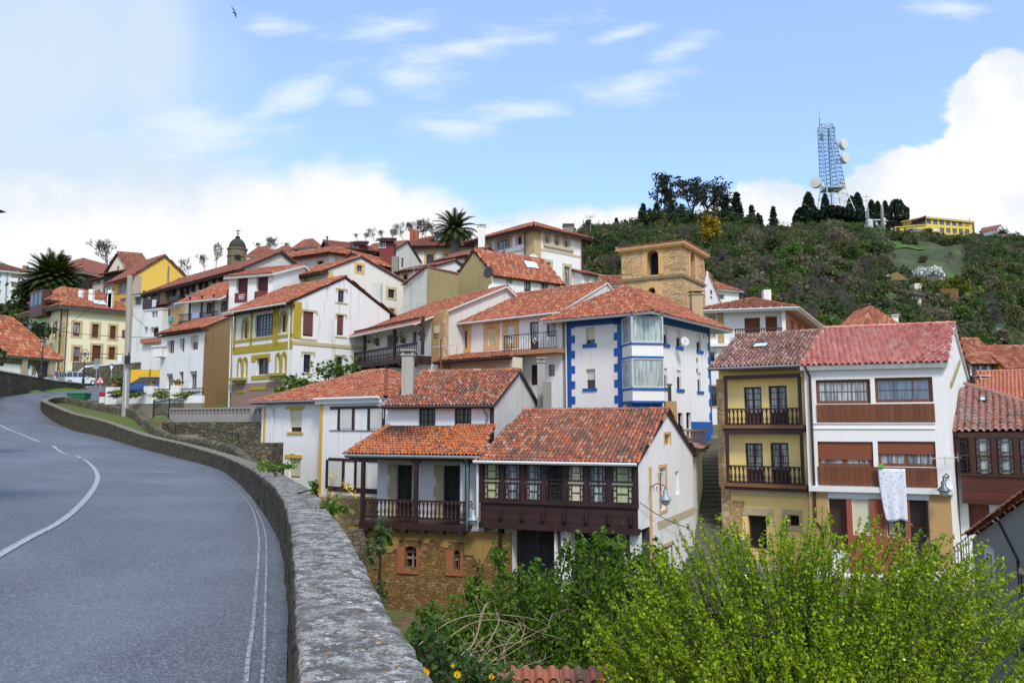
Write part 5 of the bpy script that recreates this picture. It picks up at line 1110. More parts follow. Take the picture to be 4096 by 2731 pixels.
# M, L
M_ = House('stone_balcony_house', 'beige and grey stone house with broad eaves and balcony behind the big palm', (11,1045,262,124), (11,470,None,126), ('d',12), 8, plaster('sand_beige', (.50,.42,.27), .4), rwall=RUBG)
M_.roof('hip', 3.0, .5, 1.4, 1.2, T_DK, BEIGE, thick=.3, **FW2); M_.win('L', 11, [(925,262,985,345)], 2, 1, WFR, GLC, rec=.15); M_.win('L', 11, [(900,395,975,460)], 2, 1, WFR, GLC, rec=.15); M_.build()
ubox(M_, M_.FL, 11, [(960,375,1045,560)], 0, .12, RUBG, 'stone_wall'); r_ = M_.FL.rect(11, 880, 312, 1045, 360)
Fb = Face(M_.FL.pt(r_[0],0,1).xy, M_.FL.pt(r_[2]+.5,0,1).xy); mb = MB(); mb.fb(M_.FL, r_[0], r_[2]+.5, r_[1]-.4, r_[1], 0, 1.1); bal = mb.build('balcony', GREY, M_.th); balustrade(bal, Fb, 0, Fb.len, r_[1], r_[3], 0, BLK, 20, False, .06)
chimney(M_.th, 11, 780, 170, 126, .9, 1.1, OCHRE, True, 2)
L_1 = House('apartment_block', 'pale blue white apartment block with bands of cream blinds, left of the big palm', (11,410,295,128), (11,-500,204), ('d',12), 10.5, plaster('bluish_white', (.66,.71,.76), .15))
L_1.roof('hip', 2.0, .5, .6, .4, T_DK, WFR, thick=.3, **FW2)
for y0, y1 in ((300,356), (405,470), (515,582)):
    L_1.win('L', 11, [(143,y0,287,y1)], 4, 1, WFR, GLC, sh=.75, shm=BLC, rec=.5); L_1.win('L', 11, [(322,y0+15,372,y1+3), (-60,y0-18,15,y1-12), (-190,y0-40,-110,y1-38)], 1, 1, WFR, GLC, sh=.5, shm=BLC, rec=.3)
L_1.build(); ubox(L_1, L_1.FL, 11, [(x-8, 470-y, x+160, 515-y) for x, y in ((132,0), (137,112))]+[(125,582,290,630)], 0, .3, WHITE, 'spandrel'); pipe(L_1.th, [L_1.FL.pt(L_1.FL.hit(*q(11, 85, 400))[0], L_1.z, .1), L_1.FL.pt(L_1.FL.hit(*q(11, 85, 400))[0], 12, .1)], .08, GUT)
chimney(L_1.th, 11, 320, 255, 131, .7, .8, OCHRE, False, 1)
# V, W
V_ = House('long_hip_roofed_house', 'long pale house with a sweeping red hip roof above the cream gable', (2,903,368,88), (2,345,450), (2,1192,405), 10, plaster('greyish_plaster', (.60,.56,.50), .5), rwall=WHITE)
V_.roof('hip', 1.25, .5, .8, .7, T_RD, DWOOD, thick=.2, pitch=.24, row=.4); V_.win('L', 2, [(818,425,858,465)], 1, 1, BRN, DARK, sur=QUOP, rec=.2); V_.win('R', 2, [(952,420,1000,445)], 1, 1, BRN, GL, sur=QUOP, rec=.2); V_.build()
W_ = House('cream_gable_house', 'big cream house with a wide plain gable and sandstone quoins above the mustard villa', (2,890,482,72), (2,590,548), (3,432,650), 6, plaster('dull_beige', (.52,.44,.33), .4), rwall=plaster('gable_cream', (.74,.69,.60), .3))
W_.roof('gL', 1.75, .40, .9, .15, T_RD, DWOOD, thick=.15, raft=True, pitch=.24, row=.4)
W_.win('R', 2, [(1092,455,1132,500)], 2, 1, BRN, GLC, sur=QUOIN, sw=.25, rec=.2); W_.win('R', 2, [(1310,622,1358,682)], 2, 2, BRN, GL, sur=QUOP, sw=.25, rec=.15); W_.win('R', 3, [(310,852,350,880)], 1, 1, BRN, GL, sur=QUOIN, rec=.15)
W_.win('L', 2, [(690,585,715,610), (775,568,800,592), (615,610,638,640)], 1, 1, BRN, DARK, sur=QUOIN, rec=.15); W_.build()
W_.uvstrip('R', [(0, W_.z-.5-i*.42, .55+.25*(i % 2), W_.z-.1-i*.42) for i in range(14)], QUOIN, .04, 'quoin')
chimney(W_.th, 3, 210, 790, 72, .85, 1.6, STW, False, .4)
# X red dormer house, X0
X_ = House('red_dormer_house', 'white house with a dark red dormer in front of the mansion', (3,322,405,98), (3,60,430), ('d',8), 14, plaster('offwhite', (.72,.70,.64), .3))
X_.roof('gL', 2.2, .5, .7, .2, T_DK, DWOOD, **FW2); X_.win('L', 3, [(248,432,276,488), (170,440,182,460)], 1, 2, BRN, GLC, sur=QUOP, rec=.12, sw=.3); X_.build()
def dormer(th, k, x0, y0, x1, y1, Y, mat, wins, dep=4, rm=None, nx=3):
    a = P2(k, x0, Y); b = P2(k, x1, Y); Fd = Face(a, b); r = Fd.rect(k, x0, y0, x1, y1); z0, z1 = r[1], r[3]
    mb = MB(); mb.fb(Fd, 0, Fd.len, z0-2, z1, -dep, 0); d_ = mb.build('dormer', mat, th)
    e = [Fd.pt(-.4, z1+.0, .5), Fd.pt(Fd.len+.4, z1, .5), Fd.pt(Fd.len+.1, z1+.75, -dep*.5), Fd.pt(-.1, z1+.75, -dep*.5)]
    tile_obj('dormer_roof', [e], rm or T_DK, d_, lod=1, pitch=.26, row=.42); mb = MB(); mb.prism([p+Vector((0,0,.05)) for p in e], Vector((0,0,-.18))); mb.build('dormer_eaves', DWOOD, d_)
    for w_ in wins: window(th, Fd, *Fd.rect(k, *w_), nx, 2, WFR, GL, rec=-.06)
CR = plain('crimson_cladding', (.20,.03,.02), .7)
dormer(X_.th, 3, 205, 322, 318, 385, 97, CR, [(226,336,280,378)])
X0 = House('crimson_dormer_house', 'house with a wide crimson dormer and brown roof left of the mansion', (2,1215,360,96), (2,930,330), ('d',8), 14, CR)
X0.roof('gL', 1.6, .5, .5, .3, T_DK, DWOOD, **FW2); X0.build(); dormer(X0.th, 2, 1040, 310, 1125, 358, 95, CR, [(1060,320,1105,352)], nx=3)
# Y mansion
Y_ = House('stone_trimmed_mansion', 'wide white mansion with sandstone window frames and long dormer behind the tall palm', (3,1000,362,105), (3,332,368), ('d',12), 14, WHITE)
Y_.roof('hip', 3.0, .5, .8, .5, T_DK, DWOOD, thick=.2, **FW2)
Y_.win('L', 3, [(456,422,516,545), (598,425,656,520), (742,425,800,500)], 3, 5, BRN, GL, sur=QUOIN, sw=.3, rec=.25, fw=.1); Y_.build(); Y_.strip('L', 3, [(330,350,366,540)], STONE, .08, 'quoin'); Y_.uvstrip('L', [(0, Y_.z-.75, Y_.FL.len, Y_.z-.05)], QUOP, .06, 'cornice')
dormer(Y_.th, 3, 645, 268, 890, 318, 106.5, BRN, [(668,275,722,312), (728,275,760,312), (768,275,800,312), (835,275,862,312)], rm=T_DK)
chimney(Y_.th, 3, 488, 285, 112, .7, 1.0, plain('brick_chimney', (.35,.10,.05), .8), False, 1); chimney(Y_.th, 3, 520, 288, 112, .7, .8, plain('brick_chimney', (.35,.10,.05), .8), False, 1)
# Z tall tower house
Z_ = House('tower_house', 'tall white corner house with wide eaves, sandstone quoins and grouped top windows', (3,1440,215,90), (3,978,325), (3,1812,296), 9, WHITE)
Z_.roof('hip', 1.9, .5, 1.0, 1.0, T_RD, plain('dark_red_eaves', (.06,.02,.02), .7), thick=.3, pitch=.26, row=.42)
sz = dict(sur=QUOP, sw=.35, rec=.2, fr=BRN)
Z_.win('L', 3, [(1072,352,1103,412), (1312,285,1348,350)], 2, 2, pane=GL, arch=.25, **sz); Z_.win('L', 3, [(1148,310,1256,388)], 5, 2, pane=GLC, arch=.25, **sz)
Z_.win('R', 3, [(1528,285,1562,350), (1608,300,1636,365), (1678,315,1712,382)], 2, 2, pane=GLC, arch=.3, **sz); Z_.win('R', 3, [(1525,488,1573,545), (1682,522,1724,672)], 2, 3, pane=GLC, **sz)
Z_.build(); Z_.uvstrip('L', [(Z_.FL.len-1.35, 9, Z_.FL.len, Z_.z-.2), (0, 9, .7, Z_.z-.2)], plaster('sandstone_face', (.52,.37,.20), .4), .06, 'quoin'); Z_.uvstrip('R', [(0, 9, 1.1, Z_.z-.2)], plaster('sandstone_face', (.52,.37,.20), .4), .06, 'quoin')
z1 = Z_.FR.hit(*q(3, 1640, 415))[1]; Z_.uvstrip('R', [(1.1, z1-.12, Z_.FR.len, z1+.12)], QUOP, .05, 'string_course'); z1 = Z_.FL.hit(*q(3, 1260, 412))[1]; Z_.uvstrip('L', [(.7, z1-.12, Z_.FL.len-1.35, z1+.12)], QUOP, .05, 'string_course')
Z_.strip('R', 3, [(1515,362,1745,385)], QUOP, .25, 'ledge'); chimney(Z_.th, 3, 1032, 250, 93, .8, .6, WHITE, True, 2); chimney(Z_.th, 3, 1712, 225, 96, 1.1, .2, GREY, True, 1.5)
for f_, x in (('L', 1382), ('R', 1808)): F5 = Z_.F_(f_); u = F5.hit(*q(3, x, 400))[0]; pipe(Z_.th, [F5.pt(u, Z_.z-.3, .3), F5.pt(u, 10, .12)], .08, BRN)
Z2 = House('annex_house', 'small white house with two half closed blinds right of the tall corner house', (4,222,335,93), ('d',6), (4,398,368), 8, WHITE)
Z2.roof('gR', 1.1, .5, .5, .3, T_DK, DWOOD, **FW2); Z2.win('R', 4, [(240,362,272,428), (307,372,340,428)], 1, 1, GUT, GL, sh=.7, shm=BLC, rec=.15); Z2.build()
# AA
AA = House('ochre_gable_house', 'white house with a mossy ochre gable and three openings under a red roof', (3,1112,560,76), (3,838,588), (3,1648,632), 6, OCHG, rwall=WHITE)
AA.roof('gR', 2.35, .5, .45, .12, T_RD, DWOOD, thick=.2, pitch=.24, row=.4)
AA.win('R', 3, [(1225,592,1277,658)], 2, 1, WFR, GLC, sh=.45, shm=BLC, rec=.12); AA.win('R', 3, [(1365,612,1418,732), (1498,625,1552,745)], 2, 2, DWOOD, GLC, rec=.12, fw=.12, panel=.3, name='door'); AA.build(-.02)
AA.uvstrip('R', [(AA.FR.len-.8, 6, AA.FR.len, AA.z-.1)], STONE, .05, 'quoin'); skylight(AA.th, AA.slopes[0], 3, 1378, 498, 1452, 538)
# AA2 white/ochre annex
cc_ = PY(*q(3, 605, 530), 73); l_ = P2(3, 402, 76); r2 = P2(3, 838, 76); Fa = Face(l_, cc_.xy); zl = Fa.hit(*q(3, 405, 682))[1]
A2 = thing('lean_to_annex', 'stained white and ochre annex with a sloping top beside the mossy ochre gable', 'house', (cc_.x, cc_.y+2, 4)); mb = MB()
mb.prism([Fa.pt(0, 4), Fa.pt(Fa.len, 4), Fa.pt(Fa.len, cc_.z), Fa.pt(0, zl)], (r2-cc_.xy).to_3d()); mb.build('wall', STW, A2)
Fo_ = Face(cc_.xy, r2); boxes(A2, 'ochre_render', Fo_, [(0.0, Fo_.len, 4, cc_.z-.05, 0, .04)], OCHG); e0 = Fa.pt(-.1, zl+.05, .15); e1 = Fa.pt(Fa.len, cc_.z+.05, .15)
tile_obj('tile_coping', [], T_DK, A2, [(e0, e1, .16, .02), (e1, Fo_.pt(Fo_.len, cc_.z, .02), .16, .02)], 1)
for rc in ((415,757,443,825), (502,733,536,805)): window(A2, Fa, *Fa.rect(3, *rc), 1, 1, WFR, GLC, rec=-.02)
# AB small roofs between
AB = House('white_link_house', 'plain white wall with mustard corner under a rising tiled roof left of the tower house', (3,935,430,84), (3,690,478), ('d',6), 8, WHITE)
AB.roof('gL', 1.3, .5, .5, .3, T_DK, DWOOD, **FW2); AB.build(); AB.uvstrip('L', [(0, 8, .75, AB.z), (AB.FL.len-.7, 8, AB.FL.len, AB.z)], TRIM, .04, 'corner_strip')
AB2 = House('low_link_house', 'low white house with a single small window below the mansion', (3,690,512,80), (3,345,575), ('d',5), 8, WHITE2)
AB2.roof('gL', .9, .5, .4, .2, T_DK, DWOOD, **FW2); AB2.win('L', 3, [(418,582,452,628)], 1, 1, BRN, GL, rec=.1, sur=QUOP); AB2.build(); chimney(AB2.th, 3, 355, 560, 84, .7, 1.6, GREY, False, 1)
AB3 = House('brown_roofed_house', 'small house with only its red tiled roof visible behind the cream gable', (3,345,540,86), (3,150,490), ('d',5), 9, OCHRE)
AB3.roof('gL', 1.3, .5, .4, .2, T_RD, DWOOD, **FW2); AB3.build()
# small attics and the rest of the skyline
K1 = House('glazed_attic', 'white glazed attic with an orange side wall near the church dome', (2,462,372,103), (2,352,386), (2,520,372), 12, WFR, rwall=plain('orange_wall', (.62,.28,.04), .8))
K1.roof('hip', .9, .5, .4, .4, T_DK, WFR, **FW2); K1.win('L', 2, [(360,385,456,425)], 5, 2, WFR, glassm('pale_glass', (.16,.22,.26), .1), rec=.05, fw=.1, bw=.1); K1.build()
K2 = House('grey_attic', 'small grey attic roof right of the glazed attic', (2,600,358,104), (2,510,372), (2,680,372), 12, GREY); K2.roof('hip', .9, .5, .4, .4, T_DK, WFR, **FW2); K2.build()
K3 = House('white_attic', 'small white attic below the leaning bare branch', (2,780,318,104), (2,672,332), (2,835,330), 12, WHITE2); K3.roof('hip', 1.0, .5, .4, .4, T_DK, WFR, **FW2); K3.build()
K4 = House('dark_terrace', 'dark wooden terrace in front of the church dome', (2,322,440,98), (2,212,462), ('d',5), 12, DWOOD); K4.roof('gL', .5, .5, .2, .2, T_DK, DWOOD, **FW2); K4.build()
# church dome
cd0 = PY(*q(2, 255, 480), 150); cz = lambda y: PY(*q(2, 255, y), 150).z; r0 = (PY(*q(2, 320, 400), 150)-PY(*q(2, 190, 400), 150)).x/2
CH = thing('church_dome', 'dark domed stone church tower with an iron cross on the skyline', 'tower', (cd0.x, cd0.y, cz(560)))
CS = plaster('church_stone', (.19,.155,.10), .8, (.06,.06,.045)); DS = plaster('dome_stone', (.06,.055,.045), .6, (.03,.03,.025)); b_ = Vector((cd0.x, cd0.y, 0))
mb = MB(); mb.lathe(b_, [(r0*.98, cz(570)), (r0*.98, cz(402)), (r0*1.06, cz(400)), (r0*1.06, cz(392)), (r0*.98, cz(390)), (r0*.98, cz(352)), (r0*1.07, cz(350)), (r0*1.07, cz(340))], 12); mb.build('drum', CS, CH)
mb = MB(); R_ = r0*.9; zb0 = cz(340); H_ = cz(268)-zb0; mb.lathe(b_, [(R_*math.cos(t*math.pi/18), zb0+H_*1.0*math.sin(t*math.pi/18)) for t in range(0, 9)]+[(.25*r0, cz(268)), (.22*r0, cz(262)), (.28*r0, cz(260)), (.1*r0, cz(250))], 16); mb.build('dome', DS, CH, True)
mb = MB(); mb.tube([b_+Vector((0,0,cz(255))), b_+Vector((0,0,cz(205)))], .09, 6); mb.tube([b_+Vector((-.5,0,cz(217))), b_+Vector((.5,0,cz(217)))], .08, 5); mb.tube([b_+Vector((-.3,0,cz(235))), b_+Vector((.3,0,cz(235)))], .06, 5); mb.build('cross', BLK, CH)
aw = P2(2, 270, 145.9); Fd = Face(b_.xy+Vector((.2, -r0*.99)), b_.xy+Vector((1.6, -r0*.93))); mb = MB(); mb.prism([Fd.pt(a, b, .12) for a, b in [(0, cz(424)), (1.1, cz(424))]+arc(0, 1.1, cz(405), cz(394))], (Fd.N*-.3).to_3d()); mb.build('belfry_opening', DARK, CH)
# stray eaves corner at the left edge
a = PY(*q(0, 28, 850), 14); hv = thing('roadside_house', 'blue dark eaves corner of a roadside house poking in at the left edge', 'house', (a.x-3, a.y-3, -1.5))
mb = MB(); mb.prism([a, a+Vector((-2.2, 0, .95)), a+Vector((-2.2, 0, -.10)), a+Vector((-.5, 0, -.05))], Vector((-.3, -5.0, 0))); mb.build('eaves', plain('blue_dark_eaves', (.02,.03,.05), .6), hv)
mb = MB(); mb.box(a.x-6.5, a.x-1.4, a.y-5, a.y-.3, -1.7, a.z+.2); mb.build('wall', WHITE, hv)
# ================================================================ ground, road, parapet and walls
def cat(P, t):
    n = len(P)-1; i = min(int(t), n-1); f = t-i; p0 = P[max(i-1, 0)]; p1 = P[i]; p2 = P[i+1]; p3 = P[min(i+2, n)]
    return p1*1.0+(p2-p0)*(.5*f)+(p0*2-p1*5+p2*4-p3)*(.5*f*f)+(p1*3-p0-p2*3+p3)*(.5*f*f*f)
ST = [(1193,2731,3.1,.65),(1172,2333,5.0,.65),(1157,2095,8,.65),(1110,1962,12,.64),(1015,1882,18,.62),(945,1845,25,.60),(868,1815,31.7,.58),(714,1772,38,.70),(561,1735,44,.78),(408,1682,50,1.0),(286,1652,54,1.1),(200,1618,57,1.0),(165,1603,60,.9),(172,1594,63,.9),(204,1588,65.5,.9),(262,1586,67,.9)]
WT = [Vector((1.3,-3,-.97)), Vector((.12,0,-.97))]+[PY(a, b, c_) for a, b, c_, d in ST]; WH = [.65,.65]+[s_[3] for s_ in ST]
WB = [Vector((p.x, p.y, p.z-h)) for p, h in zip(WT, WH)]
# road
RT = [WB[0], WB[2], WB[4], WB[5], WB[6], WB[7], WB[8], WB[9], WB[10], WB[11], WB[12], WB[13], Vector((-36.3,61,1.4)), Vector((-38.4,66.3,2.0)), Vector((-34,70.5,2.4)), Vector((-36.5,85,3.7)), Vector((-40,100,5.15)), Vector((-44,120,6.3))]
LT = [Vector(p) for p in [(-12,-3,-1.6),(-12.3,3,-1.6),(-13,8,-1.55),(-14.5,13,-1.5),(-17,19,-1.4),(-22,26,-1.1),(-28,32,-.6),(-33,38,0),(-36.5,44,.55),(-38.5,50,1.1),(-39,55,1.6),(-39.2,58,1.9),(-39.6,61,2.25),(-41.4,67,2.75),(-42.4,71,3.05),(-46,85,4.0),(-60,100,5.3),(-70,120,6.6)]]
NS = 260; NA = 26
def road_pt(t, f):            # t along 0..1, f metres-fraction from the right edge
    a = cat(RT, t*17); b = cat(LT, t*17); return a+(b-a)*f+Vector((0, 0, .0))
V_ = np.array([tuple(road_pt(i/NS, j/NA)) for i in range(NS+1) for j in range(NA+1)])
ii, jj = np.meshgrid(np.arange(NS), np.arange(NA), indexing='ij'); b0 = (ii*(NA+1)+jj).ravel()
FQ = np.stack([b0, b0+1, b0+NA+2, b0+NA+1], -1)
m, n = newmat('asphalt'); v = crd(n)
sp = n.noise(v, 24, 5, .95); sp2 = n.noise(v, 60, 3, .9); big = n.noise(n.scale(v, .5, .35, 1), .7, 5, .6)
vo = n.new('ShaderNodeTexVoronoi'); n.l.new(v, vo.inputs['Vector']); vo.inputs['Scale'].default_value = 84; sc_ = n.new('ShaderNodeSeparateColor'); n.l.new(vo.outputs['Color'], sc_.inputs[0])
c = n.ramp(sc_.outputs[0], [(0, (.035,.040,.048)), (.35, (.065,.073,.086)), (.7, (.11,.12,.14)), (.9, (.20,.215,.24)), (1, (.34,.35,.38))]); c = n.mix(n.m('MULTIPLY', n.sstep(sp, .45, .58), .35), c, (.16,.17,.20))
c = n.mix(n.m('MULTIPLY', n.sstep(big, .42, .68), .35), c, (.22,.24,.28))
n.l.new(c, n.b.inputs['Base Color']); n.b.inputs['Roughness'].default_value = .62; n.b.inputs['Specular IOR Level'].default_value = .5; bump(n, sp, .8, .01)
tag(npmesh('road', V_, FQ, np.zeros(len(FQ)), m, smooth=True), kind='structure')
mp_, n = newmat('worn_road_paint'); v = crd(n); f_ = n.sstep(n.noise(v, 26, 4, .85), .38, .62); n.l.new(n.mix(f_, (.17,.18,.20), (.52,.54,.56)), n.b.inputs['Base Color']); n.b.inputs['Roughness'].default_value = .7
mp2, n = newmat('faint_road_paint'); v = crd(n); f_ = n.sstep(n.noise(v, 22, 4, .9), .44, .62); n.l.new(n.mix(f_, (.13,.14,.17), (.46,.48,.52)), n.b.inputs['Base Color']); n.b.inputs['Roughness'].default_value = .7
def frac(t, m_): a = cat(RT, t*17); b = cat(LT, t*17); d = (cat(RT, min(1, t+.01)*17)-cat(RT, max(0, t-.01)*17)); d.z = 0; d.normalize(); w_ = (b-a); w_.z = 0; pr = abs(w_.x*d.y-w_.y*d.x); return m_/max(.1, pr)
def marking(name, segs, mat, lift=.006):
    mb = MB()
    for t0, t1, m0, m1 in segs:
        n_ = max(2, int((t1-t0)*400)); pts = []
        for i in range(n_+1):
            t = t0+(t1-t0)*i/n_; f0 = frac(t, m0) if not callable(m0) else m0(t); f1 = frac(t, m1) if not callable(m1) else m1(t); pts.append((road_pt(t, f0)+Vector((0,0,lift)), road_pt(t, f1)+Vector((0,0,lift))))
        for i in range(n_): mb.add([pts[i][0], pts[i][1], pts[i+1][1], pts[i+1][0]], [(0,1,2,3)])
    return tag(mb.build(name, mat), kind='structure')
def ft(y):                    # t of right boundary at depth y
    lo, hi = 0, 1
    for _ in range(30):
        mid = (lo+hi)/2
        if cat(RT, mid*17).y < y: lo = mid
        else: hi = mid
    return lo
# centre line traced on the road surface
cl = [(-60,2262),(0,2218),(120,2150),(226,2095),(300,2040),(360,1975),(388,1925),(388,1895),(365,1862),(335,1842)]
def on_road(px, py):
    r = ray(px, py); z = -1.4; p = None
    best = None
    for i in range(NS+1):
        for j in range(0, NA+1):
            w_ = V_[i*(NA+1)+j]
            if w_[1] < 1: continue
            rr = math.hypot(w_[0]/w_[1]-r.x/r.y, w_[2]/w_[1]-r.z/r.y)
            if best is None or rr < best[0]: best = (rr, w_)
    z = best[1][2]
    return Vector(r*(z/r.z)) if abs(z) > .25 else Vector(r*(best[1][1]/r.y))
def zroad(x, y):
    d = (V_[:, 0]-x)**2+(V_[:, 1]-y)**2; k = np.argsort(d)[:6]; w_ = 1/(d[k]+.01); return float((V_[k, 2]*w_).sum()/w_.sum())
def line_on_road(name, pix, w_, mat, n=60, lift=.012):
    P = [on_road(*p) for p in pix]; mb = MB(); pts = [cat(P, i*(len(P)-1)/n) for i in range(n+1)]; pr = []
    for i in range(n+1):
        d = pts[min(i+1, n)]-pts[max(i-1, 0)]; d.z = 0; d.normalize(); nn = Vector((-d.y, d.x, 0)); p = pts[i]
        a = p-nn*w_/2; b = p+nn*w_/2; a.z = zroad(a.x, a.y)+lift; b.z = zroad(b.x, b.y)+lift; pr.append((a, b))
    for i in range(n): mb.add([pr[i][0], pr[i][1], pr[i+1][1], pr[i+1][0]], [(0,1,2,3)])
    return tag(mb.build(name, mat), kind='structure')
line_on_road('centre_line', cl, .12, mp_)
line_on_road('centre_line', [(322,1835),(305,1827)], .14, mp_, 6); line_on_road('centre_line', [(288,1820),(250,1806),(212,1795)], .14, mp_, 12); line_on_road('centre_line', [(196,1788),(172,1780)], .14, mp_, 6); line_on_road('centre_line', [(158,1772),(90,1745),(40,1720),(0,1697)], .16, mp_, 24)
line_on_road('edge_line', [(800,1873),(860,1900),(976,1972),(1026,2044),(1052,2102),(1063,2153),(1066,2225),(1061,2406),(1059,2514),(1055,2623),(1046,2760)], .022, mp2, 80)
line_on_road('edge_line', [(870,1907),(932,1943),(990,2008),(1019,2066),(1034,2146),(1034,2225),(1023,2370),(1010,2514),(994,2623),(980,2760)], .032, mp2, 80)
line_on_road('road_patch', [(620,1892),(700,1886)], .22, mp2, 6)
# parapet
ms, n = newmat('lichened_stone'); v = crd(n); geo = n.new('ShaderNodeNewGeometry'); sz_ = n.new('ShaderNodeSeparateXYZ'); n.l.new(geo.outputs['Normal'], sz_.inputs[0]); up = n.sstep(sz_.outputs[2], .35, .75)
a1 = n.noise(v, 3.2, 6, .65); a2 = n.noise(v, 7, 7, .78); a3 = n.noise(v, 45, 4, .8)
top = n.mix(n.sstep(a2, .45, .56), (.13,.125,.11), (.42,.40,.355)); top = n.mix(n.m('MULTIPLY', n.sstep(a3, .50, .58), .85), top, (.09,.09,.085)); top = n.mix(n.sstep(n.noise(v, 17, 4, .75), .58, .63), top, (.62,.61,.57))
top = n.mix(n.m('MULTIPLY', n.sstep(a1, .50, .64), .55), top, (.17,.165,.16))
top = n.mix(n.m('MULTIPLY', n.sstep(n.noise(n.scale(v, 1.3, 1, 1.1), 19, 3, .6), .64, .68), .9), top, (.42,.24,.06)); top = n.mix(n.m('MULTIPLY', n.sstep(n.noise(n.scale(v, 1, 1.2, 1), 6.5, 4, .7), .62, .70), .8), top, (.13,.13,.03))
sepy = n.new('ShaderNodeSeparateXYZ'); n.l.new(v, sepy.inputs[0]); far_ = n.sstep(sepy.outputs[1], 8, 22)
top = n.mix(n.m('MULTIPLY', far_, .75), top, n.mix(a2, (.12,.11,.075), (.28,.25,.18)))
vo = n.new('ShaderNodeTexVoronoi', feature='DISTANCE_TO_EDGE'); n.l.new(n.scale(v, 3, 3, 6), vo.inputs['Vector']); vo.inputs['Scale'].default_value = 1
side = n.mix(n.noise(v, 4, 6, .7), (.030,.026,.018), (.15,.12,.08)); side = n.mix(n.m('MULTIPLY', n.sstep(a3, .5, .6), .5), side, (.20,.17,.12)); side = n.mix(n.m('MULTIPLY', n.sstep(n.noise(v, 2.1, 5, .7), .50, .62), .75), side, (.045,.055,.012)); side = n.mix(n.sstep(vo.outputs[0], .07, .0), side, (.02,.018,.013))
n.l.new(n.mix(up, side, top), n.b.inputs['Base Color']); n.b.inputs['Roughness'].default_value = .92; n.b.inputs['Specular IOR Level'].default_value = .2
bump(n, n.m('ADD', n.m('MULTIPLY', a3, .8), n.m('ADD', n.m('MULTIPLY', a2, 1.2), n.m('MULTIPLY', n.sstep(vo.outputs[0], 0, .1), n.m('SUBTRACT', .6, up)))), .65, .03)
def wall_loft(name, top, hts, prof, mat, th=None, step=.07, amp=.02, right=1, label=None, catg=None, origin=None, grow=.006):
    ps = []; N = len(top)-1; t = 0.0
    while t <= N:
        ps.append(t); p = cat(top, min(t, N)); p2 = cat(top, min(t+.01, N)); sp_ = max(.5, (p2-p).length/.01) if t < N-.02 else 5
        t += max(step, step+grow*max(0, p.y-4))/sp_
    if ps[-1] < N: ps.append(N)
    vs = []; m_ = len(prof)
    for t in ps:
        p = cat(top, t); a = cat(top, max(0, t-.05)); b = cat(top, min(N, t+.05)); d = b-a; d.z = 0; d.normalize(); nn = Vector((d.y, -d.x, 0))*right
        i = min(int(t), N-1); h = hts[i]+(hts[i+1]-hts[i])*(t-i)
        for (o, dz, fh) in prof:
            w_ = p+nn*o+Vector((0, 0, dz-h*fh)); q3 = w_*1.7; s1 = noise.noise(q3); s2 = noise.noise(w_*8); s3 = noise.noise(w_*19)
            w_ = w_+Vector((0, 0, 1))*(amp*(s1*.9+s2*.4+s3*.3) if fh < .3 else 0)+nn*(amp*1.1*(s1+s2*.6+s3*.4)); vs.append(tuple(w_))
    V2 = np.array(vs); K = len(ps); ii, jj = np.meshgrid(np.arange(K-1), np.arange(m_-1), indexing='ij'); b0 = (ii*m_+jj).ravel(); FQ2 = np.stack([b0, b0+m_, b0+m_+1, b0+1], -1)
    ends = []
    o_ = npmesh(name, V2, FQ2, np.zeros(len(FQ2)), mat, th, origin, smooth=True)
    if label: tag(o_, label, catg)
    return o_
prof = [(-.02,0,1.25),(-.01,0,1.0),(0,0,.8),(0,0,.6),(0,0,.4),(-.005,-.12,0.0),(-.01,-.07,0),(0,-.03,0),(.012,-.004,0),(.05,.004,0),(.11,.006,0),(.18,.008,0),(.26,.008,0),(.33,.005,0),(.40,.0,0),(.46,-.008,0),(.49,-.02,0),(.50,-.06,0),(.505,-.12,0),(.51,-.3,0),(.53,-.6,0),(.56,-1.5,0),(.62,-3,0),(.75,-8,0)]
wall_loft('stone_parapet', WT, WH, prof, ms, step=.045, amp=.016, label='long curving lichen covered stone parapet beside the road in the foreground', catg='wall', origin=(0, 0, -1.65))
# second wall behind, going down beside the steps
W2 = [PY(*p[:2], p[2]) for p in [(262,1586,67),(340,1600,64),(423,1616,60),(551,1639,54),(587,1667,51),(679,1729,46),(740,1746,43.5),(816,1754,41),(944,1780,37.5),(985,1808,35.6),(1040,1850,34)]]
prof2 = [(-.02,-3.0,0),(0,-2,0),(0,-1.2,0),(0,-.5,0),(-.02,-.12,0),(.02,-.01,0),(.2,.02,0),(.36,-.01,0),(.4,-.12,0),(.4,-1,0),(.4,-3,0)]
mw = rubble('mossy_rubble', [(.16,.14,.10),(.22,.18,.12),(.11,.10,.07),(.26,.22,.15),(.19,.15,.09)], (.09,.085,.05), 2.6, 5, 1, .55)
wall_loft('rubble_wall', W2, [0]*11, prof2, mw, step=.2, amp=.03, label='mossy rubble wall dropping away behind the road parapet', catg='wall', origin=(-25, 50, -2))
mb = MB(); pr_ = []
for i in range(31):
    t = i/30; a = cat(WT, 17-t*7.5); d = cat(WT, 17-t*7.5-.02)-a; d.z = 0; d.normalize(); a = a+Vector((-d.y, d.x, 0))*(.2); b = cat(W2, t*5.5); pr_.append((a-Vector((0,0,.5)), b+Vector((0,0,-.55))))
for i in range(30): mb.add([pr_[i][0], pr_[i+1][0], pr_[i+1][1], pr_[i][1]], [(0,1,2,3)])
tag(mb.build('grass_verge', plaster('verge', (.10,.13,.03), .7, (.13,.10,.06), 2)), kind='structure')
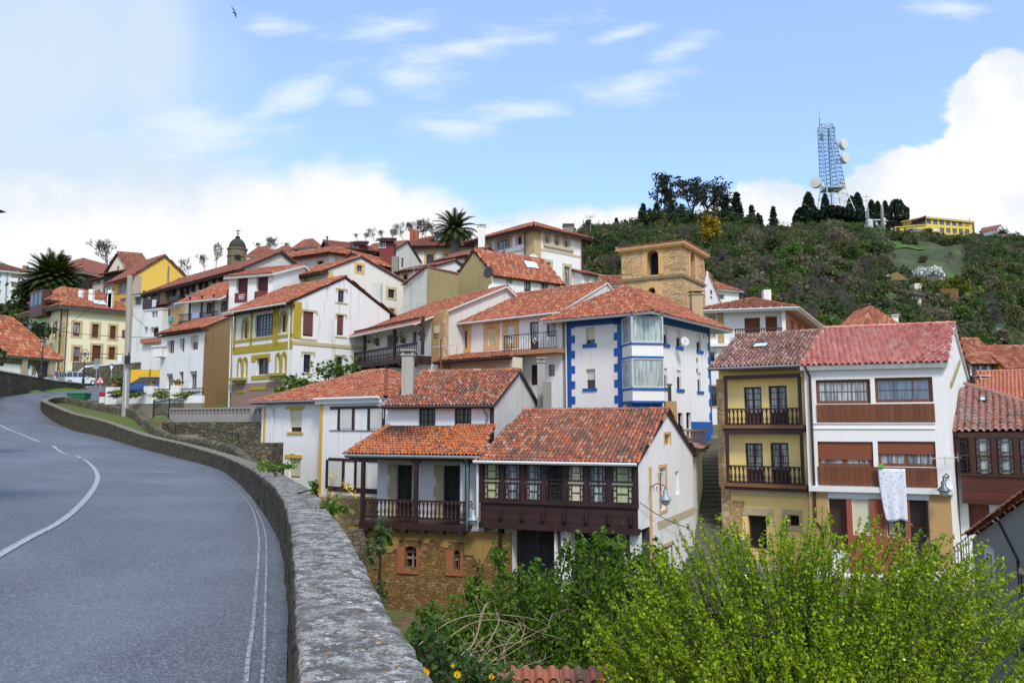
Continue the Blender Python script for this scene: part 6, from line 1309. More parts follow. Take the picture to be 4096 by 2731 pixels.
# left stone wall
A1 = Vector((-42, 50.5, 1.2)); 
WL = [PY(-160,1462,50), PY(0,1486,60), PY(110,1505,68), PY(219,1524,76), PY(337,1537,85)]
wall_loft('roadside_wall', WL, [0]*5, [(-.4,-3,0),(-.4,-.05,0),(-.38,.02,0),(-.2,.04,0),(0,.02,0),(.02,-.1,0),(.02,-1,0),(.02,-3,0)], mw, step=.3, amp=.03, label='grey brown stone wall left of the road below the low white building', catg='wall', origin=(-42, 68, 2.5))
mb = MB()
for i in range(4):
    a = WL[i]+Vector((0, 0, .04)); b = WL[i+1]+Vector((0, 0, .04)); d = (b-a).normalized(); nn = Vector((d.y, -d.x, 0)); mb.prism([a-nn*.45, b-nn*.45, b+nn*.06, a+nn*.06], Vector((0, 0, .09)))
mb.build('coping', WHITE, None, origin=WL[0]); o_ = bpy.data.objects['coping']; o_.parent = bpy.data.objects['roadside_wall']; o_.location = WL[0]-Vector((-42, 68, 2.5))
def simple_wall(name, label, cat_, k0, k1, zt, zb, mat, th_=.3, kz=None):
    F_ = Face(k0, k1); t = thing(name, label, cat_, (F_.A.x, F_.A.y, zb)); boxes(t, 'wall', F_, [(0, F_.len, zb, zt, -th_, 0)], mat); return t, F_
# grassy terrace retaining wall by the cream house
F_ = Face(P2(11, 850, 99), P2(11, 2200, 89)); t = thing('terrace_wall', 'dark stone retaining wall with a white coping below the cream house lawn', 'wall', (F_.A.x, F_.A.y, 3)); mb = MB(); za = F_.hit(*q(11, 1065, 1475))[1]; zb = F_.hit(*q(11, 1880, 1380))[1]; ua = F_.hit(*q(11, 1065, 1475))[0]
mb.prism([F_.pt(0, 3), F_.pt(F_.len, 3), F_.pt(F_.len, zb), F_.pt(ua, za), F_.pt(0, za-1.6)], (F_.N*-.4).to_3d()); mb.build('wall', mw, t)
mb = MB(); mb.prism([F_.pt(ua, za, .03), F_.pt(F_.len, zb, .03), F_.pt(F_.len, zb+.25, .03), F_.pt(ua, za+.25, .03)], (F_.N*-.5).to_3d()); mb.prism([F_.pt(0, za-1.6, .03), F_.pt(ua-.02, za, .03), F_.pt(ua-.02, za+.25, .03), F_.pt(0, za-1.35, .03)], (F_.N*-.5).to_3d()); mb.build('coping', WHITE2, t)
GRASS = plaster('grass_green', (.10,.22,.02), .5, (.05,.09,.02), 3)
mb = MB(); cth = HJ.c; rth = HJ.r; mb.add([F_.pt(ua-3, za-.8, -.3), F_.pt(F_.len, zb+.2, -.3), (rth.x+8, rth.y+1, 8.9), (rth.x, rth.y, 8.6), (cth.x+3.5, cth.y+5, 8.2)], [(0,1,2,3,4)]); tag(mb.build('lawn', GRASS), kind='structure')
F9 = Face(P2(11, 860, 98.5), P2(11, 1145, 98.5)); r_ = F9.rect(11, 860, 1405, 1145, 1500); t9 = thing('entrance_steps', 'stone landing with a metal handrail at the cream house doors', 'steps', (F9.A.x, F9.A.y, 5)); boxes(t9, 'landing', F9, [(0, F9.len, 4.5, r_[3], -2, 0)], RUBG); mb = MB()
for u in (0.1, F9.len*.33, F9.len*.66, F9.len-.1): mb.tube([F9.pt(u, r_[3], -.1), F9.pt(u, r_[3]+1.1+(0 if u < 3 else -.0), -.1)], .04, 4)
mb.tube([F9.pt(.1, r_[3]+1.1, -.1), F9.pt(F9.len+4, r_[3]+1.0, -.1)], .04, 4); mb.tube([F9.pt(.1, r_[3]+.55, -.1), F9.pt(F9.len+4, r_[3]+.5, -.1)], .03, 4); mb.build('handrail', GUTD, t9)
# white pillared garden fence before the ochre flanked house
FG2 = Face(P2(1, 843, 61.5), P2(1, 1575, 58)); t = thing('garden_fence', 'white pillared garden wall with black railings and flower pots before the small white house', 'fence', (FG2.A.x, FG2.A.y, 1))
zb = FG2.hit(*q(1, 1200, 1388))[1]; zm = FG2.hit(*q(1, 1200, 1342))[1]; zt = FG2.hit(*q(1, 1165, 1262))[1]
boxes(t, 'low_wall', FG2, [(0, FG2.len, zb-.1, zm, -.25, 0)], WHITE); boxes(t, 'stone_footing', FG2, [(0, FG2.len, zb-2.6, zb-.105, -.3, .03)], plaster('footing', (.26,.23,.17), .8, (.1,.09,.07)))
for x in (866, 1165, 1375): u = FG2.hit(*q(1, x, 1300))[0]; boxes(t, 'pillar', FG2, [(u-.42, u+.42, zb-.12, zt, -.55, .08)], WHITE)
mb = MB()
for z in (zt-.25, zm+.25): mb.tube([FG2.pt(0, z, -.15), FG2.pt(FG2.len, z, -.15)], .03, 4)
for i in range(70): u = FG2.len*i/69; mb.tube([FG2.pt(u, zm, -.15), FG2.pt(u, zt-.25, -.15)], .018, 4, cap=False)
mb.build('railing', BLK, t)
# gate and block wall
GT = Face(P2(1, 1198, 52.5), P2(1, 1318, 50.5)); t = thing('iron_gate', 'black iron gate left of the concrete lattice wall', 'gate', (GT.A.x, GT.A.y, -1)); z1 = GT.hit(*q(1, 1250, 1375))[1]; z0 = GT.hit(*q(1, 1250, 1510))[1]; mb = MB()
for u in (0, GT.len): mb.tube([GT.pt(u, z0, 0), GT.pt(u, z1+.1, 0)], .06, 5)
mb.tube([GT.pt(0, z1-.1), GT.pt(GT.len, z1)], .03, 4); mb.tube([GT.pt(0, z0+.2), GT.pt(GT.len, z0+.2)], .03, 4); mb.build('frame', BLK, t); mb = MB()
for i in range(14): u = GT.len*(i+.5)/14; mb.tube([GT.pt(u, z0+.2), GT.pt(u, z1-.05)], .018, 4, cap=False)
mb.build('bars', BLK, t)
G2 = Face(P2(1, 1318, 50.5), P2(1, 1430, 53)); t = thing('iron_railing', 'black iron railing rising to the right of the gate', 'railing', (G2.A.x, G2.A.y, -1)); mb = MB(); z1 = G2.hit(*q(1, 1370, 1362))[1]; z0 = G2.hit(*q(1, 1370, 1432))[1]
for i in range(16): u = G2.len*i/15; mb.tube([G2.pt(u, z0), G2.pt(u, z1)], .02, 4, cap=False)
mb.tube([G2.pt(0, z1-.1), G2.pt(G2.len, z1+.15)], .03, 4); mb.build('bars', BLK, t)
BW = Face(P2(15, 1325, 49.5), P2(15, 2085, 45.8)); t = thing('lattice_block_wall', 'grey concrete block wall with pierced lattice top above a rubble retaining wall', 'wall', (BW.A.x, BW.A.y, -3)); zt = BW.hit(*q(15, 1700, 650))[1]; zl = BW.hit(*q(15, 1700, 695))[1]; zm = BW.hit(*q(15, 1700, 758))[1]
CB = plaster('concrete_block', (.30,.28,.25), .6, (.14,.13,.11)); boxes(t, 'block_wall', BW, [(0, BW.len, zm, zl-.02, -.2, 0)], CB); boxes(t, 'rubble_wall', BW, [(-.5, BW.len, -4.5, zm-.01, -.4, .12)], mw)
mb = MB(); nn_ = 26; mb.fb(BW, 0, BW.len, zt-.07, zt+.03, -.2, .02)
for i in range(nn_+1): u = BW.len*i/nn_; mb.fb(BW, u-.03, u+.03, zl-.02, zt-.07, -.17, 0)
for i in range(nn_):
    if i == 22: mb.fb(BW, BW.len*i/nn_, BW.len*(i+1)/nn_, zm, zt, -.19, .03); continue
    a = BW.len*(i+.1)/nn_; b = BW.len*(i+.9)/nn_; c1 = (a+b)/2
    for p0, p1 in (((a, zl), (c1, zt-.08)), ((b, zl), (c1, zt-.08)), ((a, (zl+zt)/2), (b, (zl+zt)/2))): mb.tube([BW.pt(p0[0], p0[1], -.08), BW.pt(p1[0], p1[1], -.08)], .045, 4, cap=False)
mb.build('lattice', CB, t)
mb = MB(); hp = [BW.pt(BW.hit(*q(15, x, y))[0], BW.hit(*q(15, x, y))[1], .6) for x, y in ((1325, 670), (1440, 785), (1660, 815), (1930, 852))]; mb.tube(hp, .03, 5)
for p in hp[1:]: mb.tube([p, p-Vector((0,0,1.0))], .025, 4)
tag(mb.build('handrail', BLK, None, origin=hp[0]-Vector((0,0,1))), 'long dark handrail descending in front of the rubble wall', 'handrail')
# concrete side steps by the block wall and the low rubble pier
mb = MB()
for i in range(12): f_ = i/11; x0 = -19.5+f_*7.3; y0 = 47.5-f_*9; z0 = -.5-f_*1.7; mb.box(x0-.9, x0+.9, y0-.7, y0+.9, z0-2, z0)
tag(mb.build('side_steps', plaster('step_stone', (.22,.20,.16), .7), None, origin=(-16, 43, -3)), 'stone side steps going down between the rubble walls', 'steps')
pA = P2(15, 2090, 40); mb = MB(); zt = PY(*q(15, 2090, 925), 40).z; mb.box(pA.x-.75, pA.x+.45, 39.6, 41.5, -5, zt); tag(mb.build('rubble_pier', mw, None, origin=(pA.x, 40, -5)), 'rubble stone pier at the corner of the yellow stripped house', 'wall')
# stairs between the gallery house and the yellow house
mb = MB(); N_ = 34
for i in range(N_):
    f_ = i/(N_-1); y0 = 33.5+f_*19.5; xc = PY(2838, 1800, y0).x+.1; z0 = -6.9+f_*6.1; mb.box(xc-1.35-.5*f_, xc+1.25+1.2*f_, y0, y0+.62, z0-.8, z0)
tag(mb.build('stone_steps', plaster('dark_steps', (.15,.14,.11), .8, (.05,.055,.03)), None, origin=(10, 43, -7)), 'long dark stone stairway climbing between the gallery house and the yellow house', 'steps')
a = P2(5, 150, 50); mb = MB(); mb.box(a.x-1.0, a.x+3.2, 53.2, 54, -3, -.6); tag(mb.build('landing', GREY, None, origin=(a.x, 53, -3)), 'concrete landing at the stair top by the blue painted corner', 'landing')
AN = House('rear_annex', 'low white annex with a brown tiled lean-to roof beside the stone stairway', (5,95,845,38.6), ('d',3.0), (5,136,None,44.5), -8, WHITE2)
AN.roof('sR', .9, .5, .4, .2, T_BR, DWOOD, pitch=.22); AN.build()
# terrace in front of right houses
mb = MB(); pts = [AF.l-(AF.r-AF.c).normalized()*1.8, AF.c-(AF.r-AF.c).normalized()*1.8, AG.c-(AG.r-AG.c).normalized()*2.4, AG.c+Vector((9,-4)), AG.r, AF.r]
mb.prism([Vector((p.x, p.y, -8.5)) for p in pts], Vector((0,0,2.1))); tag(mb.build('stone_terrace', plaster('paving', (.30,.26,.20), .6), None, origin=(16, 34, -8.5)), 'stone paved terrace in front of the yellow and banded houses', 'terrace')
mb = MB(); FT2 = Face(PY(*q(6, 880, 1400), 29.5).xy, PY(*q(6, 958, 1340), 31.5).xy); a0 = FT2.hit(*q(6, 880, 1410))[1]; a1 = FT2.hit(*q(6, 955, 1345))[1]
for dz in (0, -1.05): mb.tube([FT2.pt(0, a0+dz), FT2.pt(FT2.len, a1+dz)], .03, 4)
for i in range(6): f_ = i/5; mb.tube([FT2.pt(FT2.len*f_, a0+(a1-a0)*f_-1.05), FT2.pt(FT2.len*f_, a0+(a1-a0)*f_)], .02, 4)
tag(mb.build('stair_railing', plain('blue_grey_iron', (.06,.09,.13), .5), None, origin=FT2.pt(0, a0-2)), 'blue grey stair railing beside the dark stucco house', 'railing')
# ---------------------------------------------------------------- terrain
CT = np.array([(0,6,-7),(0,14,-7.8),(3,20,-8.2),(-1,28,-8.5),(5,27,-8.4),(12,22,-7.8),(15,31,-7.2),(20,28,-7.4),(30,25,-7.4),(-5,34,-7.6),(-8,38,-6.4),(-3,24,-8.2),(9,34,-8.2),(11,44,-6.5),(13,52,-3.4),(14,57,-2.0),(12,48,-5.4),(10,39,-7.8),(8,31,-8.3),(5,50,-1.8),(-4,56,-.6),(-15,54,.3),(-24,60,1.2),(-30,68,2.2),(-38,80,2.9),(-42,90,3.9),(-50,98,4.8),(-52,110,7.2),(-66,108,7),(-75,115,9),(-60,130,11),(-40,115,9),(-30,95,7),(-20,78,5),(-15,72,5),(-5,75,5),(-3,90,9),(5,95,9),(-10,110,13),(-20,110,13),(15,90,5),(16,75,2),(25,75,1),(20,66,0),(35,60,-3),(45,80,-2),(60,80,-2),(28,45,-6),(35,40,-7.6),(-36,140,14),(0,150,17),(40,120,4),(80,140,4),(-100,150,14),(-14,41,-3.4),(-20,50,-1.0),(-28,58,.4),(-11,38,-5),(-8,45,-2.5),(-45,50,2.6),(-48,65,3.4),(-50,80,4.2),(-30,20,-1.5),(-60,40,2),(-80,80,8),(-90,110,13),(-20,5,-1.8),(-30,-20,-2),(40,-10,-8),(20,8,-8),(300,100,0),(-300,100,14),(0,600,10),(-300,500,18),(300,-300,-6),(-300,-300,0),(100,100,0),(-40,180,18),(-90,180,18),(20,180,17),(900,900,0),(-900,900,15)], float)
def ground_z(X, Y):
    d = (X[..., None]-CT[:, 0])**2+(Y[..., None]-CT[:, 1])**2+.5; w_ = d**-1.8; return (w_*CT[:, 2]).sum(-1)/w_.sum(-1)
def axis(lo, hi, st, far): a = np.arange(lo, hi+.01, st); l_ = lo-np.geomspace(4, far, 14)[::-1]; r_ = hi+np.geomspace(4, far, 14); return np.concatenate([l_, a, r_])
gx_ = axis(-60, 45, 1.25, 1400); gy_ = axis(-12, 125, 1.25, 1500); X, Y = np.meshgrid(gx_, gy_); Zg = ground_z(X, Y)
Zg += .12*np.sin(X*.9+Y*.4)*np.cos(Y*.7)
road_poly = [p.xy for p in [cat(RT, i*.25) for i in range(69)]]+[p.xy for p in [cat(LT, i*.25) for i in range(69)][::-1]]
PX = np.array([p.x for p in road_poly]); PYY = np.array([p.y for p in road_poly]); ins = np.zeros(X.shape, bool); j = len(PX)-1
for i in range(len(PX)):
    cnd = ((PYY[i] > Y) != (PYY[j] > Y)) & (X < (PX[j]-PX[i])*(Y-PYY[i])/(PYY[j]-PYY[i]+1e-9)+PX[i]); ins ^= cnd; j = i
VR = V_; 
idx = np.argwhere(ins)
for a, b in idx:
    zr = zroad(X[a, b], Y[a, b]); Zg[a, b] = min(Zg[a, b], zr-.6) if Y[a, b] > 46 else -8.0
near = np.zeros(X.shape, bool); bw = np.array([(cat(WT, i*.2).x, cat(WT, i*.2).y, cat(WT, i*.2).z) for i in range(int(17/.2))])
for (x, y, z) in bw:
    dd2 = (X-x)**2+(Y-y)**2; k = (dd2 < 3.2**2) & (Y > 40); Zg[k] = np.minimum(Zg[k], z-1.5)
Vt = np.stack([X, Y, Zg], -1).reshape(-1, 3); ny_, nx_ = X.shape; ii, jj = np.meshgrid(np.arange(ny_-1), np.arange(nx_-1), indexing='ij'); b0 = (ii*nx_+jj).ravel(); FT_ = np.stack([b0, b0+1, b0+nx_+1, b0+nx_], -1)
m, n = newmat('earth_and_grass'); v = crd(n); f1 = n.noise(v, .25, 5, .6); f2 = n.noise(v, 3, 6, .7)
spy = n.new('ShaderNodeSeparateXYZ'); n.l.new(v, spy.inputs[0])
c = n.mix(n.sstep(f2, .4, .6), (.09,.06,.03), (.17,.11,.055)); c = n.mix(n.sstep(f1, .45, .6), c, (.07,.14,.02)); c = n.mix(n.sstep(spy.outputs[2], 1.2, 2.4), c, n.mix(f2, (.05,.13,.015), (.13,.22,.03)))
n.l.new(c, n.b.inputs['Base Color']); n.b.inputs['Roughness'].default_value = .95; bump(n, f2, .8, .1)
tag(npmesh('ground', Vt, FT_, np.zeros(len(FT_)), m, smooth=True), kind='structure')
# dirt path at the foot of the ochre base
mb = MB(); pth = [PZ(*q(8, x, y), -8.15) for x, y in ((330,1190),(520,1235),(760,1290),(1000,1330))]; lo_ = [PZ(*q(8, x, y), -8.2) for x, y in ((330,1330),(520,1340),(700,1370),(1000,1420))]
pth = [p+Vector((0,2.5,0)) for p in pth]
for p in pth+lo_: p.z = float(ground_z(np.array(p.x), np.array(p.y)))+.22
mb.add(pth+lo_[::-1], [tuple(range(8))[::-1]]); o_ = mb.build('path', plaster('sandy_path', (.42,.29,.15), .4, (.25,.18,.1)), None); tag(o_, kind='structure')
# ---------------------------------------------------------------- hill
CRX = [2150,2330,2600,2900,3150,3300,3500,3600,3900,4096,4400,4900,5600]; CRY = [985,960,945,940,925,915,920,934,958,958,970,1010,1100]; CRD = [190,205,225,250,270,280,285,285,285,285,285,280,270]
BSY = [1280,1280,1290,1300,1320,1340,1370,1390,1450,1480,1520,1560,1600]; BSD = [112]*4+[112,112,115,118,125,125,125,120,110]
def lerp(xs, ys, x):
    for i in range(len(xs)-1):
        if x <= xs[i+1]: f_ = max(0, (x-xs[i])/(xs[i+1]-xs[i])); f_ = f_*f_*(3-2*f_); return ys[i]+(ys[i+1]-ys[i])*f_
    return ys[-1]
def hill(px, t):
    c_ = PY(px, lerp(CRX, CRY, px), lerp(CRX, CRD, px)); b_ = PY(px, lerp(CRX, BSY, px), lerp(CRX, BSD, px))
    if t > 1: return c_+Vector((c_.x*.25*(t-1), 90*(t-1), -18*(t-1)**1.2-6*(t-1)))
    if t < 0: return Vector((b_.x*(1+t*.2), b_.y*(1+t*.2), b_.z*(1+t)+t*3))
    p = b_+(c_-b_)*t; e = math.sin(math.pi*t); p.z += e*(2.5*noise.noise(Vector((px*.004, t*3, 1)))+1.5*noise.noise(Vector((px*.012, t*8, 4))))+3.5*e*(1 if t > .5 else e) ; return p
ts = [-1.6,-1,-.6,-.3]+[i/40 for i in range(41)]+[1.05,1.15,1.3,1.6,2.2,3]; pxs = [2150+i*25 for i in range(139)]
vv = [tuple(hill(px, t)) for px in pxs for t in ts]; K = len(ts); ii, jj = np.meshgrid(np.arange(len(pxs)-1), np.arange(K-1), indexing='ij'); b0 = (ii*K+jj).ravel(); FH_ = np.stack([b0, b0+K, b0+K+1, b0+1], -1)
m, n = newmat('hill_scrub'); v = crd(n); f1 = n.noise(v, .045, 6, .6); f2 = n.noise(v, .5, 6, .75); f3 = n.noise(v, .11, 5, .6)
c = n.mix(n.sstep(f2, .4, .62), (.03,.052,.012), (.07,.090,.028)); c = n.mix(n.m('MULTIPLY', n.sstep(f3, .52, .62), .8), c, n.mix(f2, (.05,.11,.012), (.11,.18,.02)))
c = n.mix(n.m('MULTIPLY', n.sstep(f1, .5, .6), .5), c, (.09,.07,.045)); n.l.new(c, n.b.inputs['Base Color']); n.b.inputs['Roughness'].default_value = .95; bump(n, f2, 1, .8)
tag(npmesh('hillside', np.array(vv), FH_, np.zeros(len(FH_)), m, smooth=True), kind='structure')
# ================================================================ vegetation
def quads(C, size, up=.0, asp=1.6, tile=None):
    """random leaf rhombs at centres C (n,3)"""
    n = len(C); d = RNG.normal(size=(n, 3)); d[:, 2] += up; d /= np.linalg.norm(d, axis=1)[:, None]; e = RNG.normal(size=(n, 3)); e -= (e*d).sum(1)[:, None]*d; e /= np.linalg.norm(e, axis=1)[:, None]
    s = (size*RNG.uniform(.45, 1.5, n))[:, None]; a = d*s*asp*.5; b = e*s*.5
    V = np.stack([C-a, C+b-a*.1, C+a, C-b-a*.1], 1).reshape(-1, 3); Fq = np.arange(n*4).reshape(-1, 4)
    return V, Fq, (RNG.random(n) if tile is None else tile)
def cat_m(L):
    V = []; Fq = []; A = []; b = 0
    for v, f, a in L: V.append(v); Fq.append(f+b); A.append(a); b += len(v)
    return np.concatenate(V), np.concatenate(Fq), np.concatenate(A)
def twigs(segs, n=3):
    """segs list of (p0,p1,r0,r1) -> quads"""
    P0 = np.array([s[0] for s in segs], float); P1 = np.array([s[1] for s in segs], float); r0 = np.array([s[2] for s in segs])[:, None]; r1 = np.array([s[3] for s in segs])[:, None]
    d = P1-P0; d /= np.linalg.norm(d, axis=1)[:, None]+1e-9; x = np.cross(d, [.3, .5, .81]); x /= np.linalg.norm(x, axis=1)[:, None]+1e-9; y = np.cross(d, x); m = len(segs); V = np.zeros((m, 2*n, 3))
    for k in range(n):
        t = 2*math.pi*k/n; o = x*math.cos(t)+y*math.sin(t); V[:, k] = P0+o*r0; V[:, n+k] = P1+o*r1
    base = (np.arange(m)*2*n)[:, None]; Fq = np.stack([np.stack([base[:, 0]+k, base[:, 0]+(k+1) % n, base[:, 0]+n+(k+1) % n, base[:, 0]+n+k], -1) for k in range(n)], 1).reshape(-1, 4)
    return V.reshape(-1, 3), Fq, np.repeat(RNG.random(m), n)
def branch(p, d, L, r, depth, segs, tips, spread=.6, up=.15, nseg=3, kids=3, wob=.18, lf=.66):
    q_ = np.array(p, float); d = np.array(d, float)
    for i in range(nseg):
        d2 = d+RNG.normal(0, wob, 3); d2[2] += up*.3; d2 /= np.linalg.norm(d2); e = q_+d2*L/nseg; segs.append((q_, e, r*(1-i*.25/nseg), r*(1-(i+1)*.25/nseg))); 
        if depth > 0 and i > 0:
            for _ in range(1 if kids > 2 else RNG.integers(0, 2)): s_ = d2+RNG.normal(0, spread, 3); s_[2] += up; s_ /= np.linalg.norm(s_); branch(e, s_, L*lf*.8, r*.5, depth-1, segs, tips, spread, up, nseg, kids, wob, lf)
        q_ = e; d = d2
    if depth > 0:
        for _ in range(kids): s_ = d+RNG.normal(0, spread, 3); s_[2] += up; s_ /= np.linalg.norm(s_); branch(q_, s_, L*lf*RNG.uniform(.8, 1.15), r*.62, depth-1, segs, tips, spread, up, nseg, kids, wob, lf)
    else: tips.append(q_)
BARK = plain('grey_bark', (.16,.14,.12), .9, .3, 5); BARKD = plain('dark_bark', (.05,.04,.03), .9, .3, 5); TWIG = plain('bare_twigs', (.12,.10,.085), .9, .3, 5); BARKP = plain('pale_bark', (.30,.27,.22), .9, .25, 5)
LF_D = leafm('dark_evergreen_leaves', [(.018,.034,.010),(.05,.08,.02),(.10,.13,.04)], .4); LF_O = leafm('olive_leaves', [(.07,.08,.025),(.13,.145,.045),(.20,.19,.075)], .25); LF_G = leafm('fresh_leaves', [(.04,.09,.010),(.09,.17,.02),(.16,.24,.04)], .3)
LF_C = leafm('conifer_needles', [(.008,.018,.012),(.018,.034,.018),(.032,.055,.026)], .1); LF_Y = leafm('yellowish_leaves', [(.10,.11,.01),(.20,.19,.015)], .3)
KINDS = {}
def tree_data(kind, seed):
    """returns [(partname, V,F,A, mat)] with base at 0, height ~1 unit scaled by real metres"""
    global RNG; old = RNG; RNG = np.random.default_rng(seed); segs = []; tips = []; out = []
    if kind in ('oak', 'olive', 'fresh', 'yellow'):
        branch((0,0,0), (0,0,1), 3.0, .22, 3, segs, tips, .75, .25); T_ = np.array(tips); c = T_[RNG.integers(0, len(T_), 1500)]+RNG.normal(0, .8, (1500, 3))*[1,1,.8]; out = [('trunk', *twigs(segs, 4), BARKD), ('crown', *quads(c, .40), {'oak': LF_D, 'olive': LF_O, 'fresh': LF_G, 'yellow': LF_Y}[kind])]
    elif kind == 'bare':
        branch((0,0,0), (0,0,1), 3.0, .14, 4, segs, tips, .62, .32, kids=3, lf=.68); segs = [(a, b, max(c, .032), max(d, .026)) for a, b, c, d in segs]; out = [('trunk', *twigs(segs[:14], 4), BARK), ('crown', *twigs(segs[14:], 3), TWIG)]
    elif kind == 'conifer':
        segs.append((np.zeros(3), np.array([0,0,9.]), .18, .03)); C = []
        for i in range(46):
            z = 1.2+7.7*i/46; R_ = 2.1*(1-(z-1)/8.3)**.8+.15; k_ = RNG.integers(4, 7)
            for j in range(k_):
                t = RNG.uniform(0, 6.28); rr = R_*RNG.uniform(.75, 1.15); e = np.array([rr*math.cos(t), rr*math.sin(t), z-.25*rr]); segs.append((np.array([0,0,z]), e, .03, .01)); f_ = RNG.random((9, 1)); C.append(np.array([0,0,z])*(1-f_)+e*f_+RNG.normal(0, .13, (9, 3)))
        out = [('trunk', *twigs(segs, 3), BARKD), ('crown', *quads(np.concatenate(C), .42, 0, 1.8), LF_C)]
    elif kind == 'cypress':
        n = 2600; z = RNG.uniform(0, 1, n); R_ = (np.sin(np.clip(z*.86+.14, 0, 1)*math.pi)**.55)*1.35*(1-.25*z); t = RNG.uniform(0, 6.28, n); rr = R_*RNG.uniform(.75, 1.03, n)*(1+.12*np.sin(t*5+z*20)); C = np.stack([rr*np.cos(t), rr*np.sin(t), .3+z*8], -1); segs.append((np.zeros(3), np.array([0,0,7.]), .2, .05)); out = [('trunk', *twigs(segs, 4), BARKD), ('crown', *quads(C, .38, 1.2, 1.7), LF_C)]
    elif kind == 'round':
        n = 3000; d = RNG.normal(size=(n, 3)); d /= np.linalg.norm(d, axis=1)[:, None]; C = d*RNG.uniform(.8, 1.0, n)[:, None]*[2.9,2.9,2.7]+[0,0,4.2]; C += .25*np.sin(C*3); segs.append((np.zeros(3), np.array([0,0,4.]), .22, .1)); out = [('trunk', *twigs(segs, 4), BARKD), ('crown', *quads(C, .42), LF_C)]
    elif kind == 'euca':
        branch((0,0,0), (.1,0,1), 6.0, .26, 3, segs, tips, .55, .35, kids=3, wob=.12, lf=.60); C = [t+RNG.normal(0, 1, (12, 3))*[.52,.52,.11] for t in tips[::2]]; out = [('trunk', *twigs(segs, 4), BARKD), ('crown', *quads(np.concatenate(C), .34), LF_C)]
    RNG = old; return out
TM = {}
def tree(kind, seed, loc, sc, rot, label, name=None, cat_='tree', group=None, sz=1.0):
    key = (kind, seed)
    nm = name or {'oak':'evergreen_tree','olive':'olive_green_tree','fresh':'green_tree','yellow':'yellow_shrub','bare':'bare_tree','conifer':'conifer','cypress':'cypress','round':'clipped_round_tree','euca':'umbrella_topped_tree'}[kind]
    r = thing(nm, label, cat_, loc, group); r.rotation_euler = (0, 0, rot); r.scale = (sc*sz, sc*sz, sc)
    if key not in TM:
        TM[key] = []
        for pn, V, Fq, A, mt in tree_data(kind, seed): o = npmesh(pn, V, Fq, A, mt, r, origin=(0,0,0)); o.location = (0,0,0); TM[key].append((pn, o.data))
    else:
        for pn, me in TM[key]: o = bpy.data.objects.new(pn, me); link(o, r)
    return r
random.seed(11)
def on_hill(px, py):          # find t on hill at given pixel
    best = None
    for i in range(101):
        t = i/100; p = hill(px, t); r = ray(px, py); e = abs(p.z/p.y-r.z/r.y)
        if best is None or e < best[0]: best = (e, p)
    return best[1]
GL_ = {'oak': 'dark evergreen tree in the wood covering the far hillside', 'olive': 'olive green tree in the scrub covering the far hillside', 'bare': 'bare grey branched tree in the scrub on the far hillside', 'fresh': 'fresh green tree in the scrub on the far hillside'}
cnt = 0
HT = []
for i in range(290):
    px = random.uniform(2330, 4150); py = random.uniform(930, 1330)
    cy = lerp(CRX, CRY, px)
    if py < cy+6: continue
    if 3530 < px < 3900 and 1075 < py < 1275 or 3590 < px < 3810 and 1200 < py < 1345: continue
    if 3380 < px < 3570 and 950 < py < 1010: continue
    if 3540 < px < 3930 and py < 1045 and random.random() < .93: continue
    if px < 3000: k = random.choices(['oak', 'olive', 'bare', 'conifer'], [.6, .25, .1, .05])[0] if py < 1080 else random.choices(['oak', 'olive', 'bare'], [.2, .3, .5])[0]
    elif py > 1060 and px < 3560: k = random.choices(['oak', 'olive', 'bare', 'fresh'], [.1, .2, .62, .08])[0]
    else: k = random.choices(['oak', 'olive', 'bare', 'fresh'], [.3, .35, .25, .1])[0]
    if k == 'conifer': k = 'oak'
    p = on_hill(px, py); s_ = random.uniform(.55, 1.05)*(1.0 if k != 'bare' else 1.15)*(.62+.38*min(1, p.y/230))*.68
    HT.append((py, px, k, p, s_))
for py, px, k, p, s_ in HT: tree(k, random.choice([1,2,3]) if k != 'fresh' else 1, p-Vector((0,0,.8)), s_, random.uniform(0, 6.28), GL_[k], group={'oak':'dark evergreen trees on the hillside','olive':'olive green trees on the hillside','bare':'bare trees on the hillside','fresh':'fresh green trees on the hillside'}[k])
# skyline wood on the left shoulder of the hill
for i in range(34):
    px = 2345+i*17+random.uniform(-8, 8); k = random.choice(['conifer', 'oak', 'conifer', 'olive']); p = hill(px, random.uniform(.93, 1.01)); tree(k, random.choice([1,2]), p-Vector((0,0,1)), random.uniform(.6, 1.0)*(1 if k == 'conifer' else .85), random.uniform(0, 6), {'conifer':'dark conifer in the dense wood on the left shoulder of the hill','oak':'dark broadleaf tree in the dense wood on the left shoulder of the hill','olive':'olive tree in the dense wood on the left shoulder of the hill'}[k], group={'conifer':'conifers on the hill shoulder','oak':'broadleaf trees on the hill shoulder','olive':'olive trees on the hill shoulder'}[k])
for i in range(34):
    px = 2570+i*14+random.uniform(-9, 9); k = random.choice(['conifer', 'oak', 'oak']); tree(k, random.choice([1,2]), hill(px, random.uniform(.95, 1.0))-Vector((0,0,.8)), random.uniform(.75, 1.25), random.uniform(0, 6), {'conifer':'dark conifer filling in below the sparse tall skyline trees','oak':'dark evergreen filling in below the sparse tall skyline trees'}[k], group={'conifer':'conifers below the skyline trees','oak':'evergreens below the skyline trees'}[k])
for i, (px, py, h, sd) in enumerate([(2690,925,17.5,1),(2640,930,14,3),(2760,925,15,2),(2840,925,17,4),(2880,930,15.5,1),(2905,930,13.5,3)]):
    p = on_hill(px, py); p = hill(px, .99); tree('euca', sd, p-Vector((0,0,.6)), h/10.8, i*1.7, 'tall sparse tree with flat dark foliage tufts in the skyline group above the bell tower', group='sparse tall trees on the skyline')
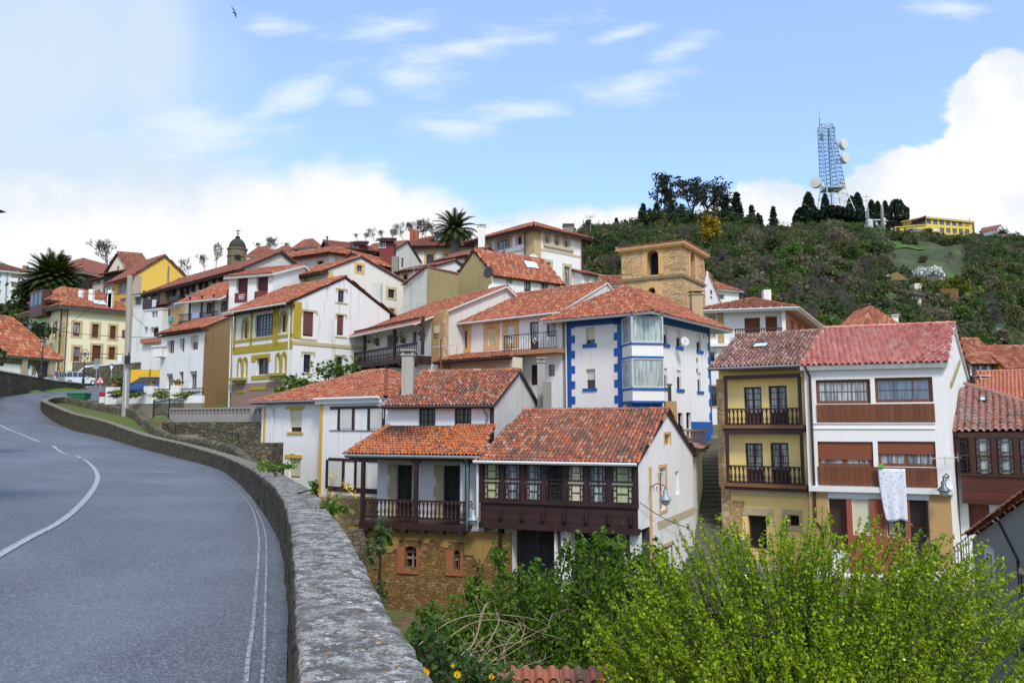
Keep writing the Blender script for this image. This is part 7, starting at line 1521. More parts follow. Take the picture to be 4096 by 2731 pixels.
for px, py, h, lb, kd in [(2950,745,14.5,'tall dark fir just right of the sparse skyline trees','conifer'),(2905,780,13,'dark fir merging with the sparse skyline trees','conifer'),(3095,800,9.5,'lone pointed fir standing left of the hilltop lawn','conifer'),(3045,840,6.5,'low brownish fir left of the lone pointed fir','conifer')]:
    p = hill(px, .99); tree(kd, 1 if h > 10 else 2, p-Vector((0,0,.5)), h/9, 1.0, lb)
for px, top, w_, lb, kd in [(3238,770,1.15,'dark cypress left of the lattice mast','cypress'),(3205,830,1.3,'broad dark cypress at the left end of the mast hedge','cypress'),(3305,775,.8,'slim cypress seen through the mast foot','cypress'),(3410,785,1.0,'dark pointed cypress right of the lattice mast','cypress'),(3435,772,1.05,'tallest cypress right of the lattice mast','cypress'),(3330,825,1.5,'dense clipped tree under the mast','round'),(3370,830,1.3,'dense dark tree between the mast and the tall cypress','round'),(3265,840,1.3,'dense dark tree before the mast foot','round'),(3395,835,1.2,'dense dark bush below the tall cypresses','round'),(3490,800,.9,'dark conifer hedge tree left of the thin hilltop pole','cypress'),(3515,805,.8,'dark hedge tree between the two thin hilltop poles','cypress'),(3545,803,.8,'dark hedge tree right of the second thin pole','cypress'),(3592,800,1.0,'large clipped round dark tree left of the yellow restaurant','round')]:
    p = hill(px, .985); y0 = p.y; zt = PY(px, top, y0).z; h = zt-p.z; tree(kd, 1, p-Vector((0,0,.3)), h/(8.2 if kd == 'cypress' else 7.0), 0, lb, sz=w_*(8.0/h)*(1.75 if kd == 'cypress' else 1.15))
# undergrowth of the hill: one mass
P_h = []
for i in range(9000):
    px = random.uniform(2200, 4300); t = random.uniform(0, 1.0)**.9; p = hill(px, t); 
    if noise.noise(Vector((px*.006, t*5, 7))) > .18 or (3560 < px < 3890 and (.34 < t < .68)) or (3525 < px < 3890 and t > .82): continue
    P_h.append(tuple(p))
P_h = np.array(P_h); C = (P_h[:, None]+RNG.normal(0, 1, (len(P_h), 11, 3))*[1.0,1.0,.6]+[0,0,.35]).reshape(-1, 3); hsh = np.repeat(np.array([.5+.5*noise.noise(Vector(p)*.05) for p in P_h]), 11)
KC = []; KT = []
for i in range(1500):
    px = random.uniform(2300, 4250); t = random.uniform(.02, .97); p = hill(px, t); nz = noise.noise(Vector((px*.005, t*4, 3)))
    if 3400 < px < 3560 and t > .75 or 3560 < px < 3890 and .32 < t < .70 or 3525 < px < 3890 and t > .80: continue
    if px > 2950 and nz > .22: continue
    rr = random.uniform(1.2, 2.6)*(.75+.25*(p.y > 180)); m_ = 150; d = RNG.normal(size=(m_, 3)); d /= np.linalg.norm(d, axis=1)[:, None]; KC.append(np.array(p)+d*RNG.uniform(.6, 1.05, (m_, 1))*[rr, rr, rr*.95]+[0, 0, rr*.6]); hue = random.choice([.02, .1, .45, .5, .6, .7]) if px > 2950 and t < .7 else random.choice([.45, .5, .55, .6, .3]); KT.append(np.clip(hue+RNG.normal(0, .07, m_), 0, 1))
C = np.concatenate([C]+KC); tl_ = np.clip(np.concatenate([np.clip(hsh+RNG.normal(0, .15, len(hsh)), 0, 1)]+KT), 0, 1)
o_ = npmesh('hillside_undergrowth', *quads(C, .48, 0, 1.5, tl_), leafm('undergrowth_leaves', [(.23,.19,.12),(.16,.15,.07),(.065,.095,.03),(.10,.15,.035),(.20,.27,.045)], .5), origin=(60, 200, 10)); tag(o_, 'brown and green scrub covering the far hillside', 'undergrowth', kind='stuff')
# bare trees on the village skyline
def bare(k, x, y0, y1, Y, lb, sd, zb=None, sz=1.0):
    a = q(k, x, y0); top = PY(a[0], a[1], Y); b = q(k, x, y1); bt = PY(b[0], b[1], Y); h = top.z-bt.z; tree('bare', sd, (bt.x, bt.y, bt.z), h/7.2, sd*1.3, lb, sz=sz)
bare(1, 862, 125, 420, 150, 'tall bare tree with fine spherical crown left of the cream attic', 1); bare(1, 800, 300, 430, 150, 'low wide bare tree left of the cream attic', 2, sz=1.5)
bare(1, 1060, 255, 330, 150, 'faint bare tree right behind the cream attic', 3, sz=1.3); bare(1, 1160, 290, 350, 150, 'small faint bare tree above the yellow gable', 2, sz=1.3)
bare(1, 1490, 270, 420, 150, 'spreading bare tree right of the yellow gable', 3, sz=1.1); bare(1, 1610, 235, 400, 150, 'upright bare tree left of the church dome', 1, sz=.8); bare(1, 1690, 140, 370, 145, 'tall forked bare tree beside the church dome', 2, sz=.7)
for i, (x, y) in enumerate([(420,300),(480,258),(540,268),(620,300)]): bare(2, x, y, 370, 150, ['bare tree right of the dome','bare tree above the glazed attic','bare tree above the grey attic','bare bush left of the leaning branch'][i], 1+i % 3, sz=1.3)
for i, (x, y) in enumerate([(60,265),(120,255),(200,225),(260,240),(330,225),(430,190),(500,180),(560,150),(620,160),(660,190),(930,235),(960,240)]): bare(3, x, y, 330, 150, 'bare dark tree in the row behind the mansion roofs', 1+i % 3, sz=1.25)
for o in bpy.data.objects:
    if o.get('label') == 'bare dark tree in the row behind the mansion roofs': o['group'] = 'bare trees behind the mansion'
bare(3, 1840, 180, 300, 150, 'pale bare tree at the foot of the wooded hill right of the tower house', 2, sz=1.2)
# palms
def palm(name, label, base, h, R_, n, trunk_r, seed, drop=.9):
    global RNG; RNG = np.random.default_rng(seed); b = Vector(base); t = thing(name, label, 'palm', b); mb = MB(); pr = []
    for i in range(22): z = h*i/21; pr.append((trunk_r*(1.15-.25*i/21+(.08 if i % 2 else 0))+(.25*trunk_r if i > 18 else 0), z))
    mb.lathe(b, pr, 10); mb.build('trunk', BARK, t); V = []; Fs = []; A = []; c = b+Vector((0,0,h)); nb = 0
    for i in range(n):
        az = i*2.39996; el = R(80)-R(105)*((i+.5)/n)**.8; L = R_*RNG.uniform(.85, 1.1); d = np.array([math.cos(az)*math.cos(el), math.sin(az)*math.cos(el), math.sin(el)]); p = np.array(c); a_ = RNG.random(); m_ = 22
        pts = [p.copy()]
        for j in range(m_): d = d+np.array([0,0,-drop*2.2/m_*(j/m_+.15)]); d /= np.linalg.norm(d); p = p+d*L/m_; pts.append(p.copy())
        for j in range(1, m_):
            ax = pts[j+1]-pts[j]; ax /= np.linalg.norm(ax); sd_ = np.cross(ax, [0,0,1]); sd_ /= np.linalg.norm(sd_)+1e-6; up_ = np.cross(sd_, ax); w_ = R_*.17*math.sin(math.pi*min(1, (j+2)/(m_+2)))**.6
            for s_ in (-1, 1):
                tip = pts[j]+(sd_*s_*.85+ax*.7-up_*.25)*w_; q_ = ax*.05*R_*.5; V += [pts[j]-q_, pts[j]+q_, tip+q_*.4, tip-q_*.1]; Fs.append((nb, nb+1, nb+2, nb+3)); nb += 4; A.append(min(1, max(0, a_+RNG.normal(0, .15))))
    npmesh('crown', np.array(V), np.array(Fs), np.array(A), leafm('palm_leaves', [(.010,.022,.004),(.03,.055,.008),(.06,.09,.02)], .2), t); RNG = np.random.default_rng(99)
a = PY(*q(3, 818, 410), 100); c_ = PY(*q(3, 825, 235), 100); palm('palm_tree', 'tall date palm rising in front of the mansion dormer', (a.x, a.y, a.z-3), c_.z-a.z+3, 3.3, 70, .55, 1)
a = PY(*q(11, 650, 700), 116); c_ = PY(*q(11, 660, 400), 116); palm('palm_tree', 'massive broad palm between the pale apartment block and the cream house', (a.x, a.y, a.z-2), c_.z-a.z+2, 4.8, 200, .9, 2, .8)
# shrubs by boxes of leaves
def shrub(name, label, cen, rad, n, size, mat, cat_='shrub', seed=0, stems=24, smat=None, gaps=.35):
    global RNG; RNG = np.random.default_rng(seed+5); cen = np.array(cen, float); rad = np.array(rad, float); b = Vector((cen[0], cen[1], cen[2]-rad[2])); t = thing(name, label, cat_, b)
    K_ = max(6, n//140); d = RNG.normal(size=(K_, 3)); d /= np.linalg.norm(d, axis=1)[:, None]; cl_ = cen+d*RNG.uniform(.25, .95, K_)[:, None]**.6*rad; C = cl_[RNG.integers(0, K_, n)]+RNG.normal(0, 1, (n, 3))*rad*.22
    npmesh('foliage', *quads(C, size), mat, t); segs = [(np.array(b)+RNG.normal(0, .1, 3), cl_[RNG.integers(0, K_)], .02+.01*rad[2], .008) for _ in range(stems)]; npmesh('stems', *twigs(segs), smat or BARKD, t); RNG = np.random.default_rng(98); return t
v_ = PY(*q(2, 880, 1230), 49.5); shrub('fig_shrub', 'loose leafy bush between the tiled roof and the mustard villa', (v_.x, v_.y, v_.z), (2.6,1.2,1.3), 850, .17, LF_G, seed=1); v_ = PY(*q(2, 700, 1290), 49); shrub('small_bush', 'small green bush at the left of the loose leafy bush by the villa', (v_.x, v_.y, v_.z), (1.4,.8,.9), 700, .2, LF_G, seed=2)
v_ = PY(*q(1, 930, 1300), 62.5); shrub('round_bush', 'clipped grey green bush behind the white garden pillars', (v_.x, v_.y, v_.z+.2), (.8,.6,1.0), 900, .14, LF_O, seed=3)
for i, x in enumerate((905, 1065, 1250, 1450)): v_ = PY(*q(1, x, 1325), 60.3-i*.6); shrub('flower_bed', ['leafy flower bed at the left end of the white garden wall','flower bed between the first two garden pillars','flower bed between the last two garden pillars','flower bed at the right end of the garden wall'][i], (v_.x, v_.y, v_.z), (.75,.3,.24), 340, .09, leafm('bed_leaves', [(.03,.09,.01),(.12,.20,.02),(.45,.40,.03)], .3), 'flower bed', seed=4+i)
for x, y, Y, rx, rz, lb in ((120, 1020, 100, 5, 1.6, 'dark hedge on the bank above the low white building'),(60, 860, 112, 5, 1.3, 'green bushes on the bank left of the cream house'),(220, 780, 116, 2.5, 1.0, 'bright shrub on the bank under the apartment block'),(400, 650, 116, 3.4, 2.6, 'dense dark shrubs at the foot of the massive palm')): v_ = PY(*q(11, x, y), Y); shrub('bank_hedge', lb, (v_.x, v_.y, v_.z), (rx, 2, rz), 2500, .4, LF_G if x in (250, 95) else LF_D, seed=x)
v_ = PY(*q(11, 5, 1310), 30); shrub('dark_tree', 'dark foliage at the left edge before the low white building', (v_.x-.8, v_.y, v_.z), (.9,.8,.8), 900, .14, LF_D, seed=31)
def ring_lerp(P, x):
    for (a, b), (c, d) in zip(P, P[1:]):
        if x <= c: return b+(d-b)*(x-a)/(c-a)
    return P[-1][1]
# big bright shrub, foreground right
def shoots(name, label, top, x0, x1, Yr, n, Lr, nl, lsz, cols, seed, cen, lean, tuft=.045, maxd=700, stemm=BARKD, flowers=0, trl=.4, br=26, spread=None):
    global RNG; RNG = np.random.default_rng(seed); C = []; segs = []; T_ = []
    t = thing(name, label, 'shrub', cen)
    for i in range(n):
        px = RNG.uniform(x0, x1); ty = ring_lerp(top, px); py = ty+(RNG.random()**1.15)*maxd; 
        if RNG.random() < .16: py = ty-RNG.uniform(-40, 95)
        Y = RNG.uniform(*Yr); Y = Yr[0]+(Yr[1]-Yr[0])*(1-min(1, (py-ty)/maxd))**.8*RNG.uniform(.6, 1) if spread else Y
        e = np.array(PY(px, py, Y)); L = RNG.uniform(*Lr); d = np.array([lean*(e[0]-cen[0])*.30+RNG.normal(0, .10), RNG.normal(0, .12), 1.0]); d /= np.linalg.norm(d); b = e-d*L; bend = RNG.normal(0, .06, 3); m_ = 5; pts = [b+(e-b)*k/m_+bend*math.sin(math.pi*k/m_) for k in range(m_+1)]
        for k in range(m_): segs.append((pts[k], pts[k+1], .006*(1-k/m_)+.003, .006*(1-(k+1)/m_)+.003))
        k_ = int(nl*L/Lr[1]); f_ = RNG.random(k_)**.8; P_ = b+(e-b)*f_[:, None]+bend*np.sin(math.pi*f_)[:, None]; w_ = tuft*(1.15-.5*f_)[:, None]; C.append(P_+RNG.normal(0, 1, (k_, 3))*w_); T_.append(np.clip(.25+.45*f_+RNG.normal(0, .16, k_), 0, 1))  # leaf tone runs dark inside to bright tips, inner shade put into the colour
    for i in range(br):
        px = RNG.uniform(x0+40, x1-40); py = ring_lerp(top, px)+RNG.uniform(.2, .8)*maxd; e = np.array(PY(px, py, RNG.uniform(*Yr))); b = np.array(cen)+RNG.normal(0, .5, 3)*[1,1,0]; m_ = b*.35+e*.65+np.array([0,0,.3]); segs += [(b, m_, .02, .013), (m_, e, .013, .006)]
    C = np.concatenate(C); npmesh('foliage', *quads(C, lsz, 0, 1.7, np.concatenate(T_)), leafm(name+'_leaves', cols, trl), t); npmesh('stems', *twigs(segs), stemm, t)
    if flowers: k_ = RNG.integers(0, len(C), flowers); npmesh('blossom', *quads(C[k_]+[0,-.03,0], .028, 0, 1), plain('white_blossom', (.8,.8,.78), .6), t)
    RNG = np.random.default_rng(97)
top1 = [(2240,2560),(2360,2480),(2500,2350),(2600,2230),(2700,2150),(2780,2120),(2900,2100),(3000,2130),(3100,2110),(3200,2120),(3290,2110),(3400,2150),(3520,2130),(3620,2200),(3750,2215),(3850,2240),(3950,2230),(4050,2330),(4150,2470),(4300,2550)]
shoots('bright_shrub', 'huge bright yellow green shrub with upright leafy shoots filling the foreground bottom right', top1, 2330, 4230, (8.2, 12.5), 1150, (1.2, 2.6), 155, .030, [(.025,.075,.002),(.11,.21,.003),(.27,.40,.004),(.50,.60,.02)], 21, Vector((3.9, 10.6, -6.8)), 1.0, flowers=260, spread=True, maxd=760, tuft=.026)
top2 = [(1640,2640),(1720,2500),(1850,2420),(1900,2400),(2000,2350),(2080,2360),(2150,2370),(2250,2320),(2350,2270),(2420,2230),(2520,2250),(2600,2290),(2760,2350)]
shoots('dark_green_shrub', 'dense mid green thicket growing below the glazed wooden gallery', top2, 1640, 2760, (13.5, 18), 1250, (.5, 1.3), 60, .055, [(.015,.045,.003),(.05,.12,.005),(.11,.22,.008),(.18,.30,.015)], 22, Vector((1.2, 16.5, -8)), .8, tuft=.10, maxd=560, stemm=TWIG, spread=True)
for i, (px, py) in enumerate([(2000,2160),(2075,2220),(2150,2250),(2250,2150),(2405,2085),(2480,2130),(2340,2110),(1900,2290),(2560,2200),(2640,2200)]): v_ = PY(px, py+90, 17); shrub('tall_shoot', 'slender leafy shoot standing above the mid green thicket', (v_.x, v_.y, v_.z), (.20,.2,.62), 170, .07, LF_G if i % 2 else leafm('bright_small_leaves', [(.05,.14,.01),(.13,.26,.02)], .4), seed=40+i, stems=3)
for o in bpy.data.objects:
    if o.name.startswith('tall_shoot') and o.type == 'EMPTY': o['group'] = 'leafy shoots above the thicket'
v_ = PY(*q(6, 680, 1440), 27); shrub('conifer_bush', 'dark feathery bush in front of the banded window house door', (v_.x, v_.y, v_.z-1.0), (1.2,.8,1.4), 2600, .08, LF_O, seed=61)
# dry arching stems and bramble in the lower middle
random.seed(4)
mb = MB(); STR = plain('dry_straw', (.36,.28,.17), .85, .3, 6); C18 = [[(840,990),(1000,700),(1130,640),(1240,480),(1300,330),(1260,250)],[(430,620),(700,400),(900,310),(1150,270),(1420,290),(1640,320),(1800,390)],[(700,590),(850,460),(1060,350),(1300,335),(1500,380),(1700,460),(1950,530)],[(920,960),(1150,830),(1340,670),(1560,530),(1720,450),(1870,385)],[(760,900),(1000,640),(1150,200),(1180,160),(1240,135)],[(900,700),(1050,540),(1100,300),(1160,170)],[(780,960),(1060,800),(1250,620),(1560,560)],[(620,560),(850,640),(1000,700),(1160,760)],[(740,990),(900,740),(1050,720),(1100,800)],[(1290,920),(1430,890),(1600,800),(1760,750),(1780,680)],[(800,980),(1150,900),(1290,915)],[(1340,670),(1400,540),(1520,425)],[(1060,850),(1180,620),(1300,330)],[(860,900),(1100,560),(1320,430)],[(700,850),(900,600),(1200,560)],[(1540,520),(1575,385)],[(1220,800),(1500,770)],[(820,800),(1000,760),(1300,740),(1600,560)],[(560,520),(650,430),(700,300)],[(1810,390),(1855,260)],[(900,950),(960,820),(1200,780)],[(1250,720),(1450,900)]]
dr = thing('dry_brush', 'tangle of dry straw coloured arching stems at the bottom beside the parapet', 'dry plant', (-.5, 9, -6))
sg_ = []
for i, cv in enumerate(C18):
    P_ = []; Y0 = 8.2+.25*(i % 5)
    for j, (x, y) in enumerate(cv): s_ = q(18, x, y); P_.append(PY(s_[0], s_[1], Y0+.25*j))
    n_ = 14; pt = [cat(P_, k*(len(P_)-1)/n_) for k in range(n_+1)]; mb.tube(pt, .006 if i < 12 else .004, 4, r1=.0025)
    for k in range(2, n_): 
        if random.random() < .45: d = Vector((random.gauss(0, .12), random.gauss(0, .1), random.uniform(.0, .18))); sg_.append((tuple(pt[k]), tuple(pt[k]+d), .003, .0015))
mb.build('stems', STR, dr); npmesh('fine_stems', *twigs(sg_), STR, dr)
shoots('bramble', 'dark low bramble with purplish stems hugging the parapet at the bottom', [(1640,2480),(1760,2560),(1900,2650),(2050,2720)], 1650, 2050, (7.0, 9.0), 150, (.25, .6), 30, .045, [(.015,.04,.008),(.04,.10,.015),(.09,.16,.03)], 25, Vector((-.6, 8, -6)), .5, tuft=.08, maxd=260, stemm=plain('purple_stem', (.06,.03,.035), .8), br=8)
shoots('grass_tuft', 'bright grass tuft between the parapet and the thicket', [(1640,2560),(1700,2500),(1760,2480)], 1640, 1760, (8.8, 9.8), 60, (.3, .7), 50, .05, [(.05,.12,.01),(.12,.22,.02)], 26, Vector((-.9, 9.5, -6)), .2, tuft=.04, maxd=160, br=2)
def flower(px, py, Y, r, lb, nm='yellow_flower'):
    p = PY(px, py, Y); t = thing(nm, lb, 'flower', (p.x, p.y, p.z-.3)); mb = MB()
    for i in range(10): a = 2*math.pi*i/10; d = Vector((math.cos(a), -.35, math.sin(a))); e = Vector((-math.sin(a), 0, math.cos(a))); mb.add([p, p+d*r*.6+e*r*.25, p+d*r, p+d*r*.6-e*r*.25], [(0,1,2,3)])
    mb.build('petals', plain('petal_yellow', (.80,.52,.0), .6), t); mb = MB(); mb.lathe(p-Vector((0,.012,0)), [(r*.3,0),(r*.25,.01)], 8, ax=(0,-1,0)); mb.build('flower_centre', plain('flower_orange', (.65,.28,.0), .7), t); mb = MB(); mb.tube([p, p-Vector((.03,0,.3))], .004, 4); mb.build('stem', LF_G, t)
flower(1705, 2686, 6.5, .034, 'round yellow flower nearest the parapet edge at the bottom'); flower(1830, 2694, 7, .036, 'round yellow flower in the middle of the dry stems'); flower(1967, 2702, 7.5, .03, 'yellow flower furthest right below the dry stems'); flower(1697, 2672, 6.8, .016, 'tiny orange bud above the flower nearest the parapet'); flower(1812, 2660, 7.2, .02, 'small orange flower half hidden among dry stems')
# weeds growing on the parapet
t = thing('ragwort', 'spindly plant with bright yellow flowers growing from the parapet top', 'plant', (0, 0, 0)); P0 = PY(*q(7, 480, 990), 9.6); t.location = P0; ORG[t.name] = P0.copy(); sg_ = []; hd = []
for x, y in ((530,780),(515,800),(590,830),(620,850),(640,870),(600,860),(655,910),(560,905),(520,900),(480,870),(610,840),(630,890),(545,785)): e = PY(*q(7, x, y), 9.6+random.uniform(-.15, .15)); mm = P0*.5+e*.5+Vector((random.gauss(0, .02), 0, .03)); sg_ += [(tuple(P0), tuple(mm), .006, .004), (tuple(mm), tuple(e), .004, .002)]; hd.append(tuple(e))
npmesh('stems', *twigs(sg_), leafm('weed_stem', [(.10,.13,.04),(.16,.18,.06)], .2), t); H_ = np.array(hd); npmesh('flower_heads', *quads((H_[:, None]+RNG.normal(0, .016, (len(H_), 9, 3))).reshape(-1, 3), .02, 0, 1.2), plain('petal_yellow', (.80,.52,.0), .6), t)
C = np.array(P0)+RNG.normal(0, 1, (260, 3))*[.10,.08,.04]+[.04,0,-.01]; npmesh('foliage', *quads(C, .045), LF_G, t)
for k, x, y, Y, rx, rz, n_, lb in ((7, 165, 735, 15.4, .34, .13, 500, 'bright green leafy clump growing on the back of the parapet'), (7, 385, 855, 11.3, .08, .09, 120, 'small bluish green weed on the parapet left of the ragwort')):
    v_ = PY(*q(k, x, y), Y); shrub('wall_weed', lb, (v_.x, v_.y, v_.z), (rx, rx*.6, rz), n_, .035, leafm('lime_leaves', [(.07,.16,.01),(.20,.34,.01)], .4) if n_ > 400 else LF_G, 'plant', seed=int(x), stems=5)
v_ = PY(*q(7, 810, 1320), 27.5); shrub('wall_plant', 'tall narrow weed with grey green leaves before the ochre rubble base', (v_.x, v_.y, v_.z), (.35,.3,1.6), 700, .09, leafm('greygreen_leaves', [(.05,.10,.03),(.12,.20,.07)], .3), 'plant', seed=71, stems=4)
v_ = PY(*q(7, 875, 1180), 28.5); shrub('wall_plant', 'small weed high on the ochre rubble base', (v_.x, v_.y, v_.z), (.2,.2,.25), 80, .14, LF_G, 'plant', seed=72, stems=2)
# ================================================================ hilltop: mast, restaurant, chapel, gardens
STEEL = plain('galvanised_steel', (.30,.36,.38), .5, .15, metal=.3); STEELW = plain('pale_steel', (.55,.58,.58), .5, .1); DISH = plain('dish_white', (.62,.62,.58), .5, .08)
Ym = 283; pb = PY(3330, 830, Ym); zf = lambda y: PY(3330, y, Ym).z; mt = thing('lattice_mast', 'tall steel lattice telecom mast carrying round dishes on the hilltop', 'mast', (pb.x, pb.y, zf(850)))
def cx_(px): return PY(px, 800, Ym).x
prof_ = [(860, 3276, 3398), (765, 3292, 3372), (755, 3294, 3370), (640, 3293, 3357), (505, 3290, 3336)]
def side(y):
    for (y1, a1, b1), (y0, a0, b0) in zip(prof_, prof_[1:]):
        if y >= y0: f_ = (y-y0)/(y1-y0); return a0+(a1-a0)*f_, b0+(b1-b0)*f_
    return prof_[-1][1:]
mb = MB(); mw_ = MB(); lv = [860, 825, 790, 760]+[760-i*16 for i in range(1, 17)]
def corners(y): a, b = side(y); x0, x1 = cx_(a), cx_(b); h = (x1-x0)/2; c_ = (x0+x1)/2; z = zf(y); return [Vector((c_+sx*h*.93, pb.y+sy*h*.93, z)) for sx, sy in ((-1,-1),(1,-1),(1,1),(-1,1))]
for i in range(len(lv)-1):
    A_, B_ = corners(lv[i]), corners(lv[i+1]); M_ = mw_ if lv[i] > 762 else mb; r = .16 if lv[i] > 762 else .11
    for k in range(4): M_.tube([A_[k], B_[k]], r, 4, cap=False); M_.tube([B_[k], B_[(k+1) % 4]], .06, 3, cap=False); M_.tube([A_[k], B_[(k+1) % 4]], .065, 3, cap=False); M_.tube([B_[k], A_[(k+1) % 4]], .065, 3, cap=False)
mb.tube([(pb.x-.3, pb.y, zf(850)), (pb.x-.3, pb.y, zf(510))], .22, 5); mb.tube([(pb.x+.35, pb.y, zf(850)), (pb.x+.35, pb.y, zf(510))], .07, 4)
mb.build('lattice', plain('blue_green_steel', (.05,.15,.18), .5, .15), mt); mw_.build('splayed_feet', STEELW, mt)
mb = MB(); A_ = corners(760); mb.prism([p for p in A_], Vector((0,0,.5))); mb.build('platform', STEEL, mt)
mb = MB(); mb.tube([(cx_(3292), pb.y, zf(560)), (cx_(3292), pb.y, zf(475))], .13, 5); mb.tube([(cx_(3292), pb.y, zf(475)), (cx_(3292), pb.y, zf(443))], .05, 4); mb.build('lightning_rod', BLK, mt)
PAN = plain('green_panel', (.02,.16,.13), .5)
for x, y0, y1, m_ in ((3285, 515, 545, STEEL), (3341, 515, 535, STEEL), (3290, 545, 572, PAN), (3340, 560, 580, STEEL), (3312, 518, 524, STEEL), (3340, 590, 606, STEEL), (3344, 645, 662, STEEL), (3283, 590, 596, STEEL), (3283, 607, 612, STEEL)):
    mb = MB(); x_ = cx_(x); mb.box(x_-.35 if x != 3312 else x_-1.2, x_+.35 if x != 3312 else x_+1.2, pb.y-2.6, pb.y-2.1, zf(y1), zf(y0)); mb.build('panel_antenna', m_, mt)
for x, y, r, dx in ((3375, 578, 2.0, 1), (3380, 633, 2.0, 1), (3262, 731, 2.0, -1), (3292, 741, .75, 0), (3366, 728, .75, 1), (3374, 743, .8, 1)):
    c_ = PY(x, y, Ym-2); ax = Vector((.55 if dx > 0 else (-.75 if dx < 0 else .2), -1, 0)).normalized(); mb = MB(); mb.lathe(c_-ax*r*.5, [(r*.9, 0), (r, .1), (r, r*.75), (r*.96, r*.8), (.05, r*.84)], 20, ax=ax); d_ = mb.build('dish', DISH, mt); mb = MB(); mb.tube([c_, Vector((cx_(side(y)[1] if dx > 0 else side(y)[0]), pb.y, c_.z))], .09, 4); mb.build('bracket_arm', STEEL, d_)
# thin poles and small cabin
for px, y0, nm, lb in ((3472, 775, 'power_pole', 'thin lattice power pole with crossarms right of the mast hedge'), (3533, 808, 'telecom_pole', 'thin lattice telecom pole in front of the hedge by the round tree')):
    p = hill(px, .97); z1 = PY(px, y0, p.y).z; t = thing(nm, lb, 'pole', p); mb = MB(); n_ = 12
    for sx in (-1, 1):
        for sy in (-1, 1): mb.tube([(p.x+sx*.55, p.y+sy*.55, p.z-1), (p.x+sx*.22, p.y+sy*.22, z1)], .05, 3)
    for i in range(n_): f0, f1 = i/n_, (i+1)/n_; w0, w1 = .55-.33*f0, .55-.33*f1; za, zb = p.z+(z1-p.z)*f0, p.z+(z1-p.z)*f1; mb.tube([(p.x-w0, p.y-w0, za), (p.x+w1, p.y-w1, zb)], .04, 3); mb.tube([(p.x+w0, p.y-w0, za), (p.x-w1, p.y-w1, zb)], .04, 3)
    mb.build('lattice', STEELW, t); mb = MB()
    if px == 3472:
        for z_ in (z1-1.2, z1-2.6): mb.tube([(p.x-1.7, p.y, z_), (p.x+1.7, p.y, z_)], .07, 4)
        mb.build('crossarm', STEEL, t)
    else: mb.box(p.x+.2, p.x+1.0, p.y-.4, p.y+.4, p.z+2.5, p.z+5); mb.build('equipment_box', STEELW, t)
p = PY(2362, 905, 195); t = thing('power_pole', 'power pole with transformer at the left end of the wooded hill', 'pole', (p.x, p.y, p.z-2)); mb = MB(); z1 = PY(2365, 862, 195).z; mb.tube([(p.x, p.y, p.z-3), (p.x, p.y, z1)], .13, 5); mb.build('post', STEEL, t); mb = MB(); mb.tube([(p.x-1.1, p.y, z1-.6), (p.x+1.1, p.y, z1-.2)], .07, 4); mb.tube([(p.x-.8, p.y, z1-.3), (p.x-.8, p.y, z1+.3)], .05, 4); mb.tube([(p.x+.8, p.y, z1), (p.x+.8, p.y, z1+.5)], .05, 4); mb.build('crossarm', STEEL, t); mb = MB(); mb.lathe((p.x-.35, p.y-.3, z1-2.2), [(.42,0),(.45,.2),(.45,.9),(.3,1)], 8); mb.build('transformer', BLK, t)
c_ = P2(14, 1030, 281); F_ = Face(P2(14, 990, 281), P2(14, 1105, 281)); r_ = F_.rect(14, 1040, 392, 1105, 460); t = thing('utility_cabin', 'small white cabin on the hilltop right of the mast hedge', 'cabin', (F_.A.x, F_.A.y, r_[1]-1)); boxes(t, 'wall', F_, [(r_[0], r_[2], r_[1]-1, r_[3], -4, 0)], STEELW); boxes(t, 'roof', F_, [(r_[0]-.5, r_[2]+.5, r_[3], r_[3]+.35, -4.4, .5)], WFR); boxes(t, 'door', F_, [(r_[0]+2, r_[0]+4, r_[1]-1, r_[3]-1.2, 0, .05)], GUT)
p = PY(*q(14, 1027, 430), 279); mb = MB(); mb.lathe((p.x, p.y, p.z-3), [(1.1,0),(1.2,.1),(1.2,4.5),(.8,5)], 12); tag(mb.build('water_tank', STEELW, None, origin=(p.x, p.y, p.z-3)), 'pale upright cylindrical tank beside the small white hilltop cabin', 'tank')
# restaurant
RY = plaster('restaurant_yellow', (.74,.55,.12), .1)
RS = House('hilltop_restaurant', 'long two storey yellow restaurant building on the far hilltop', (14,1905,405,272), (14,1500,365), ('d',10), 50, RY)
RS.z = RS.z; RS.zb = PY(*q(14, 1700, 545), 274).z-9
RS.roof('sL', 1.0, .5, .6, .6, plain('yellow_roof_edge', (.60,.42,.10), .7), RY, lod=1, pitch=.3, row=.6, thick=.4, caps=False)
up_ = [(1515+i*54, 378+i*3.6, 1555+i*54, 420+i*4) for i in range(7)]; lo2 = [(1630+i*54, 453+i*3, 1667+i*54, 494+i*3.2) for i in range(5)]
kw = dict(fr=GUTD, pane=glassm('grey_blue_glass', (.08,.11,.15), .08, (.2,.25,.3)), rec=.15, fw=.18, bw=.12); RS.win('L', 14, up_+lo2, 2, 2, **kw); RS.win('L', 14, [(1573, 450, 1612, 480)], 1, 1, WFR, GUTW, rec=.1); RS.build(); RS.strip('L', 14, [(1520, 512, 1900, 550)], RUB, .12, 'stone_plinth')
FW_ = Face(P2(14, 1240, 268), P2(14, 1518, 264)); r_ = FW_.rect(14, 1245, 442, 1518, 530); t = thing('restaurant_terrace', 'yellow terrace wing with black and red sign board left of the restaurant', 'terrace', (FW_.A.x, FW_.A.y, r_[1]-9)); boxes(t, 'wall', FW_, [(r_[0], r_[2], r_[1]-9, r_[3], -7, 0)], RY); boxes(t, 'parapet', FW_, [(r_[0]-.3, r_[2], r_[3], r_[3]+.3, -7, .3)], RY)
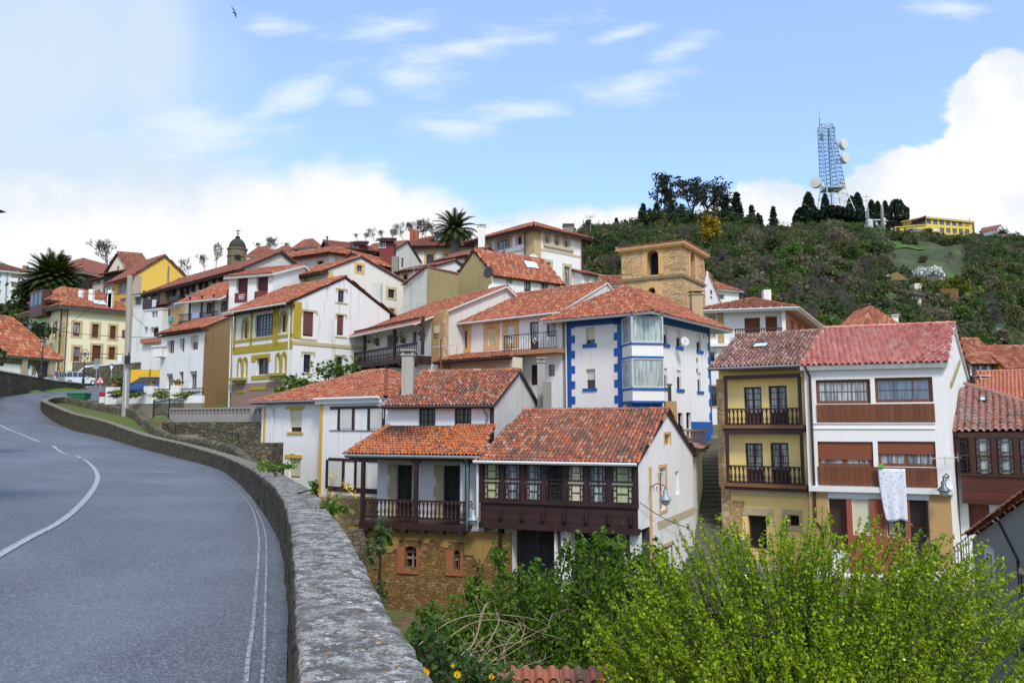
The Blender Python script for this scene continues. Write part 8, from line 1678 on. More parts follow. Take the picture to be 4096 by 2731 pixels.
for rc in ((1255, 450, 1285, 490), (1357, 457, 1385, 474), (1415, 457, 1440, 474), (1470, 460, 1498, 474)): window(t, FW_, *FW_.rect(14, *rc), 2, 1, WFR if rc[0] > 1300 else BRN, GL if rc[0] > 1300 else BRN, rec=-.06)
s_ = FW_.rect(14, 1325, 475, 1510, 500); mb = MB(); mb.fb(FW_, s_[0], s_[2], s_[1], s_[3], .5, .7); sg = mb.build('sign_board', BLK, t); L_ = s_[2]-s_[0]; mb = MB(); mb.fb(FW_, s_[0], s_[0]+L_*.2, s_[1], s_[3], .7, .74); mb.fb(FW_, s_[0]+L_*.86, s_[2], s_[1], s_[3], .7, .74); mb.build('red_panel', plain('sign_red', (.25,.01,.02), .5), sg)
cu = bpy.data.curves.new('lettering', 'FONT'); cu.body = 'RESTAURANTE'; cu.align_x = 'CENTER'; cu.align_y = 'CENTER'; cu.size = (s_[3]-s_[1])*.95; cu.extrude = .02; to = bpy.data.objects.new('tmp_text', cu); COL.objects.link(to); me = bpy.data.meshes.new_from_object(to.evaluated_get(bpy.context.evaluated_depsgraph_get())); bpy.data.objects.remove(to)
def letters(me, F_, u, z, o, parent, mat, wid=None):
    ob = bpy.data.objects.new('lettering', me); me.materials.clear(); me.materials.append(mat); link(ob, parent); v = np.array([p.co for p in me.vertices]); w_ = v[:, 0].max()-v[:, 0].min(); k = wid/w_ if wid else 1; P_ = F_.pt(u, z, o)-org(parent)
    for p in me.vertices: c_ = p.co.copy(); p.co = P_+(F_.U*(c_.x*k)).to_3d()+Vector((0,0,c_.y))+(F_.N*c_.z).to_3d()
    return ob
letters(me, FW_, s_[0]+L_*.53, (s_[1]+s_[3])/2, .75, sg, WFR, L_*.60)
mb = MB(); zt = r_[3]+.3
for i in range(16): u = r_[0]+(r_[2]-r_[0])*i/15; mb.tube([FW_.pt(u, zt, 0), FW_.pt(u, zt+1.1, 0)], .05, 3)
for dz in (.5, 1.1): mb.tube([FW_.pt(r_[0], zt+dz, 0), FW_.pt(r_[2], zt+dz, 0)], .05, 3)
mb.build('railing', BLK, t)
s2 = FW_.rect(14, 1390, 355, 1515, 440); mb = MB(); mb.prism([FW_.pt(s2[0], s2[3]-1.4, 0), FW_.pt(s2[2], s2[3]-.4, 0), FW_.pt(s2[2], s2[3]+.1, 0), FW_.pt(s2[0], s2[3]-1.1, 0)], (FW_.N*-6).to_3d()); mb.build('awning_roof', plain('dark_tile_red', (.12,.04,.03), .8), t); mb = MB(); mb.fb(FW_, s2[0]+1, s2[2], zt, s2[3]-.8, -4, -3); mb.build('glazed_room', glassm('dark_glass', (.012,.015,.018)), t); mb = MB()
for u in (s2[0]+.2, s2[0]+3, s2[2]-3): mb.tube([FW_.pt(u, zt, -.2), FW_.pt(u, s2[3]-.8, -.2)], .1, 4)
mb.build('awning_post', BLK, t)
for i, (x, lb) in enumerate([(1265, 'folded grey parasol at the left end of the restaurant terrace'), (1320, 'flat dark parasol on the restaurant terrace beside the round tree')]):
    p = P2(14, x, 274); z_ = FW_.hit(*q(14, x, 440))[1]+.3; t2 = thing('parasol', lb, 'parasol', (p.x, p.y, z_)); mb = MB(); mb.tube([(p.x, p.y, z_), (p.x, p.y, z_+3.6)], .07, 4); mb.build('pole', BLK, t2); mb = MB(); mb.lathe((p.x, p.y, z_+3.3), [(2.2 if i else .8, 0), (1.2 if i else .5, .4), (.1, .75)], 8); mb.build('canopy', BLK if i else GREY, t2)
# green net fence
mb = MB(); pts = [(1130, 468, 486, 279), (1250, 500, 522, 277), (1400, 545, 580, 268), (1600, 555, 605, 262), (1720, 580, 635, 258), (1865, 562, 615, 258)]
for i in range(len(pts)-1):
    a = pts[i]; b = pts[i+1]; A0 = PY(*q(14, a[0], a[2]), a[3]); A1_ = PY(*q(14, a[0], a[1]), a[3]); B0 = PY(*q(14, b[0], b[2]), b[3]); B1 = PY(*q(14, b[0], b[1]), b[3]); mb.prism([A0, B0, B1, A1_], Vector((0, .12, 0)))
tag(mb.build('green_net_fence', plain('green_net', (.02,.13,.09), .8, .25, .6), None, origin=(110, 265, 60)), 'long green net fence on the slope below the restaurant', 'fence')
# chapel
CHP = House('hill_chapel', 'small white chapel with tiled roof and bell gable on the far right of the hilltop', (14,2125,462,275), (14,1972,490), (14,2180,485), 60, WHITE)
CHP.zb = CHP.z-5; CHP.roof('gL', 1.9, .5, .3, .2, T_DK, WFR, lod=1, pitch=.35, row=.6); CHP.build(); p = P2(14, 1998, 276); z0 = PY(*q(14, 1998, 470), 276).z; z1 = PY(*q(14, 1998, 400), 276).z; mb = MB(); mb.box(p.x-1.3, p.x+1.3, p.y-.5, p.y+.5, z0-1.5, z0+2.8); mb.box(p.x-.5, p.x+.5, p.y-.4, p.y+.4, z0+2.8, z1-.8); mb.tube([(p.x, p.y, z1-.8), (p.x, p.y, z1+1.3)], .1, 4); mb.build('bell_gable', plain('bell_gable_stone', (.14,.08,.07), .9), CHP.th)
mb = MB(); a = hill(3905, .985); F_ = Face(P2(14, 1935, 272), P2(14, 2345, 268)); z_ = F_.hit(*q(14, 2100, 512))[1]; mb.fb(F_, 0, F_.len, z_-3.5, z_, -.4, 0); tag(mb.build('chapel_wall', plaster('grey_wall', (.20,.18,.15), .5), None, origin=(F_.A.x, F_.A.y, z_-3)), 'low grey wall along the ridge in front of the chapel', 'wall')
# fence on the hilltop lawn
F_ = Face(P2(14, 295, 272), P2(14, 420, 276)); z_ = F_.hit(*q(14, 350, 445))[1]; mb = MB()
for i in range(5): mb.tube([F_.pt(F_.len*i/4, z_-.3), F_.pt(F_.len*i/4, z_+1.6)], .09, 4)
for dz in (.6, 1.3): mb.tube([F_.pt(0, z_+dz), F_.pt(F_.len, z_+dz)], .07, 4)
tag(mb.build('rail_fence', STEELW, None, origin=(F_.A.x, F_.A.y, z_)), 'pale post and rail fence on the hilltop lawn', 'fence')
GB = leafm('lawn_grass', [(.06,.13,.01),(.10,.18,.02)], .2)
def patch(name, px, t0, t1, w_, mat, lift=.35):
    vs = []; fs = []; n_ = 12
    for i in range(n_+1):
        for j in range(7): vs.append(hill(px-w_+2*w_*i/n_, t0+(t1-t0)*j/6)+Vector((0,0,lift)))
    for i in range(n_):
        for j in range(6): a = i*7+j; fs.append((a, a+7, a+8, a+1))
    mb = MB(); mb.add(vs, fs); return tag(mb.build(name, mat), kind='structure')
LG = plaster('hill_lawn', (.07,.14,.015), .4, (.10,.09,.03), .3)
patch('hill_lawn', 3150, .90, .99, 85, LG); patch('hill_lawn', 3480, .82, .95, 70, LG); patch('hill_lawn', 3640, .62, .68, 60, LG); patch('hill_lawn', 3880, .25, .36, 90, LG); patch('hill_lawn', 3960, .84, .93, 60, LG); patch('hill_lawn', 3700, .22, .27, 110, LG)
# allotment huts and terraces
def hut(name, label, k, x0, y0, x1, y1, col, roofc, text=None, rise=.5, dep=3, front=None):
    c_ = q(k, (x0+x1)/2, y1); P_ = on_hill(*c_); F_ = Face(P2(k, x0, P_.y-4), P2(k, x1, P_.y-4)); r_ = F_.rect(k, x0, y0, x1, y1); t = thing(name, label, 'hut', (F_.A.x, F_.A.y, r_[1])); boxes(t, 'wall', F_, [(0, F_.len, r_[1]-4, r_[3], -dep, 0)], col)
    mb = MB(); mb.prism([F_.pt(-.3, r_[3]+.02, .4), F_.pt(F_.len+.3, r_[3]+.02, .4), F_.pt(F_.len+.3, r_[3]+.2, .4), F_.pt(F_.len/2, r_[3]+.2+rise, .4), F_.pt(-.3, r_[3]+.2, .4)], (F_.N*-(dep+.8)).to_3d()); mb.build('roof', roofc, t)
    if front: mb = MB(); mb.fb(F_, F_.len*.08, F_.len*.92, r_[1]-.3, r_[1]+(r_[3]-r_[1])*.72, 0, .06); fp = mb.build('front_panel', front, t); return t, F_, r_, fp
    return t, F_, r_, None
WB_ = plain('white_board', (.62,.62,.58), .6, .12); t, F_, r_, fp = hut('garden_hut', 'dark roofed hut with white front marked with brown shapes on the hillside', 14, 1445, 1035, 1535, 1085, plain('hut_grey', (.20,.19,.17), .8), plain('hut_roof', (.10,.09,.08), .8), front=WB_)
mb = MB(); u_ = F_.len
for a, b in ((.22, .26), (.3, .33), (.62, .67), (.72, .76)): mb.fb(F_, u_*a, u_*b, r_[1]+.3, r_[1]+(r_[3]-r_[1])*.55, .06, .09)
mb.fb(F_, u_*.18, u_*.35, r_[1]+(r_[3]-r_[1])*.5, r_[1]+(r_[3]-r_[1])*.58, .06, .092); mb.build('painted_marks', BRN, fp)
t, F_, r_, fp = hut('garden_shed', 'pale blue and white shed with pinkish lower front on the hillside', 14, 1575, 1032, 1672, 1090, plain('shed_blue', (.42,.52,.56), .7), GUT, rise=.1, front=plain('pinkish_board', (.55,.38,.32), .8)); mb = MB(); 
for i in range(7): mb.fb(F_, F_.len*(.2+.09*i), F_.len*(.2+.09*i)+.28, r_[1]+(r_[3]-r_[1])*.78, r_[1]+(r_[3]-r_[1])*.9, 0, .03)
mb.build('painted_marks', plain('mark_blue', (.10,.18,.30), .7), t)
hut('stone_hut', 'low stone hut with arched white doorway in the hillside gardens', 14, 1608, 910, 1705, 950, RUBG, plain('hut_roof', (.10,.09,.08), .8), rise=1.1, front=WB_)
hut('thatched_shelter', 'low shelter with a thick straw brown roof in the hillside gardens', 14, 1250, 905, 1400, 945, plain('hut_grey', (.20,.19,.17), .8), plain('thatch', (.22,.15,.06), .9, .3), rise=1.6)
hut('tiled_hut', 'tiny stone hut with a reddish roof at the top of the hillside gardens', 14, 1240, 622, 1298, 665, BEIGE, plain('dark_tile_red', (.12,.04,.03), .8), rise=.5); hut('roofed_shelter', 'small shelter with a faded roof below the tiny stone hut', 14, 1245, 735, 1290, 760, GREY, plain('faded_roof', (.22,.13,.08), .8), rise=.4)
hut('green_roofed_hut', 'tiny hut with a bright green pointed roof low on the hillside', 14, 2092, 1146, 2128, 1170, GREY, plain('bright_green', (.02,.28,.10), .6), rise=1.3, dep=1.5)
hut('pink_hut', 'tiny pinkish orange hut in the hillside gardens right of the green netting', 14, 1785, 955, 1825, 980, plain('pink_wall2', (.55,.32,.20), .8), plain('pink_wall2', (.55,.32,.20), .8), rise=.6); hut('greenhouse', 'white and green low greenhouse at the right on the hillside', 13, 1575, 325, 1690, 365, plain('greenhouse_white', (.55,.52,.45), .7), plain('green_net', (.02,.13,.09), .8), rise=.2)
hut('pink_shelter', 'long low salmon coloured shelter on the right hillside', 13, 1520, 500, 1640, 525, plain('salmon', (.45,.24,.16), .8), plain('salmon', (.45,.24,.16), .8), rise=.1)
def hwall(x0, x1, yt, yb, lb, mat=None):
    c_ = q(14, (x0+x1)/2, yb); P_ = on_hill(*c_); F_ = Face(P2(14, x0, P_.y-3), P2(14, x1, P_.y-3)); r_ = F_.rect(14, x0, yt, x1, yb); mb = MB(); mb.fb(F_, 0, F_.len, r_[1]-3, r_[3], -3, 0); tag(mb.build('terrace_wall', mat or RUB, None, origin=(F_.A.x, F_.A.y, r_[1]-2)), lb, 'wall')
hwall(1545, 1692, 865, 912, 'golden rubble terrace wall at the top of the hillside gardens'); hwall(1480, 1580, 930, 985, 'pale rubble wall left of the stone hut in the hillside gardens', BEIGE); hwall(1580, 1860, 975, 1050, 'long golden rubble bank right of the shed in the hillside gardens'); hwall(1240, 1280, 858, 925, 'short upright wall piece left of the thatched shelter', STW)
hwall(1745, 1868, 945, 1005, 'dark green netting screen beside the pink hut', plain('green_net', (.02,.13,.09), .8))
v_ = on_hill(*q(14, 1500, 915)); shrub('blossoming_bush', 'white blossoming bush beside the golden terrace wall', (v_.x, v_.y-2, v_.z+1.5), (3,1.6,1.8), 1500, .35, plain('blossom_white', (.62,.66,.60), .7), seed=81)
v_ = on_hill(*q(14, 1630, 1010)); shrub('yellow_broom', 'yellowish flowering shrub above the pale blue shed', (v_.x, v_.y-2, v_.z+1.2), (5,1.5,1.5), 1400, .35, LF_Y, seed=82); v_ = on_hill(2815, 1000); shrub('autumn_bush', 'bright yellow orange bush just above the bell tower roof', (v_.x, v_.y-6, v_.z+3), (2.4,2,2.6), 1300, .4, leafm('gold_leaves', [(.22,.15,.005),(.40,.27,.01)], .3), seed=83)
# ================================================================ street: vehicles, signs, poles
GLs = glassm('car_glass', (.02,.03,.04), .03, (.05,.07,.09))
def car(name, label, x, y, rz, prof_b, prof_g, wid, wheels, col, cat_='car'):
    """side profile (x forward, z up) extruded across the width, tapered glasshouse"""
    z = zroad(x, y) if x > -60 else 5.3; t = thing(name, label, cat_, (x, y, z)); t.rotation_euler = (0, 0, rz); ORG[t.name] = Vector((0,0,0)); w_ = wid/2
    def shell(nm, pr, w0, w1, zmid, mat, par=t):
        mb = MB(); n_ = len(pr); zs = [p[1] for p in pr]; zl, zh = min(zs), max(zs); vs = []
        for s_ in (-1, -.92, .92, 1):
            for (a, b) in pr:
                k = (b-zl)/(zh-zl+1e-6); ww = w0+(w1-w0)*k; ins_ = .06 if abs(s_) == 1 else 0; cx2 = (pr[0][0]+pr[n_//2][0])/2; vs.append((a*(1-ins_*.25), s_*ww, b-ins_*.5*(k > .6)))
        fs = [tuple(range(n_))[::-1]]
        for j in range(3):
            for i in range(n_): fs.append((j*n_+i, j*n_+(i+1) % n_, (j+1)*n_+(i+1) % n_, (j+1)*n_+i))
        fs.append(tuple(range(3*n_, 4*n_))); mb.add(vs, fs); return mb.build(nm, mat, par)
    shell('body', prof_b, w_, w_*.97, .8, col); shell('glasshouse', prof_g, w_*.955, w_*.80, 1, GLs)
    zr = max(b for a, b in prof_g); xs_ = [a for a, b in prof_g if b > zr-.12]
    mb = MB(); mb.box(min(xs_)-.04, max(xs_)+.04, -w_*.80, w_*.80, zr-.02, zr+.045); mb.build('roof', col, t)
    xg = sorted(a for a, b in prof_g); mb = MB()
    for f_ in (.02, .36, .68): xx = min(xs_)+(max(xs_)-min(xs_))*f_; [mb.tube([(xx, s_*w_*.95, prof_g[0][1]), (xx, s_*w_*.81, zr)], .035, 4) for s_ in (-1, 1)]
    mb.build('window_pillar', col, t)
    for xw in wheels:
        for s_ in (-1, 1): mb = MB(); mb.lathe((xw, s_*(w_-.2), .31), [(.31,0),(.32,.03),(.32,.19),(.29,.22)], 16, ax=(0, s_, 0)); wh = mb.build('wheel', plain('tyre', (.02,.02,.02), .8), t, True); mb = MB(); mb.lathe((xw, s_*(w_+.0), .31), [(.2,0),(.18,.03)], 12, ax=(0, s_, 0)); mb.build('rim', STEELW, wh)
    xf = max(a for a, b in prof_b); xb = min(a for a, b in prof_b)
    for s_ in (-1, 1):
        mb = MB(); mb.box(xf-.25, xf-.03, s_*w_*.72-.16, s_*w_*.72+.16, .62, .78); mb.build('headlight', DISH, t); mb = MB(); mb.box(xb-.01, xb+.1, s_*w_*.84-.1, s_*w_*.84+.1, .75, 1.1); mb.build('tail_light', plain('tail_red', (.35,.01,.01), .3), t)
        mb = MB(); mb.box(.62, .78, s_*(w_+.1)-.08, s_*(w_+.1)+.08, .92, 1.06); mb.build('mirror', col, t)
    mb = MB(); mb.box(xf-.04, xf+.02, -.26, .26, .38, .5); mb.build('number_plate', WFR, t); return t
PB = [(-2.05,.35),(-1.75,.2),(1.8,.2),(2.1,.35),(2.08,.7),(1.3,.92),(.95,.98),(-1.95,1.0),(-2.08,.8)]; PG = [(.98,.95),(-1.93,.97),(-1.75,1.5),(-.4,1.58),(.15,1.5)]
CW = plain('car_white', (.62,.66,.70), .25, .04, spec=.7); CB_ = plain('car_blue', (.02,.06,.22), .2, .05, spec=.7); CS_ = plain('car_silver', (.42,.46,.50), .25, .05, spec=.7)
def at(k, x, y, Y): p = q(k, x, y); return PY(p[0], p[1], Y)
p = at(1, 655, 1235, 97); car('parked_car', 'white compact hatchback parked side on, nearest the crosswalk sign', p.x, p.y, R(12), PB, PG, 1.72, (-1.3, 1.32), CW)
p = at(1, 575, 1232, 101); car('parked_car', 'white van like car half hidden behind the white compact hatchback', p.x, p.y, R(200), PB, [(1.2,.95),(-1.98,.97),(-1.92,1.6),(-.4,1.7),(.6,1.6)], 1.75, (-1.3, 1.32), CW)
p = at(1, 462, 1225, 96); car('parked_car', 'pale blue grey car seen from behind at the corner of the low white building', p.x, p.y, R(95), PB, PG, 1.72, (-1.3, 1.32), CS_)
p = at(1, 1120, 1300, 79); car('parked_car', 'dark blue car parked behind the white garden pillars', p.x, p.y, R(178), PB, PG, 1.72, (-1.3, 1.32), CB_)
p = at(1, 1200, 1240, 85); VY = plain('van_yellow', (.72,.42,.01), .35, .05); z = zroad(p.x, p.y); t = thing('delivery_van', 'bright yellow box van behind the dark blue car', 'van', (p.x, p.y, z)); t.rotation_euler = (0,0,R(4)); ORG[t.name] = Vector((0,0,0))
mb = MB(); w_ = 1.0; pr = [(-2.0,.55),(1.6,.55),(1.6,2.2),(1.5,2.27),(-1.95,2.27),(-2.0,2.2)]; mb.prism([(a, -w_, b) for a, b in pr], (0, 2*w_, 0)); mb.build('cargo_box', VY, t); mb = MB(); pr = [(1.62,.4),(2.9,.4),(2.95,1.1),(2.5,1.35),(2.1,2.0),(1.62,2.05)]; mb.prism([(a, -w_*.95, b) for a, b in pr], (0, 2*w_*.95, 0)); mb.build('cab', VY, t); mb = MB(); mb.box(-.05, .05, -w_-.02, -w_, .6, 2.3); mb.box(-2, 1.6, -w_-.018, -w_, .72, .78); mb.build('door_seam', BLK, t); mb = MB(); mb.prism([(1.8, -w_*.97, 1.25), (2.45, -w_*.97, 1.3), (2.1, -w_*.97, 1.9), (1.8, -w_*.97, 1.9)], (0, 2*w_*.97, 0)); mb.build('cab_glass', GLs, t)
for xw in (-1.3, 2.0):
    for s_ in (-1, 1): mb = MB(); mb.lathe((xw, s_*.8, .36), [(.36,0),(.36,.2)], 14, ax=(0, s_, 0)); mb.build('wheel', plain('tyre', (.02,.02,.02), .8), t)
def bin_(label, k, x0, x1, y, Y, h, col):
    a = P2(k, x0, Y); b = P2(k, x1, Y); F_ = Face(a, b); zt = PY(*q(k, (x0+x1)/2, y), Y).z; z0 = zt-h; t = thing('rubbish_container', label, 'container', (a.x, a.y, z0)); L_ = F_.len; mb = MB(); P_ = F_.pt
    mb.hexa([P_(.12,z0+.15,-.1), P_(L_-.12,z0+.15,-.1), P_(L_-.12,z0+.15,-.9), P_(.12,z0+.15,-.9), P_(0,zt-.12,0), P_(L_,zt-.12,0), P_(L_,zt-.12,-1), P_(0,zt-.12,-1)]); mb.build('tub', col, t); mb = MB(); mb.fb(F_, -.05, L_+.05, zt-.12, zt-.04, -1.04, .04); mb.hexa([P_(.02,zt-.04,0), P_(L_-.02,zt-.04,0), P_(L_-.02,zt-.04,-1), P_(.02,zt-.04,-1), P_(.15,zt+.06,-.3), P_(L_-.15,zt+.06,-.3), P_(L_-.15,zt+.06,-.8), P_(.15,zt+.06,-.8)]); mb.build('lid', col, t)
    mb = MB(); 
    for u in (.25, L_-.25): mb.lathe(P_(u, z0+.08, -.2), [(.09,-.04),(.09,.04)], 8, ax=(F_.U.x, F_.U.y, 0))
    mb.build('castor', BLK, t); mb = MB()
    for i in range(5): u = L_*(.15+.175*i); mb.fb(F_, u, u+.05, z0+.25, zt-.2, -.05, .01)
    mb.build('rib', col, t)
GN = plain('container_green', (.02,.16,.07), .45, .1); bin_('green rubbish container standing just behind the end of the parapet', 1, 508, 652, 1312, 67.5, 1.15, GN)
bin_('dark green container left of the parked yellow van', 1, 868, 950, 1165, 95, 1.1, plain('container_dark', (.015,.08,.04), .5)); bin_('second dark green container further left by the blue parking sign', 1, 770, 838, 1165, 96, 1.1, plain('container_dark', (.015,.08,.04), .5))
# warning sign
p = at(1, 776, 1390, 68.5); F_ = Face(Vector((p.x-1, p.y)), Vector((p.x+1, p.y-.05))); zt = PY(*q(1, 780, 1178), 68.5).z; zb = PY(*q(1, 780, 1243), 68.5).z; t = thing('crossing_sign', 'red bordered triangular pedestrian crossing warning sign on a grey post', 'road sign', p); mb = MB(); mb.tube([(p.x, p.y+.06, p.z-.6), (p.x, p.y+.06, zt-.2)], .045, 6); mb.build('post', STEEL, t)
H_ = zt-zb; hw = H_*.60; u0 = 1.02; mb = MB(); mb.prism([F_.pt(u0-hw, zb, .02), F_.pt(u0+hw, zb, .02), F_.pt(u0+.04, zt, .02), F_.pt(u0-.04, zt, .02)], (F_.N*-.03).to_3d()); pl = mb.build('sign_plate', plain('sign_red2', (.50,.015,.02), .4, .03), t); mb = MB(); mb.prism([F_.pt(u0-hw*.68, zb+H_*.12, .03), F_.pt(u0+hw*.68, zb+H_*.12, .03), F_.pt(u0, zb+H_*.78, .03)], (F_.N*-.008).to_3d()); mb.build('sign_face', plain('sign_white', (.8,.8,.8), .4, .03), pl)
mb = MB(); s_ = H_
def bar(x0, z0, x1, z1, w_=.035): d = Vector((x1-x0, 0, z1-z0)); n_ = Vector((-d.z, 0, d.x)).normalized()*w_*s_; a = Vector((u0+x0*s_, 0, zb+z0*s_)); b = Vector((u0+x1*s_, 0, zb+z1*s_)); mb.prism([F_.pt(v.x, v.z, .036) for v in (a-n_, b-n_, b+n_, a+n_)], (F_.N*-.005).to_3d())
bar(0,.36,.02,.52,.05); bar(.0,.37,-.10,.2); bar(.0,.37,.10,.2); bar(.02,.5,-.1,.4,.02); bar(.02,.5,.11,.42,.02); bar(.0,.56,.03,.60,.035)
for i in range(5): bar(-.26+.12*i, .15, -.22+.12*i, .19, .02)
mb.build('walking_figure', BLK, pl)
def plate_sign(label, k, x0, y0, x1, y1, yb, Y, mat, nm='road_sign', text=None, mat2=None):
    a = P2(k, x0, Y); b = P2(k, x1, Y); F_ = Face(a, b); r_ = F_.rect(k, x0, y0, x1, y1); zb = PY(*q(k, (x0+x1)/2, yb), Y).z; c_ = F_.pt(F_.len/2, zb, -.08); t = thing(nm, label, 'road sign', c_); mb = MB(); mb.tube([c_, Vector((c_.x, c_.y, r_[3]))], .05, 6); mb.build('post', STEEL, t); mb = MB(); mb.fb(F_, 0, F_.len, r_[1], r_[3], -.03, .02); pl = mb.build('sign_plate', mat, t)
    if mat2: mb = MB(); mb.fb(F_, .0, F_.len, r_[1], r_[1]+(r_[3]-r_[1])*.45, .02, .03); mb.build('lower_plate', mat2, pl)
    return t, F_, r_, pl
plate_sign('pair of grey blank sign plates seen from behind on one post', 1, 708, 1048, 750, 1128, 1265, 84, plain('sign_back', (.20,.24,.27), .5, .08), mat2=plain('sign_back_light', (.32,.40,.45), .5, .08))
t, F_, r_, pl = plate_sign('small square blue sign with a white figure by the dark containers', 1, 838, 1088, 861, 1122, 1228, 92, plain('sign_blue', (.01,.08,.40), .4, .05), mat2=plain('sign_white', (.8,.8,.8), .4, .03)); mb = MB(); mb.lathe(F_.pt(F_.len*.5, r_[3]-.25, .03), [(.1,0),(.1,.01)], 10, ax=(F_.N.x, F_.N.y, 0)); mb.fb(F_, F_.len*.35, F_.len*.65, r_[3]-.75, r_[3]-.4, .03, .04); mb.build('sign_symbol', plain('sign_white', (.8,.8,.8), .4, .03), pl)
# utility pole and wires
p0 = PY(*q(1, 985, 1432), 55); p1 = PY(*q(1, 1020, 398), 55); p1 = Vector((p1.x, p0.y, p1.z)); CON = plaster('concrete_pole', (.36,.34,.30), .4); t = thing('utility_pole', 'tall tapered concrete utility pole before the small white house', 'pole', (p0.x, p0.y, p0.z-1)); mb = MB()
mb.tube([p0-Vector((0,0,1.5)), p0*.5+p1*.5, p1], .24, 8, r1=.19); mb.build('post', CON, t); mb = MB(); c_ = p0*.63+p1*.37; c_ = Vector((c_.x, c_.y, PY(*q(1, 990, 1050), 55).z)); mb.box(c_.x-.5, c_.x-.2, c_.y-.35, c_.y-.2, c_.z-.25, c_.z+.28); mb.build('white_box', WFR, t); mb = MB(); mb.box(c_.x+.05, c_.x+.35, c_.y-.5, c_.y-.25, c_.z-.35, c_.z+.2); mb.tube([(c_.x+.2, c_.y-.3, c_.z+.2), (c_.x+.3, c_.y-.4, c_.z+.45)], .04, 4); mb.build('junction_box', BLK, t); mb = MB(); mb.tube([p0+Vector((.12,-.26,0)), Vector((c_.x+.1, c_.y-.26, c_.z-.9))], .05, 5); mb.build('cable_guard', STEELW, t)
def wire(name, label, A_, B_, sag, r=.012, mat=None):
    mb = MB(); n_ = 18; pts = [A_+(B_-A_)*i/n_-Vector((0,0,sag*4*(i/n_)*(1-i/n_))) for i in range(n_+1)]; mb.tube(pts, r, 4); return tag(mb.build(name, mat or BLK, None, origin=A_), label, 'cable')
zA = PY(*q(1, 1015, 430), 55); zB = PY(*q(1, 1010, 545), 55)
wire('overhead_cable', 'overhead cable sagging down across the cream house facade to the left', PY(*q(1, 1005, 425), 55), PY(*q(11, 790, 990), 62), .0, .02)
wire('overhead_cable', 'dark cable from the utility pole over the cream house roof', zB, PY(*q(11, 560, 600), 80), -.2, .02); wire('overhead_cable', 'lowest long cable crossing in front of the cream house windows', PY(*q(11, 360, 945), 70), PY(*q(1, 1290, 878), 62), .35, .022)
wire('overhead_cable', 'cable from the utility pole down to the small white house', PY(*q(1, 1025, 690), 55), PY(*q(1, 1270, 885), 62), .1, .02); wire('overhead_cable', 'thin cable in the sky above the pale apartment block', PY(*q(11, -40, 130), 40), PY(*q(11, 470, 235), 90), .3, .02)
wire('overhead_cable', 'faint upper cable across the top of the cream house facade', PY(*q(11, 640, 745), 80), PY(*q(11, 1600, 770), 56), .35, .015); wire('overhead_cable', 'cable looping before the left side of the cream house', PY(*q(11, 0, 870), 60), PY(*q(11, 760, 985), 64), .3, .018); wire('service_cable', 'cable running down from the glazed gallery corner to the stairway', PY(*q(8, 1975, 640), 29.8), PY(*q(8, 2290, 800), 36), .15, .018)
# street lamps
def lamp_post(name, label, k, x, yt, yb, Y, col=None, ring=False):
    p = PY(*q(k, x, yb), Y); zt = PY(*q(k, x, yt), Y).z; H_ = zt-p.z; t = thing(name, label, 'street lamp', p); mb = MB(); mb.lathe(p, [(.22,0),(.22,.3),(.14,.45),(.14,.9),(.09,1.0),(.06,H_*.5),(.09,H_*.52),(.05,H_*.55),(.045,H_*(.82 if not ring else .72))], 10); mb.build('post', BLK, t); b = p+Vector((0,0,H_*(.82 if not ring else .77)))
    if ring:
        mb = MB(); rr = H_*.125; c2 = p+Vector((0,0,H_*.86)); mb.tube([c2+Vector((rr*.75*math.cos(a*math.pi/10), 0, rr*math.sin(a*math.pi/10)*1.15)) for a in range(21)], .035, 5); mb.build('ring', BLK, t); b = c2-Vector((0,0,rr*.55)); k_ = rr*1.1
    else: k_ = H_*.17
    mb = MB(); mb.lathe(b, [(k_*.22,0),(k_*.38,k_*.6),(k_*.36,k_*.62)], 8); mb.build('glass_lantern', glassm('lantern_glass', (.25,.28,.28), .1, (.4,.42,.42)), t); mb = MB(); mb.lathe(b+Vector((0,0,k_*.62)), [(k_*.46,0),(k_*.3,k_*.25),(k_*.08,k_*.34),(.02,k_*.5)], 8); mb.build('lamp_hood', BLK, t)
lamp_post('street_lamp', 'tall black street lamp in front of the low white building', 11, 512, 1120, 1568+40, 66); lamp_post('street_lamp', 'black street lamp with a ring around its lantern beside the white cars', 1, 650, 975, 1275, 82, ring=True); lamp_post('street_lamp', 'dark street lamp at the left corner of the cream house', 1, 222, 770, 1000, 84)
